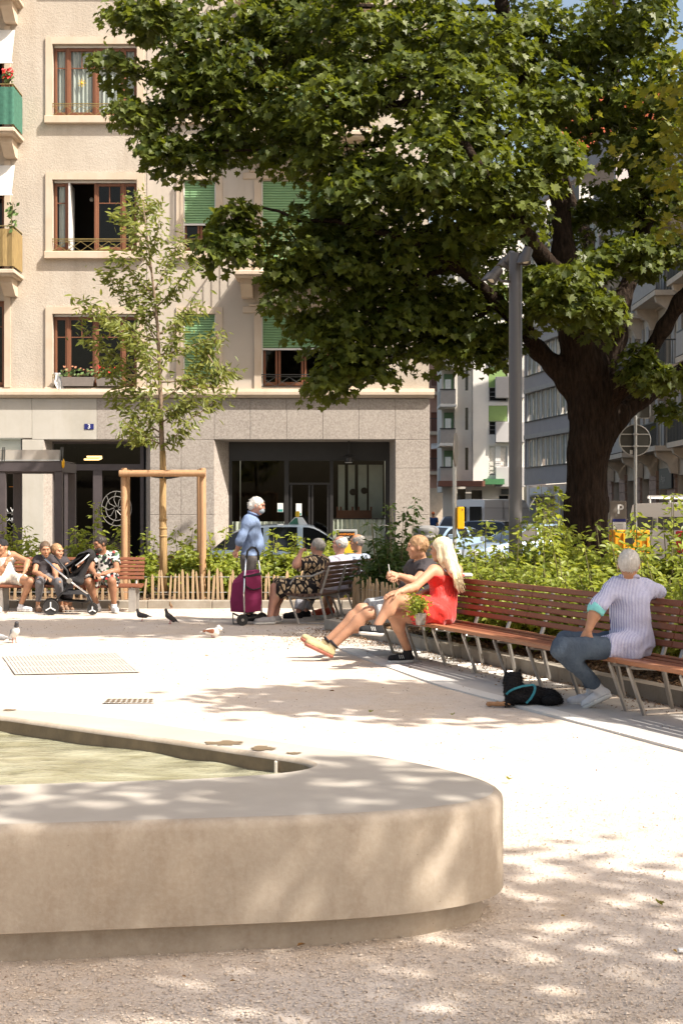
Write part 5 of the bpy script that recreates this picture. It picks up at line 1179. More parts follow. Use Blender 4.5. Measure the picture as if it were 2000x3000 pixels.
s.chain([T(1735, 1290), T(1800, 1225, .1), T(1880, 1165, .2), T(1960, 1115, .3), T(2080, 1040, .5), T(2250, 930, .7)], [0.357, 0.231, 0.173, 0.168, 0.147, 0.106])
s.chain([T(1700, 1000), T(1740, 880, 1.2), T(1720, 700, 2.2), T(1650, 520, 3.0)], [0.263, 0.168, 0.126, 0.084]); s.chain([T(1690, 960), T(1620, 800, -1.2), T(1500, 620, -2.4), T(1380, 450, -3.2)], [0.231, 0.158, 0.115, 0.074])
def bk(X, Y, Z):
    a = np.arctan2(Y-TY, X-4.51); return .012*np.sin(a*17+Z*1.6+2*np.sin(Z*.9))+.010*np.sin(a*31-Z*2.3+X*3)+.015*np.sin(Z*2.1+a*3)
s.disp = bk
solid_obj('trunk', s, .038, 'bark', MT)
# crown: foliage masses (picture x, y, radii in picture units, depth offset, depth radius, share)
blobs = [(420, 40, 110, 75, -.4, .9, 1.0), (355, 185, 85, 35, -.5, .5, .4), (560, 90, 120, 110, -.5, 1.0, 1.0), (700, 60, 150, 130, 0, 1.4, 1.3), (415, 310, 100, 55, -.8, .7, .6), (560, 250, 110, 110, -.4, 1.0, 1.0), (470, 420, 80, 45, -.8, .6, .5), (550, 455, 105, 55, -.7, .7, .6), (690, 370, 125, 110, -.4, 1.2, 1.05), (650, 240, 130, 120, -.3, 1.2, 1.1),
 (800, 250, 170, 170, -.6, 1.6, 1.6), (860, 60, 170, 130, -.3, 1.6, 1.4), (880, 430, 140, 95, -.6, 1.4, 1.1), (690, 660, 90, 85, -1.6, .6, .75), (650, 730, 50, 45, -1.6, .4, .3), (890, 730, 115, 90, -1.2, 1.0, 1.0), (820, 830, 80, 90, -1.3, .7, .7), (975, 590, 115, 95, -.6, 1.2, .95), (980, 800, 150, 140, -.9, 1.3, 1.5), (910, 950, 60, 60, -1.2, .6, .4), (1020, 1000, 100, 90, -1.3, .7, .8), (960, 1110, 60, 60, -1.3, .4, .4), (1080, 1060, 90, 60, -1.2, .5, .6), (1130, 940, 130, 110, -1.0, 1.0, 1.2),
 (1000, 330, 190, 180, -1.2, 1.8, 1.8), (1050, 90, 190, 140, -.8, 1.8, 1.6), (1080, 560, 170, 150, -1.4, 1.6, 1.6), (1140, 740, 160, 140, -1.0, 1.4, 1.5), (1230, 880, 130, 110, -1.0, 1.0, 1.1), (1290, 1000, 100, 65, -1.0, .6, .7), (1400, 1010, 90, 70, -.8, .6, .7), (1380, 900, 110, 90, -.8, .9, .9), (1470, 990, 60, 60, -.6, .5, .4),
 (1230, 230, 180, 180, -1.4, 1.8, 1.8), (1270, 480, 180, 160, -2.4, 1.6, 1.8), (1300, 680, 160, 130, -1.6, 1.2, 1.4), (1260, 60, 180, 130, -.6, 1.8, 1.5), (1400, 330, 170, 160, -2.2, 1.6, 1.6), (1420, 120, 160, 120, -1.0, 1.6, 1.3), (1470, 560, 150, 130, -2.6, 1.4, 1.5), (1420, 720, 100, 90, .8, 1.0, .7), (1580, 470, 120, 90, -2.2, 1.1, 1.0), (1650, 850, 130, 90, -1.8, .9, 1.25), (1585, 870, 75, 60, -1.6, .7, .55), (1720, 900, 90, 75, -1.5, .7, .8), (1560, 800, 60, 60, -1.2, .6, .4),
 (1600, 80, 170, 110, .2, 1.6, 1.3), (1590, 280, 140, 110, -.8, 1.4, 1.1), (1700, 180, 150, 120, .6, 1.6, 1.2), (1760, 330, 130, 100, .4, 1.4, 1.0), (1850, 90, 170, 120, .3, 1.8, 1.4), (1930, 260, 130, 130, -.6, 1.5, 1.2), (1880, 420, 110, 80, -.4, 1.1, .8), (1960, 560, 100, 110, .8, 1.0, .8), (1790, 560, 90, 60, .9, .9, .5), (1850, 740, 90, 60, -1.2, .7, .65), (1930, 725, 90, 55, -1.0, .8, .7), (1690, 640, 80, 70, 1.0, .9, .5), (1905, 1085, 75, 38, -.9, .4, .42), (1965, 1105, 45, 42, -.7, .4, .3), (1870, 1030, 40, 25, -.8, .3, .18), (1975, 1190, 22, 28, -.4, .3, .12), (1770, 1010, 40, 50, .5, .4, .2), (1750, 760, 60, 60, -1.3, .6, .35), (1830, 640, 70, 60, 1.2, .8, .4),
 # the part of the crown that lies above and beyond the picture
 (1550, -130, 320, 90, .3, 2.0, .9), (1950, -130, 300, 100, .3, 2.2, 1.1), (2500, 330, 330, 280, -1.9, 1.8, 2.4), (2430, 820, 260, 190, -1.7, 1.4, 1.5), (2200, 100, 200, 250, .4, 2.2, 1.2), (2250, 500, 200, 250, 0, 2.0, 1.1), (2200, 850, 150, 150, .2, 1.4, .7),  (1450, 380, 450, 300, 3.0, 1.4, .7), (1000, 250, 400, 300, 2.0, 1.2, .8), (1300, 750, 250, 200, 1.6, 1.0, .8)]
PS = []; NS = []; TS_ = []; SZ = []; TN = []; tw = MB(); rr = random.Random(11)
for cx, cy, rx, ry, dd, dr, sh in blobs:
    dd *= 1.2; c0 = np.array(at(cx, cy, TY+dd)); k = (TY+dd)/FPX; R0 = np.array([rx*k, dr*1.2, ry*k]); ncl = max(3, int(27*sh)); out = cy < -100 or cx > 2150 or (dd > 1.5 and rx > 240)
    if out: ncl = int(ncl*.75)
    for i in range(ncl):
        u = np.random.normal(size=3); u /= np.linalg.norm(u); p = c0+u*R0*(np.random.rand()**.38)*.92
        n_ = rr.randint(26, 38) if not out else 16; cr = rr.uniform(.27, .45)
        outd = (p-c0)/R0; outd = outd+np.array([0, -.15, .25]); outd /= np.linalg.norm(outd)
        az = np.random.rand(n_)*2*PI; rad = cr*np.sqrt(np.random.rand(n_)); loc = np.stack([rad*np.cos(az), rad*np.sin(az), -.45*(rad/cr)**2*cr+np.random.normal(0, .05, n_)], 1)
        e1 = np.cross(outd, [0, 0, 1]); e1 = e1/max(np.linalg.norm(e1), 1e-6); upv = _n(np.array([0, 0, 1.0])+.35*outd); e1 = np.cross(upv, [0, 1, 0]); e1 = _n(e1); e2 = np.cross(upv, e1)
        q = p+loc[:, :1]*e1+loc[:, 1:2]*e2+loc[:, 2:3]*upv
        rd = loc[:, :1]*e1+loc[:, 1:2]*e2; rd = rd/np.maximum(np.linalg.norm(rd, axis=1, keepdims=True), 1e-6)
        PS.append(q); NS.append(upv*.95+.55*rd+.42*np.random.normal(size=(n_, 3))); TS_.append(rd*.8+np.array([0, 0, -.75])+.35*np.random.normal(size=(n_, 3))); SZ.append(np.random.uniform(.075, .185, n_)*(1.5 if out else 1)); TN.append(np.clip(np.random.normal(.42, .22, n_)+.12*rr.gauss(0, 1), 0, 1))
        if rr.random() < (.45 if not out else 0):
            b = c0+(p-c0)*.25; tw.tube([b, (Vector(b)+Vector(p))/2+V(0, 0, .05), p], [.016, .011, .006], 4, False)
leaves('crown', np.concatenate(PS), np.concatenate(NS), np.concatenate(TS_), np.concatenate(SZ), MAPLE, 'maple_leaf', MT, tint=np.concatenate(TN))
tag(tw.build('twigs', 'bark', MT), kind='stuff')
bn = MB()
for a, b, c in ((T(1180, 690, -1.6), T(980, 640, -1.3), T(700, 620, -1.4)), (T(1330, 770, -1.3), T(1150, 860, -1.1), T(980, 1030, -1.2)), (T(1450, 880, -.9), T(1380, 940, -.9), T(1290, 1000, -1)), (T(1520, 200, .5), T(1200, 180, -.5), T(700, 150, -.3)), (T(1600, 380, .6), T(1200, 420, -1), T(560, 440, -.7)), (T(1640, 560, .5), T(1350, 520, -1.6), T(900, 480, -.7)), (T(1200, 300, -1), T(800, 330, -.7), T(420, 330, -.8)), (T(1470, 20, .3), T(1000, 20, -.3), T(430, 60, -.4)), (T(1850, 470, 1), T(1930, 300, .4), T(1950, 150, 0)), (T(1380, 450, -3.2), T(1300, 380, -2.2), T(1230, 250, -1.6)), (T(1800, 280, 1.1), T(1700, 180, .8), T(1600, 90, .3)), (T(1890, 1050, -.5), T(1900, 1060, -.8), T(1920, 1080, -.9))):
    a, b, c = Vector(a), Vector(b), Vector(c); pts = [a*(1-t)**2+b*2*t*(1-t)+c*t*t for t in [i/9 for i in range(10)]]; bn.tube([p+V(rr.gauss(0, .03), rr.gauss(0, .03), rr.gauss(0, .03)) for p in pts], [.065-.05*i/9 for i in range(10)], 7)
tag(bn.build('branches', 'bark', MT, smooth=True), kind='stuff')
# ---------------------------------------------------------------- neighbouring trees at the right (mostly outside the picture, they shade the square)
def side_tree(label, base, ctr, rad, ncl, mat, lsz=(.13, .22), seed=1, hi=False, lpc=20):
    np.random.seed(seed); rr = random.Random(seed); R0 = root('plane_tree', label, 'tree', (base[0], base[1], .1)); b = V(base[0], base[1], 0); c = V(*ctr); jn = b*.45+c*.55 if not hi else V(b.x, b.y, c.z*.93)
    m = MB(); m.tube([b, b+V(.03, 0, 1.2), b+V(-.02, .05, 2.6), jn, c+V(0, 0, rad[2]*.5)], [.22, .17, .15, .11, .04], 12)
    for i in range(9): a = 2*PI*i/9+.4; e = c+V(rad[0]*.7*math.cos(a), rad[1]*.7*math.sin(a), rad[2]*rr.uniform(-.5, .5)); st = jn; m.tube([st, (st+e)/2+V(0, 0, .3), e], [.07, .045, .015], 6)
    m.build('trunk', 'bark', R0, smooth=True); P_ = []; N_ = []; T_ = []; S_ = []
    for i in range(ncl):
        u = np.random.normal(size=3); u /= np.linalg.norm(u); p = np.array(c)+u*np.array(rad)*(.35+.65*np.random.rand()**.6); cr = rr.uniform(.3, .5)
        q = np.random.normal(size=(lpc, 3))*np.array([cr, cr, cr*.45])*.6+p; P_.append(q); N_.append(np.random.normal(size=(lpc, 3))*.5+[0, 0, 1]); T_.append((q-p)+[0, 0, -.1]); S_.append(np.random.uniform(lsz[0], lsz[1], lpc))
    leaves('crown', np.concatenate(P_), np.concatenate(N_), np.concatenate(T_), np.concatenate(S_), MAPLE, mat, R0)
side_tree('yellow green tree whose crown edge reaches into the right of the picture', (6.6, 17.2), (5.45, 16.8, 5.8), (2.0, 1.25, 1.5), 260, 'maple_yellow', (.07, .13), 21)
side_tree('leafy tree right of the long bench shading the man in stripes', (6.8, 8.6), (5.9, 8.5, 6.5), (1.9, .85, .9), 150, 'maple_leaf', (.12, .2), 22)
side_tree('leafy tree at the near right shading the fountain edge', (6.8, 1.8), (5.1, 1.75, 6.8), (3.0, 1.15, 1.3), 100, 'maple_leaf', (.10, .17), 23)
side_tree('tall tree at the right whose high crown shades the far gravel', (7.2, 13.4), (3.1, 14.9, 8.4), (3.4, 1.25, .6), 200, 'maple_leaf', (.13, .22), 24, hi=True)
np.random.seed(31)
# ---------------------------------------------------------------- young staked tree
YT = root('young_tree', 'slender young tree with reed wrapped stem held between wooden stakes', 'tree', (at(478, 1700, 23).x, 23.0, .1)); YY = 23.0
def y_(px, py, dy=0): return at(px, py, YY+dy)
m = MB(); m.tube([y_(478, 1415), y_(477, 1330), y_(474, 1290), y_(472, 1200), y_(468, 1080), y_(462, 960), y_(452, 860), y_(440, 760), y_(428, 660), y_(418, 590)], [.048, .046, .042, .036, .031, .026, .02, .016, .011, .006], 9); m.build('trunk', 'young_bark', YT, smooth=True)
m = MB(); m.tube([y_(479, 1735), y_(479, 1600), y_(477, 1480), y_(478, 1380), y_(477, 1322)], [.068, .062, .056, .052, .049], 14)
for py in (1400, 1520, 1545, 1568): m.tube([y_(478, py), y_(478, py+5)], .062 if py < 1500 else .068, 14)
m.build('reed_wrap', 'reed_wrap', YT, smooth=True)
def limb(p0, p1, bend=.15, r=.014):
    p0, p1 = Vector(p0), Vector(p1); mid = (p0+p1)/2+V(0, 0, -bend*(p1-p0).length*.5); return [p0*(1-t)**2+mid*2*t*(1-t)+p1*t*t for t in [i/6 for i in range(7)]], r
lim = []
tips = [(470, 1300, 360, 1235), (472, 1315, 560, 1225), (560, 1225, 655, 1150), (473, 1270, 330, 1150), (472, 1240, 600, 1130), (471, 1200, 300, 1060), (471, 1180, 610, 1040), (470, 1140, 240, 960), (468, 1120, 690, 1080), (468, 1080, 290, 900), (466, 1040, 640, 980), (465, 1000, 230, 880), (463, 980, 590, 880), (460, 930, 300, 790), (458, 900, 560, 780), (455, 870, 340, 740), (452, 850, 530, 690), (446, 800, 390, 660), (440, 760, 470, 640), (432, 700, 350, 620), (428, 650, 395, 570), (425, 620, 450, 600), (471, 1160, 420, 1000), (469, 1100, 520, 950), (466, 1020, 400, 870), (640, 980, 600, 1050), (610, 1040, 660, 1110), (472, 1250, 430, 1150), (474, 1280, 380, 1270), (471, 1210, 540, 1180), (466, 1060, 370, 960), (463, 960, 430, 820)]
bm_ = MB(); PS = []; NS = []; TS_ = []; SZ = []
for k, (a, b, c, d) in enumerate(tips):
    dy0 = rr.uniform(-.7, .7); p0 = y_(a, b, 0 if a < 500 else dy0*.5); p1 = y_(c, d, dy0); pts, r = limb(p0, p1); bm_.tube(pts, [.014-.010*i/6 for i in range(7)], 5)
    L = (p1-p0).length; nl = int(112*L)+36
    for i in range(nl):
        t = .18+.82*rr.random()**.75; q = p0.lerp(p1, t)+V(0, 0, -.15*L*.5*2*t*(1-t)); o = V(rr.gauss(0, .10), rr.gauss(0, .12), rr.gauss(0, .10)); q = q+o*(.5+t*.5)
        PS.append(q); NS.append((rr.gauss(.3, .6), rr.gauss(-.5, .6), rr.gauss(.7, .4))); TS_.append(((p1-p0).normalized()*.5+V(rr.gauss(0, .45), rr.gauss(0, .45), -.55))); SZ.append(rr.uniform(.09, .165))
tag(bm_.build('branches', 'young_bark', YT, smooth=True), kind='stuff')
leaves('crown', np.array(PS), np.array(NS), np.array(TS_), np.array(SZ), LANCE*[1.05, 1], 'cherry_leaf', YT)
# stakes and rails round the young tree
ST = root('tree_stake_frame', 'rough timber stake frame of four posts around the young tree', 'tree stakes', (YT.location.x, YY, .1))
for px, dy in ((364, -.25), (372, .35), (586, .35), (594, -.25)):
    a, b = at(px, 1640, YY+dy), at(px, 1372, YY+dy); m = MB(); m.tube([(a.x, YY+dy, .0), (a.x+.004, YY+dy, .9), (b.x, YY+dy, 2.16), (b.x, YY+dy, 2.185)], [.056, .053, .052, .042], 12); m.build('post', 'stake_wood', ST, smooth=True, angle=45)
a, b = at(350, 1387, YY-.33), at(602, 1387, YY-.33); MB().tube([a, b], .052, 12).build('rail', 'stake_wood', ST, smooth=True, angle=45)
a, b = at(360, 1385, YY+.42), at(600, 1385, YY+.42); MB().tube([a, b], .048, 12).build('rail', 'stake_wood', ST, smooth=True, angle=45)
m = MB(); a, b, c = at(445, 1394, YY-.28), at(478, 1400, YY-.07), at(525, 1394, YY-.28); m.bar(a, c-V(.25, 0, .02), .02, .05); m.tube([V(478/1000*0+c.x*.5+a.x*.5+.062*math.cos(t)+0, YY+.062*math.sin(t), b.z) for t in [2*PI*i/12 for i in range(12)]], .014, 5, closed=True); m.bar(b+V(.05, 0, 0), c, .02, .045); m.build('tie_strap', 'black_plastic', ST)
# ---------------------------------------------------------------- shrubs
def shrub(label, base, rad, h, nl, mat='shrub_leaf', shape=OVATE, lsz=(.05, .10), group=None, shoots=0, seed=0, zc=None, name='shrub'):
    np.random.seed(seed+100); rr = random.Random(seed+5); R0 = root(name, label, 'shrub', (base[0], base[1], base[2]), group)
    m = MB(); P_ = []; N_ = []; T_ = []; S_ = []; b = V(*base); ns = max(5, int(nl/38)); per = nl//ns
    for i in range(ns):
        a = rr.random()*2*PI; r = math.sqrt(rr.random()); hh = h*(1-.45*r*r)*rr.uniform(.72, 1.08)
        if i < shoots: hh = h*rr.uniform(1.15, 1.5); r *= .6
        tip = b+V(rad[0]*r*math.cos(a), rad[1]*r*math.sin(a), hh); st = b+V(rad[0]*.25*r*math.cos(a), rad[1]*.25*r*math.sin(a), 0); mid = (st+tip)/2+V(0, 0, .12*hh)
        pts = [st*(1-t)**2+mid*2*t*(1-t)+tip*t*t for t in [j/5 for j in range(6)]]; m.tube(pts, [.009-.006*j/5 for j in range(6)], 4, False)
        for j in range(per):
            t = 1-(rr.random()**1.5)*.8; q = st*(1-t)**2+mid*2*t*(1-t)+tip*t*t; sp = .11*(1.1-.6*t); o = V(rr.gauss(0, 1), rr.gauss(0, 1), rr.gauss(0, .7))*sp; P_.append(q+o*.55); d = o.normalized(); N_.append(V(rr.gauss(0, .5), rr.gauss(-.25, .5), 1.0)+d*.2); T_.append(d+V(0, 0, -.25)); S_.append(rr.uniform(*lsz)*(1.15 if t < .8 else .85))
    tag(m.build('stems', 'twig', R0), kind='stuff'); leaves('foliage', np.array(P_), np.array(N_), np.array(T_), np.array(S_), shape, mat, R0, tint=np.clip(np.random.normal(.5, .28, len(P_)), 0, 1)); return R0
def bx(px, Y): return (px-1000)*Y/FPX
# right bed, along the back of the long bench: front row, then taller ones behind
k = 0
front = [(1345, 15.9, .85), (1420, 15.3, .92), (1500, 14.9, .95), (1590, 14.2, 1.0), (1680, 13.8, .95), (1775, 13.3, .98), (1880, 12.9, .95), (1990, 12.4, .98), (2100, 11.8, 1.0)]
lab_f = ['behind the blond woman', 'just left of the lamp post foot', 'in front of the lamp post foot', 'right of the lamp post, hiding its foot', 'in front of the maple trunk', 'left of the grey haired man', 'right of the grey haired man', 'at the right edge above the bench back', 'cut by the right picture edge, in the front row']
for i, (px, Y, h) in enumerate(front): shrub('low bright green shrub %s' % lab_f[i], (bx(px, Y), Y, .1), (.62, .55), h-.12, 3000, group='green shrubs behind the long bench', seed=i, shoots=2)
back = [(1330, 17.6, 1.0), (1420, 17.4, 1.02), (1560, 16.6, 1.18), (1620, 16.2, 1.3), (1700, 17.6, 1.05), (1790, 17.0, 1.02), (1880, 16.6, 1.05), (1970, 16.0, 1.15), (2080, 16.0, 1.2)]
lab_b = ['between the litter bin and yellow box', 'below the yellow box', 'right of the lamp post, taller than its neighbours', 'with the tallest shoots, left of the maple trunk', 'at the foot of the maple trunk', 'in front of the parking meter', 'in front of the orange container', 'in front of the silver van', 'at the far right picture edge, in the back row']
for i, (px, Y, h) in enumerate(back): shrub('leafy green shrub %s' % lab_b[i], (bx(px, Y), Y, .1), (.62, .5), h-.1, 2100, group='green shrubs behind the long bench', seed=20+i, shoots=(3, 3, 4, 6, 3, 3, 3, 4, 3)[i], lsz=(.06, .125))
# planting behind the standing man and along the rear bed
mids = [(560, 23.3, .75, 'right of the young tree stem'), (640, 23.0, .80, 'left of the standing man'), (820, 22.9, .84, 'right of the standing man, against the taxi'), (880, 22.9, .82, 'behind the raised arm of the woman in the leaf print dress'), (950, 23.2, .76, 'behind the seated men'), (1010, 23.4, .66, 'below the framed sign'), (720, 23.2, .72, 'hidden behind the standing man')]
for i, (px, Y, h, l) in enumerate(mids): shrub('sunlit green shrub %s' % l, (bx(px, Y), Y, .1), (.5, .45), h, 1900, group='shrubs in the rear bed', seed=40+i, shoots=2, lsz=(.07, .14))
dark = [(1115, 19.6, .95, 'trailing over the paling fence corner'), (1150, 19.0, 1.0, 'left of the man in the dark shirt'), (1180, 20.2, 1.12, 'left of the litter bin')]
for i, (px, Y, h, l) in enumerate(dark): shrub('dark green climbing shrub %s' % l, (bx(px, Y), Y, .1), (.42, .4), h, 1500, mat='ivy_leaf', group='dark shrubs by the fence corner', seed=60+i, shoots=3, lsz=(.06, .12))
rear = [(30, 24.6, .95, 'behind the man in the white tank top'), (110, 24.0, .8, 'behind the woman in the dark shirt'), (215, 24.2, .75, 'between the stroller and the doorway'), (275, 24.4, 1.1, 'tall, in front of the dark doorway'), (340, 24.2, .85, 'beside the left stakes'), (430, 23.8, .72, 'left of the reed wrapped stem'), (540, 24.6, .85, 'between the stakes at the right')]
for i, (px, Y, h, l) in enumerate(rear): shrub('loose leafy shrub %s' % l, (bx(px, Y), Y, .1), (.42, .4), h, 800, group='shrubs behind the left bench', seed=70+i, shoots=2, lsz=(.07, .14))
shrub('small shrub with reddening leaves behind the seated man in the flowered shirt', (bx(255, 23.4), 23.4, .1), (.3, .3), .62, 240, mat='red_leaf', seed=90, lsz=(.07, .12))
# ================================================================ benches
def bench(name, label, front, frames, slat_mat, seat_mat, metal, group=None, pieces=None, side=1, top=.825, seat=.415, arm=(), heavy=False, back_n=6, seat_n=6):
    """front: plan path of the seat's front edge; side=1: the back lies to the left of travel"""
    L = plen(front); mid = poly_at(front, L/2)[0]; R0 = root(name, label, 'bench', (mid.x, mid.y, 0), group)
    def pt(s, o, z): p, t = poly_at(front, s); nn = Vector((-t.y, t.x))*side; return Vector((p.x+nn.x*o, p.y+nn.y*o, z))
    cuts = pieces or [0, L]
    def slat(s0, s1, prof, nm, mat):           # prof: four (o,z) corners
        k = max(2, int((s1-s0)/.35)); vs = []; 
        for i in range(k+1):
            s = s0+(s1-s0)*i/k
            for o, z in prof: vs.append(pt(s, o, z))
        n_ = len(prof); fs = [(i*n_+j, i*n_+(j+1) % n_, (i+1)*n_+(j+1) % n_, (i+1)*n_+j) for i in range(k) for j in range(n_)]+[tuple(range(n_-1, -1, -1)), tuple(k*n_+j for j in range(n_))]
        q = MB().add(vs, fs).build(nm, mat, R0); fix_normals(q, False); return q
    def rect(c, u, v, a, b, ch=.005):
        pts = []
        for sx, sy in ((-1, -1), (1, -1), (1, 1), (-1, 1)):
            for q in ((sx*(a-ch), sy*b), (sx*a, sy*(b-ch))) if sx*sy < 0 else ((sx*a, sy*(b-ch)), (sx*(a-ch), sy*b)): pts.append((c[0]+u[0]*q[0]+v[0]*q[1], c[1]+u[1]*q[0]+v[1]*q[1]))
        return pts
    for a, b in zip(cuts, cuts[1:]):
        for i in range(seat_n):
            o = .035+.43*i/(seat_n-1)*.97; z = seat-.02*math.sin(PI*i/(seat_n-1)); slat(a+.003, b-.003, rect((o, z-.018), (1, 0), (0, 1), .033, .017), 'seat_slat', seat_mat if i == 0 else slat_mat)
        for i in range(back_n):
            t = (i+.5)/back_n; z = seat+.055+(top-seat-.055)*t; o = .475+.105*t; slat(a+.003, b-.003, rect((o, z), (.25, .97), (.97, -.25), (top-seat-.055)/back_n*.5-.006, .014), 'back_slat', slat_mat)
    for s in frames:
        m = MB(); w_ = .045 if not heavy else .10
        def B(p, q, w=w_, h=.022): m.bar(p, q, w, h, poly_at(front, s)[1].to_3d().cross(Vector((0, 0, 1))))
        if heavy:
            m.bar(pt(s, .06, 0), pt(s, .06, seat-.05), .10, .07); m.bar(pt(s, .44, 0), pt(s, .44, seat-.05), .10, .05)
        else:
            m.tube([pt(s, .03, seat-.055), pt(s, .17, 0)], .0175, 6); m.tube([pt(s, .56, 0), pt(s, .47, seat-.05)], .020, 6); m.tube([pt(s, .17, .012), pt(s, .56, .012)], .010, 5)
        m.tube([pt(s, .02, seat-.052), pt(s, .25, seat-.072), pt(s, .46, seat-.055)], .016, 6); m.tube([pt(s, .46, seat-.05), pt(s, .50, seat+.06), pt(s, .592, top-.06)], .019, 6)
        m.build('leg_frame', metal, R0, smooth=True, angle=50)
    for s in arm:
        m = MB(); m.tube([pt(s, .56, seat+.30), pt(s, .35, seat+.22), pt(s, .12, seat+.21), pt(s, .05, seat+.12), pt(s, .04, seat-.03)], .014, 7); m.build('armrest', metal, R0, smooth=True)
    return R0
LB = plen(BF); s1 = 4.85
bench('long_bench', 'long red brown slatted bench curving from the couple to the man in stripes', subpath(BF, 0, s1, 12), [.10+.66*i for i in range(8)], 'bench_wood', 'bench_wood_lit', 'steel', pieces=[0, 2.43, s1])
bench('long_bench', 'continuation of the slatted bench right of the man in stripes', subpath(BF, s1+.012, LB, 8), [.10+.66*i for i in range(5)], 'bench_wood', 'bench_wood_lit', 'steel', pieces=[0, LB-s1-.012])
# bench of the people at the left, facing the camera
bench('slatted_bench', 'red brown slatted bench under the four people at the left', [(-7.4, 21.35), (-3.0, 21.35)], [.1, 2.3, 4.28], 'bench_wood', 'bench_wood', 'steel_dull', side=1, top=.80, seat=.40, heavy=True, pieces=[0, 2.2, 4.4], back_n=6)
bench('slatted_bench', 'empty red brown bench seen from behind through the rear bed fence', [(-2.3, 26.0), (-3.6, 26.0)], [.1, 1.2], 'bench_wood', 'bench_wood', 'steel_dull', side=1, top=.72, seat=.30)
# two benches in the middle, seen from behind
uA = V(.32, .947, 0).normalized(); nA = V(.947, -.32, 0).normalized()
a0 = V(-.74, 19.0, 0); a1 = a0+uA*1.5
bench('park_bench', 'dark brown bench in the middle under the woman in the leaf print dress', [tuple(a0[:2]), tuple(a1[:2])], [.05, .75, 1.45], 'bench_dark_wood', 'bench_dark_wood', 'steel_dull', side=-1, arm=(.05, 1.45))
b0 = a1+uA*.14+nA*.0; b1 = b0+uA*1.5
bench('park_bench', 'dark brown bench in the middle, the farther one, under the bald men', [tuple(b0[:2]), tuple(b1[:2])], [.05, .75, 1.45], 'bench_dark_wood', 'bench_dark_wood', 'steel_dull', side=-1, arm=(.05,))
# ================================================================ paling fences
def fence(label, path, h0, z0, step=.078, lean=.05, seed=0, wires=(.12, .36)):
    rr = random.Random(seed); L = plen(path); mid = poly_at(path, L/2)[0]; R0 = root('paling_fence', label, 'fence', (mid.x, mid.y, z0), 'low chestnut paling fences'); s = 0
    while s < L:
        p, t = poly_at(path, s); h = h0*rr.uniform(.86, 1.1); w_ = rr.uniform(.030, .046); b = V(p.x, p.y, z0-.02); d = V(t.x*rr.gauss(0, lean)+rr.gauss(0, .02), t.y*rr.gauss(0, lean), 1).normalized(); tt = V(t.x, t.y, 0); nn = V(-t.y, t.x, 0); tip = b+d*h
        m = MB(); e = w_/2; f = .011
        vs = [b-tt*e-nn*f, b+tt*e-nn*f, b+tt*e+nn*f, b-tt*e+nn*f]; q = b+d*(h-.05); vs += [q-tt*e*.95-nn*f, q+tt*e*.9-nn*f, q+tt*e*.9+nn*f, q-tt*e*.95+nn*f]; vs += [tip-tt*e*.35-nn*f*.8, tip+tt*e*.3-nn*f*.8, tip+tt*e*.3+nn*f*.8, tip-tt*e*.35+nn*f*.8]
        m.add(vs, [(0, 1, 5, 4), (1, 2, 6, 5), (2, 3, 7, 6), (3, 0, 4, 7), (4, 5, 9, 8), (5, 6, 10, 9), (6, 7, 11, 10), (7, 4, 8, 11), (8, 9, 10, 11), (3, 2, 1, 0)]); m.build('paling', 'picket_wood', R0); s += step*rr.uniform(.85, 1.25)
    for wz_ in wires:
        m = MB(); k = 24; m.tube([poly_at(path, L*i/k)[0].to_3d()+V(.0, -.016 if i % 2 else .016, z0+wz_) for i in range(k+1)], .004, 4); m.build('wire', 'galvanised', R0)
fence('low paling fence in front of the young tree and behind the standing man', [(-2.95, 22.45), (-1.0, 22.42), (-.1, 22.5)], .47, .11, seed=1)
fence('low paling fence hidden behind the left bench', [(-7.4, 22.48), (-3.05, 22.48)], .40, .11, .11, seed=2)
fence('paling fence corner overgrown by dark climbing leaves', [(.16, 19.25), (.42, 18.5), (.72, 17.7), (.95, 17.05)], .50, .11, .052, .07, seed=3)
fence('paling fence running along the bed behind the long bench', [(.95, 17.05), (1.4, 15.6), (1.95, 14.1), (2.45, 12.8), (3.0, 11.4), (3.7, 9.8)], .44, .11, .062, seed=4)

# ================================================================ shopping trolley
ty = 18.95; q = lambda px, py, dy=0: at(px, py, ty+dy)
TR = root('shopping_trolley', 'maroon shopping trolley with silver tubes standing behind the elderly man', 'trolley', (q(722, 1825).x, ty, 0))
m = MB(); f0 = [q(676, 1792, -.05), q(717, 1795, -.20), q(766, 1790, -.05), q(760, 1786, .16), q(690, 1786, .16)]; f1 = [q(680, 1712, -.05), q(717, 1700, -.19), q(765, 1690, -.04), q(760, 1688, .14), q(692, 1700, .14)]; f2 = [q(684, 1700, -.02), q(719, 1690, -.15), q(762, 1668, -.02), q(757, 1668, .1), q(712, 1672, .1)]
f0b = [q(674, 1760, -.06), q(717, 1762, -.215), q(767, 1752, -.06), q(761, 1750, .17), q(687, 1752, .17)]
vs = f0+f0b+f1+f2; fs = [(4, 3, 2, 1, 0)]+[(r*5+i, r*5+(i+1) % 5, (r+1)*5+(i+1) % 5, (r+1)*5+i) for r in range(3) for i in range(5)]+[tuple(15+i for i in range(5))]; m.add(vs, fs); bg = m.build('bag', 'maroon', TR)
m = MB(); e = [q(720, 1690, -.215), q(764, 1680, -.07), q(765, 1722, -.075), q(744, 1727, -.15), q(722, 1718, -.22)]; m.prism(e, (0, -.012, 0)); m.build('flap', 'maroon', TR); m = MB(); m.tube([q(722, 1718, -.235), q(732, 1726, -.2), q(744, 1728, -.165), q(765, 1722, -.09)], .008, 6); m.bar(q(712, 1691, -.24), q(766, 1680, -.09), .012, .03); m.build('trim', 'black_cloth', TR)
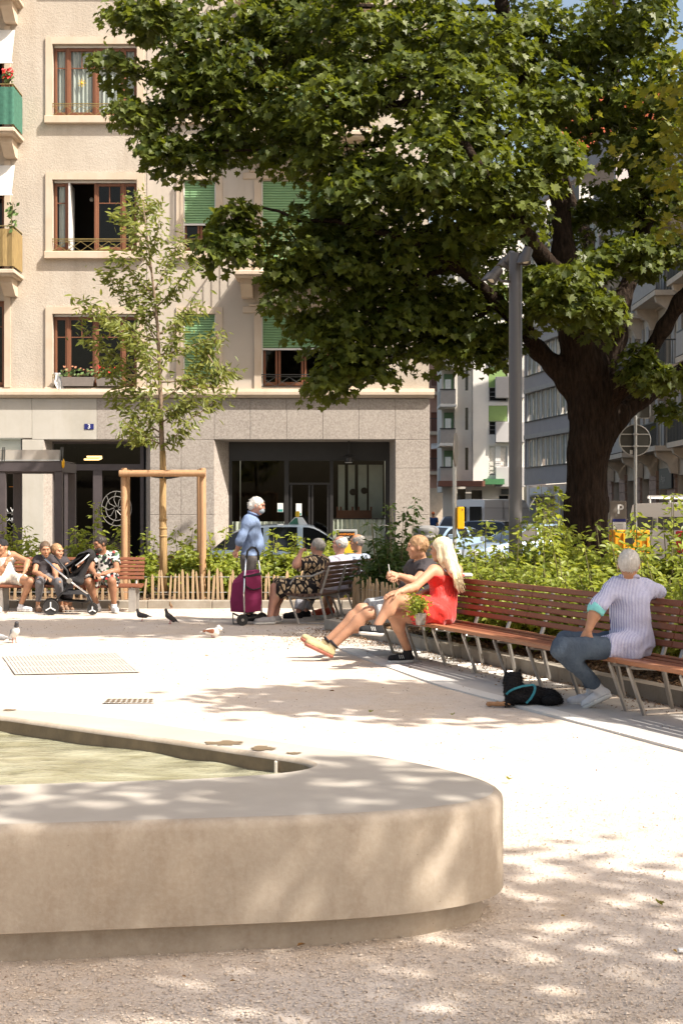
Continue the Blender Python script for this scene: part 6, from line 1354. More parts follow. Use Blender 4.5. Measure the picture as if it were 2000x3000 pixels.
m = MB(); m.tube([q(721, 1634, -.14), q(717, 1690, -.20), q(715, 1735, -.235), q(716, 1795, -.235)], .0125, 8); m.tube([q(757, 1637, -.02), q(762, 1672, -.03), q(766, 1795, -.05)], .0125, 8); m.build('tube', 'chrome', TR, smooth=True)
m = MB(); m.tube([q(721, 1640, -.14), q(725, 1615, -.13), q(736, 1604, -.1), q(748, 1605, -.06), q(756, 1618, -.03), q(757, 1640, -.02)], .016, 9); m.build('handle', 'black_plastic', TR, smooth=True)
m = MB(); m.tube([q(682, 1795, -.05), q(684, 1828, -.08), q(706, 1828, -.15)], .008, 6); m.tube([q(683, 1797, -.05), q(716, 1812, -.18), q(772, 1806, .05)], .012, 6); m.tube([q(716, 1795, -.23), q(716, 1815, -.2)], .012, 6); m.build('chassis', 'black_plastic', TR, smooth=True)
for c in (q(710, 1815, -.24), q(767, 1806, .10)):
    w_ = MB().lathe((c.x, c.y, .073), [(.055, -.014), (.073, -.016), (.076, -.008), (.076, .012), (.07, .018), (.055, .016)], 22, (.35, -.94, 0)).build('wheel', 'rubber', TR, smooth=True, angle=40)
    m = MB(); ax = V(.35, -.94, 0).normalized(); u = V(.94, .35, 0)
    for k in range(3): a = 2*PI*k/3+.4; m.bar(V(c.x, c.y, .073), V(c.x, c.y, .073)+u*.06*math.cos(a)+V(0, 0, .06*math.sin(a)), .02, .022, ax)
    m.lathe((c.x, c.y, .073), [(.02, -.02), (.02, .02)], 10, ax); m.build('spokes', 'steel_dull', w_)
# ================================================================ stroller
sy = 20.85; q = lambda px, py, dy=0: at(px, py, sy+dy)
SR = root('stroller', 'black baby stroller with a silver frame in front of the left bench', 'stroller', (q(205, 1790).x, sy, 0))
for dy in (-.22, .22):
    MB().tube([q(131, 1636, dy), q(204, 1702, dy), q(259, 1741, dy)], .014, 8).build('frame_tube', 'chrome', SR, smooth=True)
    MB().tube([q(160, 1628, dy*.9), q(198, 1672, dy*.9), q(204, 1702, dy*.9)], .013, 8).build('handle_tube', 'black_plastic', SR, smooth=True)
    MB().tube([q(204, 1702, dy), q(186, 1735, dy), q(150, 1771, dy)], .013, 8).build('rear_leg', 'black_plastic', SR, smooth=True)
    MB().tube([q(259, 1741, dy), q(268, 1760, dy), q(272, 1775, dy)], .016, 8).build('fork', 'black_plastic', SR, smooth=True)
    MB().lathe(q(204, 1702, dy-.02*(1 if dy < 0 else -1)), [(0, -.02), (.034, -.02), (.042, 0), (.034, .02), (0, .02)], 20, (0, -1, 0)).build('hub_ring', 'steel', SR, smooth=True, angle=35)
    for c, r in ((q(150, 1771, dy*1.1), .112), (q(272, 1775, dy*.9), .078)):
        c = V(c.x, c.y, r); w_ = MB().lathe(c, [(r*.78, -.018), (r*.97, -.022), (r, -.012), (r, .012), (r*.97, .022), (r*.78, .018)], 26, (0, -1, 0)).build('wheel', 'rubber', SR, smooth=True, angle=40)
        m = MB(); m.lathe(c, [(.0, -.010), (r*.78, -.010), (r*.78, .010), (0, .010)], 20, (0, -1, 0)); m.build('wheel_disc', 'black_plastic', w_)
        m = MB()
        for k in range(3): a = PI/2+2*PI*k/3; m.bar(c+V(0, -.016, 0), c+V(.72*r*math.cos(a), -.016, .72*r*math.sin(a)), .016, r*.24, (0, 1, 0))
        m.build('spokes', 'white_shell', w_)
m = MB(); m.tube([q(131, 1636, -.22), q(125, 1628, -.2), q(125, 1628, .2), q(131, 1636, .22)], .018, 8); m.build('push_bar', 'black_cloth', SR, smooth=True)
s = Solid(.03); s.cone(q(205, 1672, 0), q(262, 1628, 0), .10, .09, sq=((0, 1, 0), .55)); s.cone(q(196, 1690, 0), q(232, 1702, 0), .075, .07, sq=((0, 1, 0), .5)); s.cone(q(232, 1700, 0), q(262, 1632, 0), .05, .05, sq=((0, 1, 0), .4)); solid_obj('seat_shell', s, .018, 'black_cloth', SR)
s = Solid(.02); s.chain([q(222, 1668, -.02), q(245, 1638, -.02), q(264, 1622, -.02)], [.07, .10, .07], sq=((0, 1, 0), .42)); solid_obj('canopy', s, .018, 'black_cloth', SR)
MB().tube([q(222, 1657, -.21), q(244, 1641, -.23), q(262, 1624, -.2)], .010, 6).build('canopy_trim', 'white_shell', SR, smooth=True)
s = Solid(.03); s.cone(q(188, 1748, 0), q(250, 1752, 0), .07, .075, sq=((0, 1, 0), .45)); s.cone(q(205, 1735, 0), q(245, 1740, 0), .05, .05, sq=((0, 1, 0), .45)); solid_obj('basket', s, .02, 'black_cloth', SR)
MB().tube([q(150, 1771, -.24), q(150, 1771, .24)], .012, 8).build('axle', 'steel', SR); MB().tube([q(184, 1789, -.2), q(262, 1788, -.2)], .006, 6).build('brake_bar', 'steel', SR)
# ================================================================ small things on the ground
rr = random.Random(77)
GL = [(1490, 2291, 14, 'y', 'alone in the sunlit gravel right of the fountain'), (1085, 2092, 10, 'g', 'behind the fountain, in the shadow band'), (1325, 2100, 9, 'g', 'in the shadow band nearest the dog'), (1195, 1961, 7, 'b', 'just below the shoe of the blond woman'), (980, 2030, 11, 'b', 'at the far edge of the shadow band'), (870, 2785, 20, 'b', 'the largest, close to the fountain plinth'), (1535, 2935, 16, 'b', 'at the bottom, right of the fountain'), (1575, 2763, 13, 'd', 'in the shade right of the fountain end'), (1640, 2695, 10, 'b', 'halfway between the fountain end and right edge'), (1925, 2655, 18, 'y', 'near the right edge where the shade begins'), (1950, 2560, 9, 'b', 'by the right edge in full sun'), (690, 2885, 13, 'b', 'at the lower left below the fountain'), (1970, 2795, 10, 'b', 'in the lower right corner'), (1745, 2820, 8, 'd', 'in the dappled lower right'), (1880, 2430, 8, 'b', 'on bright gravel level with the fountain face'), (1620, 2430, 7, 'b', 'small, on bright gravel beside the fountain end'), (520, 2010, 7, 'b', 'between the two metal covers'), (600, 1925, 8, 'b', 'right of the large metal grate')]
for i, (px, py, sz, kd, lw) in enumerate(GL):
    p = gnd(px, py); s_ = sz*p.y/FPX*1.5; a = rr.random()*2*PI; pos = np.array([[p.x, p.y, .012+.004*rr.random()]]); nm = {'y': 'yellow green', 'g': 'green', 'b': 'dry brown', 'd': 'dark brown'}[kd]
    o = leaves('fallen_leaf', pos, np.array([[rr.gauss(0, .25), rr.gauss(0, .25), 1.0]]), np.array([[math.cos(a), math.sin(a), .1]]), np.array([s_]), MAPLE if kd in 'yg' else OVATE, {'y': 'maple_yellow', 'g': 'cherry_leaf', 'b': 'fallen_leaf', 'd': 'dry_litter'}[kd], None, fold=.35)
    tag(o, '%s fallen leaf %s' % (nm, lw), 'leaf', 'fallen leaves on the gravel')
p = gnd(1995, 2793); tag(MB().box((p.x-.012, p.y-.01, .006), (p.x+.014, p.y+.012, .016), .002).build('paper_scrap', 'print_white', None, loc=(p.x, p.y, .006)), 'tiny white scrap of paper on the gravel near the right corner', 'paper')
p = gnd(946, 1811); tag(MB().box((p.x-.04, p.y-.03, .005), (p.x+.05, p.y+.03, .045), .012).build('crumpled_tissue', 'curtain', None, loc=(p.x, p.y, .005)), 'pale blue crumpled tissue under the end of the dark bench', 'tissue')
# leaf litter and wood chips
def litter(name, label, fn, n_, sz, mat='dry_litter', zz=.012):
    P_ = np.array([fn() for _ in range(n_)]); P_[:, 2] += zz*np.random.rand(n_); o = leaves(name, P_, np.random.normal(size=(n_, 3))*.45+[0, 0, 1], np.random.normal(size=(n_, 3))*[1, 1, .2], np.random.uniform(sz[0], sz[1], n_), OVATE, mat, None, fold=.3); o['kind'] = 'stuff'; o['label'] = label; return o
np.random.seed(5)
def f_bed():
    s = rr.random()*Lk; p, t = poly_at(KB, s); nn = Vector((-t.y, t.x)); o = .16+abs(rr.gauss(0, .45)); return (p.x+nn.x*o, p.y+nn.y*o, .105)
litter('bark_mulch', 'dry brown bark mulch and leaves covering the planting bed', f_bed, 6500, (.02, .05), zz=.03)
def f_front():
    s = rr.random()*Lk; p, t = poly_at(KB, s); nn = Vector((-t.y, t.x)); o = -.02-abs(rr.gauss(0, .22)); return (p.x+nn.x*o, p.y+nn.y*o, .013)
litter('leaf_litter', 'scattered dry leaf litter along the kerb under the long bench', f_front, 1500, (.012, .03))
def f_mid(): return (rr.gauss(.15, .45), 17.0+rr.gauss(0, .75), .004)
litter('leaf_litter', 'scattered brown leaf fragments by the kerb corner', f_mid, 1700, (.012, .03))
def f_rear(): return (-14+14.3*rr.random(), 22.36+rr.random()*1.6, .102)
litter('bark_mulch', 'dry mulch in the rear bed behind the paling fence', f_rear, 3000, (.025, .06), zz=.03)
def f_far(): return (-6+7*rr.random(), 12.5+9.5*rr.random()**.8, .004)
litter('leaf_specks', 'tiny scattered leaf specks across the square', f_far, 1300, (.008, .02))
def f_near(): return (-1.2+3.6*rr.random(), 4.0+8*rr.random(), .006)
litter('leaf_specks', 'tiny leaf and twig specks on the near gravel', f_near, 500, (.006, .016))
# loose gravel grains in the foreground
n_ = 34000; yy = 3.95+3.6*np.random.rand(n_)**1.6; xx = (np.random.rand(n_)*2-1)*(yy*.26); 
keep = np.array([not inside((a, b), pl) for a, b in zip(xx, yy)]); xx = xx[keep]; yy = yy[keep]; n_ = len(xx)
sz = np.random.gamma(3.0, .0007, n_)+.0012; oct_ = np.array([(1, 0, 0), (-1, 0, 0), (0, 1, 0), (0, -1, 0), (0, 0, .7), (0, 0, -.5)], float); of = np.array([(0, 2, 4), (2, 1, 4), (1, 3, 4), (3, 0, 4)])
an = np.random.rand(n_)*2*PI; ca, sa = np.cos(an), np.sin(an); V_ = oct_[None]*sz[:, None, None]*np.random.uniform(.7, 1.3, (n_, 6, 1)); vx = V_[..., 0]*ca[:, None]-V_[..., 1]*sa[:, None]; vy = V_[..., 0]*sa[:, None]+V_[..., 1]*ca[:, None]; V_ = np.stack([vx+xx[:, None], vy+yy[:, None], V_[..., 2]+(.002+sz*.2)[:, None]+(.006*np.sin(xx*1.7+yy*.6)*np.sin(yy*1.1)+.004*np.sin(xx*3.1-yy*2.3)-.004)[:, None]], -1)
o = npmesh('gravel_grains', V_.reshape(-1, 3), (of[None]+(np.arange(n_)*6)[:, None, None]).reshape(-1, 3), 'pebbles', None, False, attr=np.repeat(np.random.rand(n_), 6)); o['kind'] = 'stuff'; o['label'] = 'loose pale gravel grains in the foreground'
# ================================================================ people
def skinmat(name, col): 
    n = N(name); co = n.coord(); f = n.noise(co, 14, 4, .6); c = n.mix(n.ramp(f, [(.3, 0), (.7, 1)]), mul(col, .88), mul((col[0], col[1]*1.02, col[2]*1.03), 1.08)); n.end(n.bsdf(c, .5, 0, .35, n.bump(n.noise(co, 120, 2, .5), .06, .002), **{'Subsurface Weight': .08, 'Subsurface Radius': (.02, .008, .004), 'Subsurface Scale': .3}))
skinmat('skin_tan', (.42, .215, .125)); skinmat('skin_fair', (.47, .245, .15)); skinmat('skin_brown', (.30, .145, .082)); skinmat('skin_pink', (.46, .235, .165))
def clothmat(name, col, var=.14, bs=140, rough=.85):
    n = N(name); co = n.coord(); f = n.noise(co, 9, 5, .6); w = n.new('TexNoise'); n.t.links.new(n.map(co, (1, 1, .55), (.4, .3, .2)), w.inputs['Vector']); w.inputs['Scale'].default_value = 9; w.inputs['Detail'].default_value = 3; w.inputs['Distortion'].default_value = 1.2
    c = n.mix(n.ramp(f, [(.3, 0), (.7, 1)]), mul(col, 1-var), mul(col, 1+var)); c = n.mix(n.ramp(w.outputs['Fac'], [(.32, .55), (.5, 0)]), c, mul(col, .72)); n.end(n.bsdf(c, rough, 0, .2, n.bump(n.noise(co, bs, 2, .5), .1, .003, n.bump(w.outputs['Fac'], .7, .022))))
clothmat('cloth_white', (.66, .65, .64)); clothmat('cloth_black', (.028, .026, .029)); clothmat('cloth_charcoal', (.055, .048, .052)); clothmat('cloth_blue', (.19, .255, .40)); clothmat('cloth_trouser', (.095, .085, .082)); clothmat('cloth_lightgrey', (.40, .40, .43)); clothmat('cloth_greyblue', (.27, .31, .38)); clothmat('cloth_legging', (.16, .155, .165)); clothmat('cloth_cream', (.56, .52, .45)); clothmat('cloth_lilac', (.52, .50, .60)); clothmat('cloth_navy', (.02, .05, .14)); clothmat('shoe_white', (.66, .66, .68), .05); clothmat('shoe_grey', (.36, .35, .35)); clothmat('shoe_black', (.022, .022, .024)); clothmat('shoe_cream', (.44, .36, .20)); clothmat('shoe_red', (.45, .09, .05)); clothmat('shoe_bronze', (.30, .19, .13)); clothmat('sole_white', (.70, .69, .66), .04); clothmat('sole_pink', (.40, .15, .11)); clothmat('cloth_mask', (.34, .40, .44)); clothmat('cloth_turq', (.22, .60, .60)); clothmat('cap_orange', (.62, .16, .05))
def hairmat(name, col, col2):
    n = N(name); co = n.coord(); w = n.noise(n.map(co, (60, 60, 5)), 2.0, 5, .6); c = n.mix(n.ramp(w, [(.3, 0), (.7, 1)]), col, col2); n.end(n.bsdf(c, .45, 0, .35, n.bump(w, .7, .01)))
hairmat('hair_white', (.48, .45, .41), (.70, .68, .64)); hairmat('hair_grey', (.17, .155, .14), (.40, .375, .345)); hairmat('hair_dark', (.018, .014, .012), (.05, .038, .03)); hairmat('hair_brown', (.07, .045, .03), (.17, .11, .07)); hairmat('hair_blond', (.62, .46, .25), (.86, .76, .56)); hairmat('hair_sandy', (.30, .17, .085), (.45, .28, .15))
# patterned cloths
n = N('cloth_stripes'); co = n.coord(); x = n.sep(n.map(co, (1, 1, 1), (0, 0, 0)), 0); zz = n.sep(co, 2); nz_ = n.noise(co, 3, 3, .5); ph = n.math('ADD', n.math('MULTIPLY', x, 2*PI/.0108), n.math('MULTIPLY', nz_, 9.0)); f = n.math('SINE', ph); c = n.mix(n.ramp(f, [(.45, 0), (.62, 1)]), (.60, .61, .74), (.10, .12, .36)); n.end(n.bsdf(c, .85, 0, .2, n.bump(n.noise(n.map(co, (1, 1, .6)), 8, 4, .6), .9, .05)))
n = N('cloth_leafprint'); co = n.coord(); wv = n.map(co, (1.0, 1.0, .62), (.3, .5, .4)); d = n.voro(wv, 13, 'F1', 'Distance', .7); e = n.voro(wv, 13, 'DISTANCE_TO_EDGE', 'Distance', .75); ring = n.ramp(e, [(.12, 0), (.15, 1)]); inn = n.ramp(d, [(.0, (.15, .09, .05)), (.10, (.44, .29, .16)), (.22, (.52, .37, .22)), (.30, (.17, .11, .07)), (.36, (.55, .42, .27))]); c = n.mix(ring, (.016, .014, .016), inn); n.end(n.bsdf(c, .8, 0, .2))
n = N('cloth_floral'); co = n.coord(); d = n.voro(co, 26, 'F1', 'Color'); sx = n.new('SeparateColor'); n.t.links.new(d, sx.inputs[0]); c = n.ramp(sx.outputs[0], [(0, (.018, .02, .022)), (.32, (.60, .58, .55)), (.55, (.07, .13, .07)), (.68, (.50, .49, .46)), (.82, (.02, .02, .022)), (.90, (.55, .07, .06))], 'CONSTANT'); n.end(n.bsdf(c, .8, 0, .2))
n = N('cloth_heather'); co = n.coord(); f = n.noise(n.map(co, (60, 60, 9)), 1.5, 4, .6); n.end(n.bsdf(n.ramp(f, [(.3, (.20, .21, .22)), (.7, (.50, .52, .53))]), .9, 0, .15))
n = N('cloth_denim'); co = n.coord(); f = n.noise(co, 5, 5, .6); g = n.noise(co, 200, 2, .5); c = n.mix(n.ramp(f, [(.3, 0), (.75, 1)]), (.030, .047, .075), (.085, .118, .160)); c = n.mix(n.math('MULTIPLY', g, .3), c, (.17, .20, .25)); n.end(n.bsdf(c, .9, 0, .15, n.bump(n.noise(n.map(co, (1, 1, .6), (.3, .4, .5)), 13, 4, .6), .9, .035)))
n = N('cloth_satin'); co = n.coord(); f = n.noise(n.map(co, (1, 1, .6)), 11, 3, .5); n.end(n.bsdf((.60, .030, .022), .55, 0, .3, n.bump(f, .7, .05), **{'Sheen Weight': .2}))
n = N('eye_dark'); n.end(n.bsdf((.02, .015, .012), .2, 0, .5))
def A3(v): return np.array(v, float)
def LR(a, b, t): return a+(b-a)*t
def person(label, base, J, o):
    R0 = root('person', label, 'person', base, o.get('group')); J = {k: np.array(at(*v)) for k, v in J.items()}; g = o.get('g', 1.0); res = o.get('res', .013); fwd = _n(A3(o['fwd'])); face = _n(A3(o['face'])); skin = o['skin']
    up = _n(A3(o.get('hup', (0, 0, 1)))); hr = _n(np.cross(face, up)); up = np.cross(hr, face); AX = [hr, face, up]; hs = o.get('hs', 1.0); c = J['hd']
    def hp(r, f, u): return c+(hr*r+face*f+up*u)*hs
    sA, sB, ch, pel, nk = J['sA'], J['sB'], J['ch'], J['pel'], J['nk']; belly = J.get('belly', LR(pel, ch, .5)); sq = (fwd, o.get('sq', 1.3)); bg = o.get('bg', 1.0)
    def torso(s, d=0.0, k=None):
        s.cone(pel, belly, .135*g+d, .125*g*bg+d, sq=sq); s.cone(belly, ch, .125*g*bg+d, .135*g+d, sq=sq); s.cone(LR(ch, sA, .75), LR(ch, sB, .75), .085*g+d, .085*g+d); s.cone(LR(sA, ch, .05), LR(sB, ch, .05), .050*g+d, .050*g+d); s.cone(LR(ch, nk, .55), nk, .075*g+d, .052*g+d*.6)
        s.cone(J['hA'], J['hB'], .105*g+d, .105*g+d)
    B_ = Solid(.03); torso(B_)
    B_.cone(nk, hp(0, -.025, -.06), .053*g, .050*hs)
    hd = Solid(.018)
    hd.cone(LR(nk, ch, .1), hp(0, -.022, -.05), .052*g, .049*hs); hd.ell(hp(0, -.012, .022), A3((.076, .098, .090))*hs, AX); hd.ell(hp(0, .030, -.035), A3((.060, .060, .083))*hs, AX); hd.ell(hp(0, .058, -.098), A3((.034, .026, .022))*hs, AX); hd.cone(hp(0, .086, .012), hp(0, .105, -.024), .008*hs, .011*hs, k=.012); hd.ell(hp(.014, .094, -.032), A3((.008, .010, .008))*hs, AX, k=.01); hd.ell(hp(-.014, .094, -.032), A3((.008, .010, .008))*hs, AX, k=.01)
    for q in (-1, 1):
        hd.ell(hp(q*.076, -.014, -.008), A3((.008, .017, .027))*hs, AX, k=.006); hd.ell(hp(q*.032, .098, .012), A3((.019, .016, .012))*hs, AX, k=.014, sub=True)
        hd.ell(hp(q*.048, .058, -.022), A3((.022, .02, .02))*hs, AX, k=.03)
    hd.cone(hp(-.040, .082, .032), hp(.040, .082, .032), .011*hs, .011*hs, k=.02); hd.cone(hp(-.020, .086, -.058), hp(.020, .086, -.058), .008*hs, .008*hs, k=.012); hd.cone(hp(-.018, .084, -.071), hp(.018, .084, -.071), .008*hs, .008*hs, k=.012)
    solids = [(B_, res), (hd, min(res, .0075))]
    for S_ in ('A', 'B'):
        s_, e_, w_ = J['s'+S_], J['e'+S_], J['w'+S_]; ag = o.get('ag', g); B_.cone(s_, e_, .053*ag, .042*ag); B_.cone(e_, LR(e_, w_, .35), .041*ag, .042*ag); B_.cone(LR(e_, w_, .35), w_, .042*ag, .029*ag)
        B_.cone(J['h'+S_], J['k'+S_], .088*g, .060*g); B_.cone(J['k'+S_], J['a'+S_], .055*g, .037*g); kd = _n(J['a'+S_]-J['k'+S_]); bk_ = -(fwd if 'fd'+S_ not in o else _n(A3(o['fd'+S_]))); bk_ = bk_-kd*np.dot(bk_, kd); B_.ell(LR(J['k'+S_], J['a'+S_], .30)+bk_*.022, (.050*g, .050*g, .085*g), k=.05)
        # hand
        d = _n(J['t'+S_]-w_) if 't'+S_ in J else _n(w_-e_); pn = _n(A3(o.get('palm'+S_, (0, 0, -1)))); pn = _n(pn-d*np.dot(pn, d)); sd = np.cross(d, pn)*(1 if S_ == 'A' else -1); H = Solid(.010); hz = .92*min(1.08, g)
        H.cone(w_-d*.03, w_+d*.02*hz, .028*hz, .026*hz, sq=(pn, 1.25)); H.cone(w_+d*.02*hz+sd*.016*hz, w_+d*.085*hz+sd*.022*hz, .022*hz, .019*hz, sq=(pn, 1.35)); H.cone(w_+d*.02*hz-sd*.014*hz, w_+d*.08*hz-sd*.024*hz, .022*hz, .018*hz, sq=(pn, 1.35))
        cu = o.get('curl'+S_, .75)
        for k, (of, ln) in enumerate(((.030, .070), (.010, .078), (-.011, .073), (-.031, .058))):
            p0 = w_+(d*.085+sd*of)*hz; d1 = _n(d*math.cos(cu*.7)+pn*math.sin(cu*.7)); d2 = _n(d*math.cos(cu*1.7)+pn*math.sin(cu*1.7)); p1 = p0+d1*ln*.52*hz; p2 = p1+d2*ln*.48*hz; H.cone(p0, p1, .0098*hz, .0088*hz, k=.004); H.cone(p1, p2, .0088*hz, .0072*hz, k=.004)
        p0 = w_+(d*.03+sd*.028)*hz; p1 = p0+_n(sd*.75+d*.65+pn*.35)*.042*hz; p2 = p1+_n(d*.85+pn*.55+sd*.1)*.034*hz; H.cone(p0, p1, .0135*hz, .011*hz, k=.008); H.cone(p1, p2, .011*hz, .008*hz, k=.005); solids.append((H, .0062))
    solid_obj('body', solids, None, skin, R0)
    for q in (-1, 1): MB().sphere(hp(q*.031, .0815, .011), .0095*hs, 8, 6).build('eye', 'eye_dark', R0, smooth=True)
    wr = o.get('wr', .0045)
    def wrinkle(X, Y, Z): return wr*(np.sin(23*X+17*Z+3*np.sin(11*Y))*np.sin(19*Z-13*X+9*Y)+.8*np.sin(41*Z+15*X+2*np.sin(13*X)))
    # top
    t = o.get('top')
    if t:
        s = Solid(.035); d = t.get('d', .016); torso(s, d)
        sl = t.get('sleeve', .5)
        for S_ in ('A', 'B'):
            s_, e_, w_ = J['s'+S_], J['e'+S_], J['w'+S_]; r = t.get('sr', .070)*g
            if sl > 0:
                if sl <= 1: s.cone(s_, LR(s_, e_, sl), .072*g, r, flat=True)
                else: s.cone(s_, e_, .072*g, .060*g); s.cone(e_, LR(e_, w_, sl-1), .060*g, .053*g, flat=True)
        if t.get('skirt'):
            for S_ in ('A', 'B'): s.cone(J['h'+S_], LR(J['h'+S_], J['k'+S_], t['skirt']), .118*g, t.get('skr', .115)*g, flat=True)
            if t['skirt'] > .5: s.cone(LR(J['hA'], J['hB'], .5), LR(LR(J['hA'], J['kA'], t['skirt']), LR(J['hB'], J['kB'], t['skirt']), .5), .12*g, .10*g, flat=True)
        if t.get('paunch'): s.ell(belly+fwd*t['paunch'][0], t['paunch'][1])
        if t.get('tail') is not None: s.cone(LR(pel, belly, .3), pel+A3(t['tail']), .155*g, .165*g, sq=(fwd, 1.2), flat=True)
        if t.get('hem'): s.clip(LR(pel, ch, t['hem']), pel-ch)
        nr = t.get('neck', .062); s.cone(LR(nk, c, .05)+fwd*.02, c, nr*g, nr*g*1.2, k=.01, sub=True)
        if t.get('tank'):
            s.clip(LR(ch, nk, .55), nk-ch)
        s.disp = wrinkle; tp = solid_obj(t.get('name', 'shirt'), s, res, t['mat'], R0)
        if t.get('tank'):
            for S_ in ('A', 'B'): MB().tube([LR(ch, J['s'+S_], .62)+fwd*(.10*g)+A3((0, 0, .05)), LR(nk, J['s'+S_], .52)+A3((0, 0, .035)), LR(ch, J['s'+S_], .62)-fwd*(.10*g)+A3((0, 0, .05))], t.get('strap', .012), 8).build('strap', t.get('smat', t['mat']), tp, smooth=True)
        if t.get('collar'):
            cp = LR(nk, c, .10); MB().tube([cp+(hr*math.cos(a)*.068+face*(math.sin(a)*.068+.004))*1.0+A3((0, 0, .012*math.sin(-a))) for a in [2*PI*i/18 for i in range(18)]], .016, 6, closed=True).build('collar', t['mat'], tp, smooth=True)
    b = o.get('bottom')
    if b:
        s = Solid(.03); s.cone(J['hA'], J['hB'], .118*g, .118*g); s.cone(pel, LR(pel, belly, .55), .142*g, .135*g, sq=sq); L_ = b['len']
        for S_ in ('A', 'B'):
            h_, k_, a_ = J['h'+S_], J['k'+S_], J['a'+S_]; wd = b.get('w', 1.0)
            if L_ <= 1: s.cone(h_, LR(h_, k_, L_), .103*g, .092*g*wd, flat=True)
            else: s.cone(h_, k_, b.get('hr', .103)*g, .078*g*wd); s.cone(k_, LR(k_, a_, L_-1), .074*g*wd, .058*g*wd, flat=True); kd = _n(a_-k_); bk_ = -(fwd if 'fd'+S_ not in o else _n(A3(o['fd'+S_]))); bk_ = bk_-kd*np.dot(bk_, kd); s.ell(LR(k_, a_, .30)+bk_*.022, (.060*g, .060*g, .095*g), k=.05)
        s.disp = wrinkle; solid_obj(b.get('name', 'trousers'), s, res, b['mat'], R0)
    # shoes
    sh = o.get('shoe')
    if sh:
        for S_ in ('A', 'B'):
            a_ = J['a'+S_]; toe = J['toe'+S_]; heel = J['heel'+S_] if 'heel'+S_ in J else None
            dn = _n(a_-J['k'+S_]) if heel is None else _n(heel-a_); fv = toe-a_
            if heel is None:
                fh = _n(A3((fv[0], fv[1], 0)))*1.0; heel = a_+A3((0, 0, -(a_[2]-.045)))-fh*.035 if a_[2] < .2 else a_+dn*.05-_n(fv)*.02
                if a_[2] < .2: toe = A3((toe[0], toe[1], .042))
            fd = _n(toe-heel); dn = -_n(np.cross(np.cross(fd, A3((0, 0, 1))), fd)); 
            if dn[2] > 0: dn = -dn
            toe = heel+fd*min(np.linalg.norm(toe-heel), .215*g+.01); s = Solid(.02); s.cone(heel, LR(heel, toe, .55), .040*g, .043*g); s.cone(LR(heel, toe, .55), toe, .043*g, .034*g); s.cone(LR(heel, toe, .1), a_, .040*g, .044*g, flat=True); s.clip(heel+dn*.0145*g, dn); q = solid_obj('shoe', s, .0085, sh[0], R0)
            s = Solid(.02); s.cone(heel+dn*.012*g, LR(heel, toe, .55)+dn*.012*g, .042*g, .046*g); s.cone(LR(heel, toe, .55)+dn*.012*g, toe+dn*.012*g, .046*g, .037*g); s.clip(heel+dn*.042*g, dn); s.clip(heel+dn*.014*g, -dn); solid_obj('sole', s, .0085, sh[1], q)
            if o.get('stripes'):
                sdv = _n(np.cross(fd, dn))
                for tt in (.36, .46, .56):
                    for q2 in (-1, 1):
                        pc = LR(heel, toe, tt); MB().bar(pc+sdv*q2*.043*g-dn*.002, pc+sdv*q2*.036*g-dn*.034*g+fd*.012, .004, .010, sdv).build('shoe_stripe', 'sole_white', q)
            if sh[2:] and sh[2]: MB().tube([LR(a_, J['k'+S_], .03+.0*i)+_n(np.cross(J['k'+S_]-a_, fwd))*.042*g*math.cos(t)+_n(np.cross(np.cross(J['k'+S_]-a_, fwd), J['k'+S_]-a_))*.042*g*math.sin(t) for i, t in enumerate([2*PI*i/12 for i in range(12)])], .013, 6, closed=True).build('sock', sh[2], R0, smooth=True)
    h = o.get('hair')
    if h:
        st, hm = h[0], h[1]; s = Solid(.014); s.ell(hp(0, -.016, .026), A3((.0805, .103, .095))*hs, AX)
        if st != 'cap': s.ell(hp(0, .088, -.052), A3((.085, .082, .112))*hs, AX, k=.012, sub=True)
        if st == 'bald': s.ell(hp(0, .03, .118), A3((.070, .105, .085))*hs, AX, k=.02, sub=True)
        if st == 'receding': s.ell(hp(0, .07, .098), A3((.06, .07, .05))*hs, AX, k=.02, sub=True)
        if st in ('short', 'bald', 'receding', 'cap', 'curly'): s.clip(hp(0, 0, (h[2] if len(h) > 2 else -.062) if st != 'cap' else .012), -up+face*(.25 if st != 'cap' else .1))
        if st == 'fluffy': s.ell(hp(0, -.075, -.01), A3((.082, .055, .075))*hs, AX); s.clip(hp(0, 0, -.085), -up)
        if st == 'long':
            for q in (-1, -.45, 0, .45, 1): s.chain([hp(q*.050, -.05, .02), hp(q*.070, -.080, -.10), hp(q*.078, -.115, -.22), hp(q*.085, -.145, -.32+.03*abs(q))], [.05, .045, .036, .014])
            for q in (-1, 1): s.chain([hp(q*.072, -.01, .02), hp(q*.080, -.01, -.08), hp(q*.080, -.03, -.17)], [.03, .03, .018])
            s.disp = lambda X, Y, Z: .005*np.sin((X*hr[0]+Y*hr[1])*190+4*np.sin(Z*9))+.004*np.sin((X*hr[0]+Y*hr[1])*90-Z*6)
        elif st == 'bun': s.ell(hp(0, -.10, .04), A3((.04, .04, .04))*hs, AX)
        else: s.disp = lambda X, Y, Z: .0025*np.sin(95*X+60*Z)*np.sin(80*Y-70*Z)+.002*np.sin(60*X+200*Y)*np.sin(170*Z+50*X)
        if st == 'long':
            m = MB(); r3 = random.Random(8)
            for i in range(230):
                q = r3.uniform(-1, 1); a = r3.uniform(-.5, 1.0); L3 = r3.uniform(.26, .40); p0 = hp(q*.060, -.05-.06*(1-abs(q)), .05+.03*r3.random()); p1 = hp(q*.088, -.085-.045*(1-abs(q)), -.06); p2 = hp(q*.098, -.125-.04*(1-abs(q)), -.06-L3*.55); p3 = hp(q*.10+r3.gauss(0, .012), -.155-.03*(1-abs(q))+r3.gauss(0, .01), -.04-L3); m.tube([p0, p1, p2, p3], [.005, .0055, .005, .0015], 4)
            m.build('hair_strands', hm, R0, smooth=True)
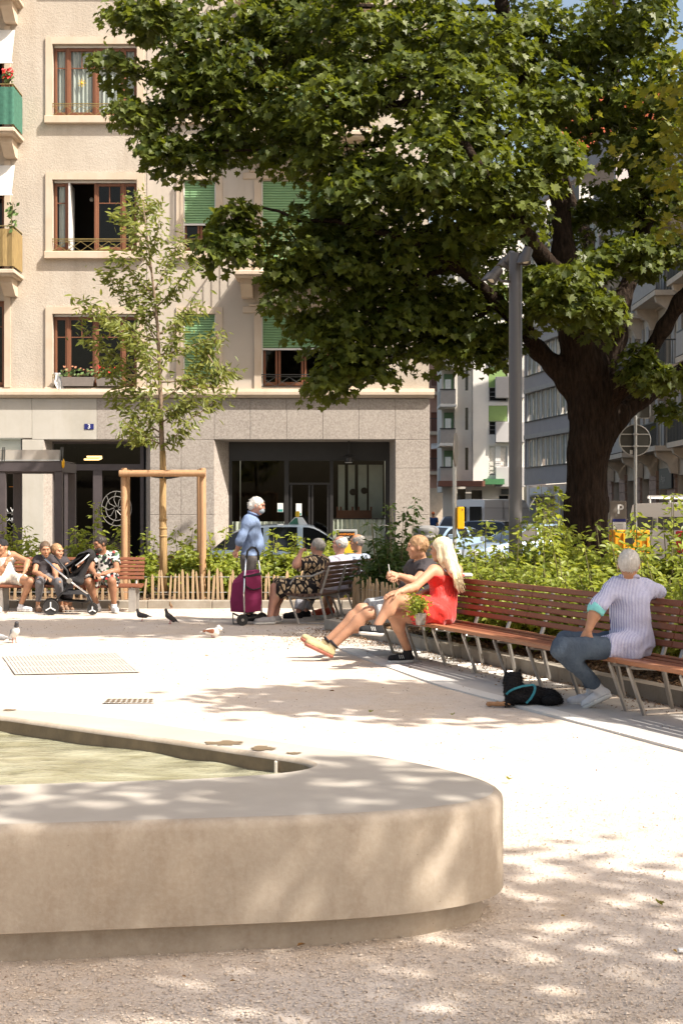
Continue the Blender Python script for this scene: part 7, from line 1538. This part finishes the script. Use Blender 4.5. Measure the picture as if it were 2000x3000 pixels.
        hb = solid_obj('hair' if st != 'cap' else 'cap', s, .009, hm, R0)
        if st in ('short', 'fluffy', 'bald', 'receding', 'bun') and res < .02:
            hv = np.array([v.co for v in hb.data.vertices])+np.array(off_of(hb)); hn = np.array([v.normal for v in hb.data.vertices]); k_ = min(1100, len(hv)); pk = np.random.RandomState(3).choice(len(hv), k_, replace=False); flow = -face*.6-up*.8; td = hn[pk]*.22+flow+np.random.RandomState(4).normal(size=(k_, 3))*.25
            leaves('hair_strands', hv[pk]-hn[pk]*.002, hn[pk]+np.random.RandomState(5).normal(size=(k_, 3))*.3, td, np.random.RandomState(6).uniform(.022, .04, k_), np.array([(0, 0), (.06, .4), (0, 1.0), (-.06, .4)]), hm, R0, fold=0)
        if st == 'cap': s = Solid(.01); s.ell(hp(0, .115, .012), A3((.075, .075, .008))*hs, AX); solid_obj('cap_peak', s, .009, hm, hb)
    if o.get('beard'): s = Solid(.015); s.ell(hp(0, .052, -.075), A3((.062, .055, .05))*hs, AX); s.ell(hp(0, .13, -.045), A3((.06, .05, .03))*hs, AX, sub=True); solid_obj('beard', s, .009, o['beard'], R0)
    if o.get('mask'): s = Solid(.015); s.ell(hp(0, .062, -.058), A3((.057, .052, .045))*hs, AX); solid_obj('face_mask', s, .009, o['mask'], R0)
    return R0, J, hp
def gb(px, Y): return ((px-1000)*Y/FPX, Y, 0)

# --- four people on the left bench
person('man in a white tank top and dark cap with his hand on his hip', gb(22, 21.6), dict(pel=(22, 1692, 21.68), ch=(14, 1645, 21.75), nk=(12, 1621, 21.74), hd=(6, 1602, 21.66), sA=(40, 1626, 21.72), eA=(82, 1645, 21.6), wA=(73, 1676, 21.42), tA=(62, 1686, 21.4), sB=(-14, 1626, 21.72), eB=(0, 1679, 21.45), wB=(20, 1649, 21.42), tB=(24, 1638, 21.45), hA=(36, 1697, 21.6), kA=(89, 1702, 21.22), aA=(63, 1769, 21.38), toeA=(92, 1786, 21.28), hB=(8, 1697, 21.6), kB=(-34, 1703, 21.22), aB=(-8, 1769, 21.38), toeB=(2, 1787, 21.2)),
       dict(fwd=(.15, -1, 0), face=(-.5, -.85, -.1), skin='skin_tan', top=dict(mat='cloth_white', sleeve=0, tank=True, strap=.02, d=.012, name='tank_top'), bottom=dict(mat='cloth_cream', len=.62, name='shorts', w=1.1), shoe=('shoe_white', 'sole_white'), hair=('cap', 'cloth_black'), g=.95))
person('woman in a dark shirt and grey leggings seated behind the stroller', gb(132, 21.6), dict(pel=(131, 1692, 21.7), ch=(131, 1652, 21.72), nk=(132, 1631, 21.72), hd=(133, 1609, 21.64), sA=(153, 1640, 21.7), eA=(162, 1676, 21.5), wA=(166, 1690, 21.3), sB=(110, 1640, 21.7), eB=(103, 1676, 21.52), wB=(138, 1692, 21.32), hA=(142, 1697, 21.6), kA=(172, 1705, 21.22), aA=(180, 1771, 21.35), toeA=(186, 1787, 21.2), hB=(122, 1697, 21.6), kB=(117, 1704, 21.22), aB=(112, 1771, 21.35), toeB=(119, 1787, 21.18)),
       dict(fwd=(.2, -1, 0), face=(.35, -.9, -.2), skin='skin_tan', top=dict(mat='cloth_charcoal', sleeve=.45), bottom=dict(mat='cloth_legging', len=1.85, w=.85, name='leggings'), shoe=('shoe_bronze', 'shoe_bronze'), hair=('short', 'hair_brown'), g=.88))
person('fair haired person leaning towards the stroller beside the woman in the dark shirt', gb(172, 21.8), dict(pel=(176, 1692, 21.8), ch=(174, 1655, 21.82), nk=(170, 1636, 21.82), hd=(168, 1615, 21.78), sA=(192, 1645, 21.85), eA=(204, 1668, 21.7), wA=(228, 1662, 21.5), sB=(154, 1645, 21.75), eB=(176, 1676, 21.5), wB=(214, 1666, 21.35), hA=(184, 1697, 21.75), kA=(204, 1705, 21.35), aA=(206, 1771, 21.42), toeA=(214, 1787, 21.25), hB=(170, 1697, 21.7), kB=(192, 1706, 21.3), aB=(194, 1771, 21.4), toeB=(200, 1787, 21.22)),
       dict(fwd=(.4, -.9, 0), face=(.8, -.55, -.1), skin='skin_fair', top=dict(mat='cloth_charcoal', sleeve=.4), bottom=dict(mat='cloth_black', len=1.85, w=.9), shoe=('shoe_bronze', 'sole_white'), hair=('bun', 'hair_sandy'), g=.84))
person('bearded man in a flowered shirt and shorts looking down at his hands', gb(310, 21.5), dict(pel=(312, 1690, 21.66), ch=(306, 1648, 21.66), nk=(301, 1619, 21.62), hd=(294, 1593, 21.54), sA=(336, 1629, 21.66), eA=(343, 1671, 21.45), wA=(300, 1683, 21.2), tA=(284, 1684, 21.18), sB=(273, 1629, 21.62), eB=(267, 1668, 21.42), wB=(280, 1684, 21.2), tB=(290, 1690, 21.15), hA=(326, 1697, 21.6), kA=(328, 1703, 21.15), aA=(335, 1769, 21.25), toeA=(342, 1787, 21.08), hB=(300, 1697, 21.6), kB=(260, 1706, 21.2), aB=(284, 1768, 21.32), toeB=(262, 1786, 21.22)),
       dict(fwd=(-.2, -1, 0), face=(-.75, -.6, -.25), skin='skin_brown', top=dict(mat='cloth_floral', sleeve=.55, d=.02), bottom=dict(mat='cloth_floral', len=.85, w=1.25, name='shorts'), shoe=('shoe_white', 'sole_white'), hair=('short', 'hair_dark'), beard='hair_dark', g=1.04))
# --- elderly man standing with the trolley
person('elderly white haired man in a blue shirt standing with hands behind his back', gb(732, 19.6), dict(pel=(730, 1630, 19.6), belly=(742, 1592, 19.6), ch=(736, 1542, 19.6), nk=(740, 1506, 19.6), hd=(754, 1481, 19.58), sA=(726, 1526, 19.42), eA=(704, 1583, 19.38), wA=(695, 1612, 19.44), tA=(684, 1630, 19.5), sB=(730, 1526, 19.8), eB=(708, 1583, 19.82), wB=(692, 1615, 19.62), tB=(682, 1628, 19.55), hA=(727, 1642, 19.5), kA=(731, 1722, 19.48), aA=(728, 1800, 19.48), toeA=(758, 1813, 19.46), hB=(729, 1642, 19.72), kB=(735, 1720, 19.72), aB=(733, 1796, 19.72), toeB=(763, 1810, 19.7)),
       dict(fwd=(1, .03, 0), face=(.97, -.15, -.18), skin='skin_pink', top=dict(mat='cloth_blue', sleeve=1.45, d=.018, paunch=(.04, (.105, .14, .16)), collar=True, hem=.03), bottom=dict(mat='cloth_trouser', len=1.97, w=1.12), shoe=('shoe_black', 'shoe_black'), hair=('fluffy', 'hair_white'), mask='cloth_mask', g=.96, bg=1.05, sq=1.15, palmA=(.6, 0, .3), palmB=(.6, 0, .3)))
# --- the middle benches
person('grey haired woman in a black leaf print dress with one hand raised', gb(918, 19.35), dict(pel=(916, 1718, 19.36), ch=(922, 1662, 19.4), nk=(927, 1634, 19.42), hd=(930, 1602, 19.42), sA=(902, 1650, 19.22), eA=(866, 1655, 19.02), wA=(878, 1626, 19.1), tA=(884, 1612, 19.12), sB=(946, 1646, 19.6), eB=(930, 1692, 19.72), wB=(888, 1704, 19.6), hA=(912, 1728, 19.24), kA=(806, 1722, 19.08), aA=(791, 1806, 18.98), toeA=(752, 1822, 18.92), hB=(916, 1727, 19.5), kB=(818, 1722, 19.36), aB=(808, 1804, 19.22), toeB=(772, 1819, 19.15)),
       dict(fwd=(-.947, .32, 0), face=(-.78, .62, 0), skin='skin_pink', top=dict(mat='cloth_leafprint', sleeve=.75, sr=.085, d=.026, skirt=1.02, skr=.125, name='dress'), shoe=('shoe_grey', 'sole_white'), hair=('short', 'hair_grey'), g=1.12, bg=1.12, curlA=1.2, fdA=(-1, 0, 0), fdB=(-1, 0, 0)))
person('balding man in a pale lilac shirt and grey trousers on the middle bench', gb(995, 20.3), dict(pel=(995, 1716, 20.34), ch=(993, 1662, 20.36), nk=(992, 1632, 20.36), hd=(995, 1594, 20.34), sA=(971, 1648, 20.16), eA=(958, 1692, 20.08), wA=(928, 1708, 20.05), sB=(1016, 1644, 20.52), eB=(1002, 1690, 20.6), wB=(960, 1706, 20.5), hA=(986, 1725, 20.22), kA=(893, 1720, 20.12), aA=(872, 1796, 20.02), toeA=(836, 1808, 19.96), hB=(990, 1724, 20.46), kB=(912, 1720, 20.4), aB=(896, 1793, 20.32), toeB=(860, 1804, 20.26)),
       dict(fwd=(-.947, .32, 0), face=(-.95, .25, 0), skin='skin_pink', top=dict(mat='cloth_lilac', sleeve=.6, d=.02, collar=True), bottom=dict(mat='cloth_lightgrey', len=1.88, w=1.15), shoe=('shoe_black', 'shoe_black'), hair=('bald', 'hair_white'), g=1.05, fdA=(-1, 0, 0), fdB=(-1, 0, 0)))
person('balding man in a grey blue shirt and red sandals beside the framed sign', gb(1045, 20.95), dict(pel=(1042, 1710, 20.95), ch=(1046, 1655, 20.98), nk=(1046, 1628, 20.98), hd=(1045, 1588, 20.96), sA=(1023, 1642, 20.8), eA=(1008, 1686, 20.72), wA=(980, 1700, 20.7), sB=(1070, 1638, 21.14), eB=(1055, 1684, 21.2), wB=(1015, 1698, 21.1), hA=(1034, 1718, 20.84), kA=(960, 1713, 20.74), aA=(950, 1783, 20.66), toeA=(920, 1797, 20.6), hB=(1040, 1716, 21.06), kB=(972, 1712, 21.0), aB=(966, 1780, 20.95), toeB=(936, 1793, 20.88)),
       dict(fwd=(-.947, .32, 0), face=(-.97, .2, 0), skin='skin_tan', top=dict(mat='cloth_greyblue', sleeve=.6, d=.02), bottom=dict(mat='cloth_trouser', len=.95, name='shorts'), shoe=('shoe_red', 'shoe_red'), hair=('bald', 'hair_grey'), g=1.05, fdA=(-1, 0, 0), fdB=(-1, 0, 0)))
# --- the couple at the left end of the long bench
CM, JM, _h = person('sandy haired man in a dark shirt and grey shorts stretching his legs', gb(1212, 14.6), dict(pel=(1216, 1770, 14.64), ch=(1229, 1690, 14.76), nk=(1232, 1642, 14.76), hd=(1222, 1602, 14.68), sA=(1254, 1660, 14.54), eA=(1216, 1706, 14.30), wA=(1168, 1687, 14.16), tA=(1146, 1680, 14.12), sB=(1214, 1656, 15.02), eB=(1182, 1706, 15.02), wB=(1160, 1694, 14.62), hA=(1204, 1780, 14.52), kA=(1076, 1797, 14.28), aA=(975, 1890, 14.26), toeA=(904, 1882, 14.2), heelA=(968, 1912, 14.26), hB=(1208, 1776, 14.82), kB=(1058, 1787, 14.62), aB=(957, 1880, 14.58), toeB=(893, 1868, 14.52), heelB=(948, 1902, 14.58)),
       dict(fwd=(-.90, -.30, 0), face=(-1, .06, -.06), skin='skin_fair', top=dict(mat='cloth_charcoal', sleeve=.55, d=.018, paunch=(.06, (.15, .14, .14))), bottom=dict(mat='cloth_heather', len=.88, w=1.2, name='shorts'), shoe=('shoe_cream', 'sole_pink', 'cloth_black'), hair=('short', 'hair_sandy'), g=1.1, res=.011, palmA=(0, .6, -.8), curlA=1.0, hs=1.02))
tip = JM['wA']+_n(JM['tA']-JM['wA'])*.11
tag(MB().tube([tip+A3((0, -.01, .0)), tip+A3((-.012, -.012, .085))], .0042, 8).build('cigarette', 'print_white', None, loc=tuple(tip)), 'white cigarette held by the sandy haired man on the bench', 'cigarette')
CW, JW, _h = person('woman with long blond hair in a red dress sitting with legs crossed', gb(1290, 13.85), dict(pel=(1292, 1790, 13.86), ch=(1301, 1716, 13.95), nk=(1301, 1657, 13.95), hd=(1291, 1609, 13.9), sA=(1268, 1671, 13.8), eA=(1214, 1720, 13.56), wA=(1166, 1735, 13.42), tA=(1146, 1740, 13.4), sB=(1336, 1668, 14.1), eB=(1302, 1722, 14.3), wB=(1232, 1740, 13.9), hA=(1280, 1797, 13.74), kA=(1152, 1752, 13.44), aA=(1105, 1832, 13.38), toeA=(1062, 1845, 13.32), heelA=(1112, 1849, 13.38), hB=(1292, 1800, 13.92), kB=(1150, 1798, 13.7), aB=(1193, 1902, 13.95), toeB=(1146, 1930, 13.95), heelB=(1200, 1928, 13.97)),
       dict(fwd=(-.75, .66, 0), face=(-.93, .36, -.08), skin='skin_fair', top=dict(mat='cloth_satin', sleeve=0, tank=True, strap=.007, smat='cloth_lilac', d=.022, skirt=.55, skr=.108, name='dress'), shoe=('shoe_black', 'sole_white', None), hair=('long', 'hair_blond'), g=1.07, stripes=True, res=.011, ag=.98, palmA=(.2, .2, -1), curlA=.35, fdA=(-1, 0, 0), fdB=(-1, 0, 0), wr=.006))
# --- man in the striped shirt
CS, JS, _h = person('grey haired man in a striped shirt and jeans turned away on the long bench', gb(1845, 10.7), dict(pel=(1850, 1888, 10.72), ch=(1843, 1768, 10.70), nk=(1841, 1694, 10.70), hd=(1841, 1655, 10.68), sA=(1797, 1722, 10.68), eA=(1748, 1780, 10.52), wA=(1722, 1846, 10.46), tA=(1712, 1872, 10.45), sB=(1886, 1722, 10.78), eB=(1922, 1736, 10.98), wB=(1935, 1800, 11.14), hA=(1832, 1898, 10.6), kA=(1640, 1899, 10.36), aA=(1742, 2008, 10.62), toeA=(1713, 2062, 10.74), heelA=(1772, 2032, 10.64), hB=(1852, 1890, 10.86), kB=(1655, 1880, 10.74), aB=(1732, 2008, 10.96), toeB=(1672, 2054, 10.96), heelB=(1738, 2047, 11.0)),
       dict(fwd=(.22, .97, 0), face=(.25, .96, 0), skin='skin_tan', top=dict(mat='cloth_stripes', sleeve=1.05, sr=.075, d=.016, skirt=.34, skr=.10, tail=(.01, -.01, -.04), collar=True), bottom=dict(mat='cloth_denim', len=1.97, w=.92, hr=.100, name='jeans'), shoe=('shoe_white', 'sole_white'), hair=('short', 'hair_white', -.085), g=1.0, res=.0105, bg=1.02, fdA=(-1, 0, 0), fdB=(-1, 0, 0), wr=.0055, palmA=(.3, .9, 0), hs=1.0))
s = Solid(.012); d = _n(JS['wA']-JS['eA']); s.chain([JS['eA']-d*.02, JS['eA']+d*.05], [.066, .064], flat=True, flat0=True); s.disp = lambda X, Y, Z: .005*np.sin(60*X+40*Z)*np.sin(50*Y); tag(solid_obj('rolled_cuff', s, .009, 'cloth_turq', CS), 'turquoise rolled up cuff')
# --- passer-by far down the street
person('person in a blue shirt and orange cap far off beside the granite corner', gb(1268, 70), dict(pel=(1268, 1558, 70), ch=(1268, 1532, 70), nk=(1268, 1516, 70), hd=(1268, 1506, 70), sA=(1278, 1520, 70), eA=(1281, 1538, 70), wA=(1280, 1552, 69.9), sB=(1258, 1520, 70), eB=(1255, 1538, 70), wB=(1256, 1552, 69.9), hA=(1273, 1560, 70), kA=(1273, 1586, 70), aA=(1273, 1608, 70), toeA=(1273, 1612, 70.2), hB=(1263, 1560, 70), kB=(1263, 1586, 70), aB=(1263, 1608, 70), toeB=(1263, 1612, 70.2)),
       dict(fwd=(0, 1, 0), face=(0, 1, 0), skin='skin_tan', top=dict(mat='cloth_navy', sleeve=.6), bottom=dict(mat='shutter_dark', len=1.9), hair=('cap', 'cap_orange'), g=1.05, res=.03))

# ================================================================ potted plant on the bench, dog, birds
p = at(1231, 1800, 13.45); PZ = .415; CU = root('potted_herb', 'leafy herb in a torn silvery wrapper standing on the bench by the woman', 'plant', (p.x, p.y, PZ))
vs = []; m = MB(); rr = random.Random(2)
for k, (z, r) in enumerate(((0, .040), (.05, .047), (.085, .052), (.105, .056))):
    for i in range(12): a = 2*PI*i/12; f = 1+.08*rr.random(); vs.append((p.x+r*f*math.cos(a), p.y+r*f*math.sin(a), PZ+.001+z+(.012*rr.random() if k == 3 else 0)))
m.add(vs, [(k*12+i, k*12+(i+1) % 12, (k+1)*12+(i+1) % 12, (k+1)*12+i) for k in range(3) for i in range(12)]+[tuple(range(11, -1, -1))]); m.build('wrapper', 'steel', CU, smooth=True)
MB().lathe((p.x, p.y, PZ+.05), [(.046, 0), (.048, .045)], 14).build('soil_ball', 'soil', CU)
np.random.seed(9); n_ = 420; P_ = np.random.normal(size=(n_, 3))*[.05, .045, .05]+[p.x-.03, p.y, PZ+.185]; leaves('foliage', P_, np.random.normal(size=(n_, 3))+[0, -.3, .8], np.random.normal(size=(n_, 3)), np.random.uniform(.025, .05, n_), OVATE, 'shrub_leaf', CU)
m = MB()
for i in range(9): m.tube([(p.x, p.y, PZ+.08), (p.x-.03+rr.gauss(0, .04), p.y+rr.gauss(0, .04), PZ+.24)], .002, 4)
m.build('stems', 'plant_green', CU)
p = at(1363, 1688, 14.2); tag(MB().box((p.x-.05, p.y-.01, p.z-.01), (p.x+.07, p.y+.06, p.z+.03), .012).build('folded_tissue', 'curtain', None, loc=tuple(p)), 'pale blue tissue lying on the bench back behind the blond hair', 'tissue')
# dog
n = N('fur_black'); co = n.coord(); f = n.noise(co, 60, 5, .7); n.end(n.bsdf(n.ramp(f, [(.3, (.006, .006, .007)), (.8, (.022, .020, .021))]), .75, 0, .2, n.bump(f, .8, .012))); simple('fur_tan', (.34, .19, .10), .9, .25, 30, .5, 80)
dY = 10.9; D = lambda px, py, dy=0: np.array(at(px, py, dY+dy)); DG = root('dog', 'small black dog in a turquoise harness lying by the bench', 'dog', (D(1550, 2067)[0], dY, 0))
s = Solid(.035); s.chain([D(1600, 2045, .05), D(1560, 2040, .03), D(1510, 2034, 0)], [.072, .076, .072]); s.ell(D(1615, 2046, .02), (.07, .085, .062)); s.ell(D(1502, 2028, 0), (.065, .075, .075)); s.cone(D(1505, 2022, .01), D(1500, 1995, .03), .066, .052); s.ell(D(1500, 1988, .05), (.060, .064, .052)); s.ell(D(1500, 2002, .03), (.066, .06, .05)); s.cone(D(1500, 1994, .08), D(1497, 2000, .17), .036, .020); s.ell(D(1530, 2048, -.08), (.06, .035, .03)); s.ell(D(1612, 2052, -.08), (.07, .035, .035)); s.cone(D(1635, 2052, .04), D(1640, 2062, .10), .03, .02); s.cone(D(1500, 2050, -.03), D(1480, 2062, -.05), .032, .024)
for px, dx in ((1484, -1), (1519, 1)): s.cone(D(px, 1984, .05), D(px+dx*2.5, 1962, .04), .027, .006, k=.010)
fr_ = np.random.RandomState(4); s.disp = lambda X, Y, Z: .0035*np.sin(170*X+90*Z)*np.sin(150*Z-60*X+70*Y)+.003*np.sin(260*Z+130*Y+90*X)
bd = solid_obj('body', s, .0065, 'fur_black', DG)
for dy in (-.05, .035):
    s = Solid(.015); s.chain([D(1487, 2062, dy), D(1455, 2062, dy-.01), D(1432, 2062, dy-.02)], [.020, .016, .015]); s.ell(D(1430, 2063, dy-.02), (.020, .018, .013)); s.disp = lambda X, Y, Z: .002*np.sin(150*X+90*Z)*np.sin(130*Y); s.clip((0, 0, .004), (0, 0, -1)); solid_obj('front_paw', s, .0055, 'fur_tan', DG)
# fur tufts
np.random.seed(12); vv = np.array([v.co for v in bd.data.vertices])+np.array(off_of(bd)); nn = np.array([v.normal for v in bd.data.vertices]); pick = np.random.choice(len(vv), min(5200, len(vv)), replace=False)
fl_ = np.stack([np.full(len(pick), .55), np.full(len(pick), -.1), np.full(len(pick), -.45)], 1); leaves('fur', vv[pick]-nn[pick]*.003, np.cross(nn[pick], np.random.normal(size=(len(pick), 3))), nn[pick]*.55+fl_*.8+np.random.normal(size=(len(pick), 3))*.2, np.random.uniform(.008, .018, len(pick)), np.array([(0, 0), (.09, .4), (0, 1.0), (-.09, .4)]), 'fur_black', DG, fold=0)
simple('harness_turq', (.025, .20, .25), .6, .15, 30); m = MB()
def strap_(pts, w): 
    pts = [np.array(p) for p in pts]
    for a, b in zip(pts, pts[1:]): m.bar(a, b, w, .006, (0, -1, .35))
strap_([D(1561, 2006, -.055), D(1566, 2012, -.082), D(1566, 2020, -.098), D(1562, 2032, -.108), D(1554, 2046, -.112), D(1540, 2060, -.108)], .018); strap_([D(1561, 2006, -.055), D(1530, 2010, -.078), D(1505, 2018, -.086), D(1490, 2026, -.078), D(1482, 2034, -.06)], .016); m.build('harness', 'harness_turq', DG)
# birds
simple('pigeon_dark', (.045, .043, .047), .6, .35, 25); simple('pigeon_grey', (.24, .24, .25), .6, .45, 22); simple('pigeon_white', (.66, .63, .59), .7, .1, 20); simple('pigeon_rust', (.30, .11, .055), .7, .3, 25); simple('pigeon_leg', (.40, .10, .08), .6, .1, 10); simple('sparrow_brown', (.20, .13, .075), .7, .3, 40)
def bird(name, label, px, py, face, size, mats, pose='stand', grp=None):
    p = gnd(px, py); R0 = root(name, label, 'bird', (p.x, p.y, 0), grp); f = _n(A3((face[0], face[1], 0))); l = A3((-f[1], f[0], 0)); u = A3((0, 0, 1)); b = A3((p.x, p.y, 0)); k = size
    P_ = lambda a, c, z: b+(f*a+l*c+u*z)*k
    upr = {'stand': .0, 'alert': .06, 'low': -.02}[pose]; zb = .115 if pose != 'low' else .075
    s = Solid(.02*k); s.cone(P_(-.07, 0, zb-.005-upr*.6), P_(.06, 0, zb+.02+upr*.6), .045*k, .058*k); s.cone(P_(-.08, 0, zb+.0-upr*.7), P_(-.19, 0, zb-.022-upr*1.1), .030*k, .014*k, sq=(u, 1.8)); s.cone(P_(.075, 0, zb+.04+upr*.6), P_(.10, 0, zb+.10+upr*.8), .042*k, .028*k); solid_obj('body', s, .007*k, mats[0], R0)
    s = Solid(.012*k); hz = P_(.108, 0, zb+.125+upr*.8) if pose != 'low' else P_(.135, 0, zb+.055); s.ell(hz, A3((.028, .028, .026))*k); s.cone(hz, P_(.095, 0, zb+.08+upr*.8), .026*k, .034*k); solid_obj('head', s, .006*k, mats[1], R0)
    m = MB(); m.lathe(Vector(hz+f*.024*k), [(.008*k, 0), (.006*k, .012*k), (.001, .026*k)], 8, f-u*.25); m.build('beak', 'rail_dark', R0)
    for sg in (-1, 1):
        s = Solid(.012*k); s.cone(P_(.03, sg*.048, zb+.03+upr*.4), P_(-.13, sg*.028, zb+.0-upr*.8), .034*k, .014*k, sq=(l, 2.2)); solid_obj('wing', s, .006*k, mats[2], R0)
        m = MB(); a, c = P_(.0, sg*.022, zb-.03), P_(.008, sg*.024, .006); m.tube([a, c], .0055*k, 6)
        for an in (-.5, 0, .5): d = f*math.cos(an)+l*math.sin(an); m.tube([c, c+d*.026*k], .0035*k, 5)
        m.build('leg', 'pigeon_leg', R0)
    return R0
bird('pigeon', 'dark pigeon walking left on the shaded gravel', 418, 1820, (-1, -.15), .64, ('pigeon_dark', 'pigeon_dark', 'pigeon_dark'), 'stand', 'pigeons on the square')
bird('pigeon', 'dark pigeon standing upright in front of the paling fence', 500, 1828, (-.75, -.6), .66, ('pigeon_dark', 'pigeon_dark', 'pigeon_dark'), 'alert', 'pigeons on the square')
bird('pigeon', 'rust and white pigeon crouching near the trolley', 622, 1868, (.9, -.35), .82, ('pigeon_white', 'pigeon_white', 'pigeon_rust'), 'low', 'pigeons on the square')
bird('pigeon', 'mottled grey and white pigeon near the left edge', 42, 1884, (.55, -.85), .80, ('pigeon_white', 'pigeon_dark', 'pigeon_grey'), 'alert', 'pigeons on the square')
bird('pigeon', 'pinkish grey pigeon cut by the left picture edge', -4, 1890, (-1, -.2), .75, ('pigeon_grey', 'pigeon_dark', 'pigeon_grey'), 'stand', 'pigeons on the square')
bird('sparrow', 'small brown sparrow on the gravel near the fence', 501, 1783, (-.3, -1), .36, ('sparrow_brown', 'sparrow_brown', 'sparrow_brown'), 'alert')
bird('sparrow', 'small brown sparrow near the foot of the man in the flowered shirt', 322, 1790, (-.2, -1), .36, ('sparrow_brown', 'sparrow_brown', 'sparrow_brown'), 'alert')
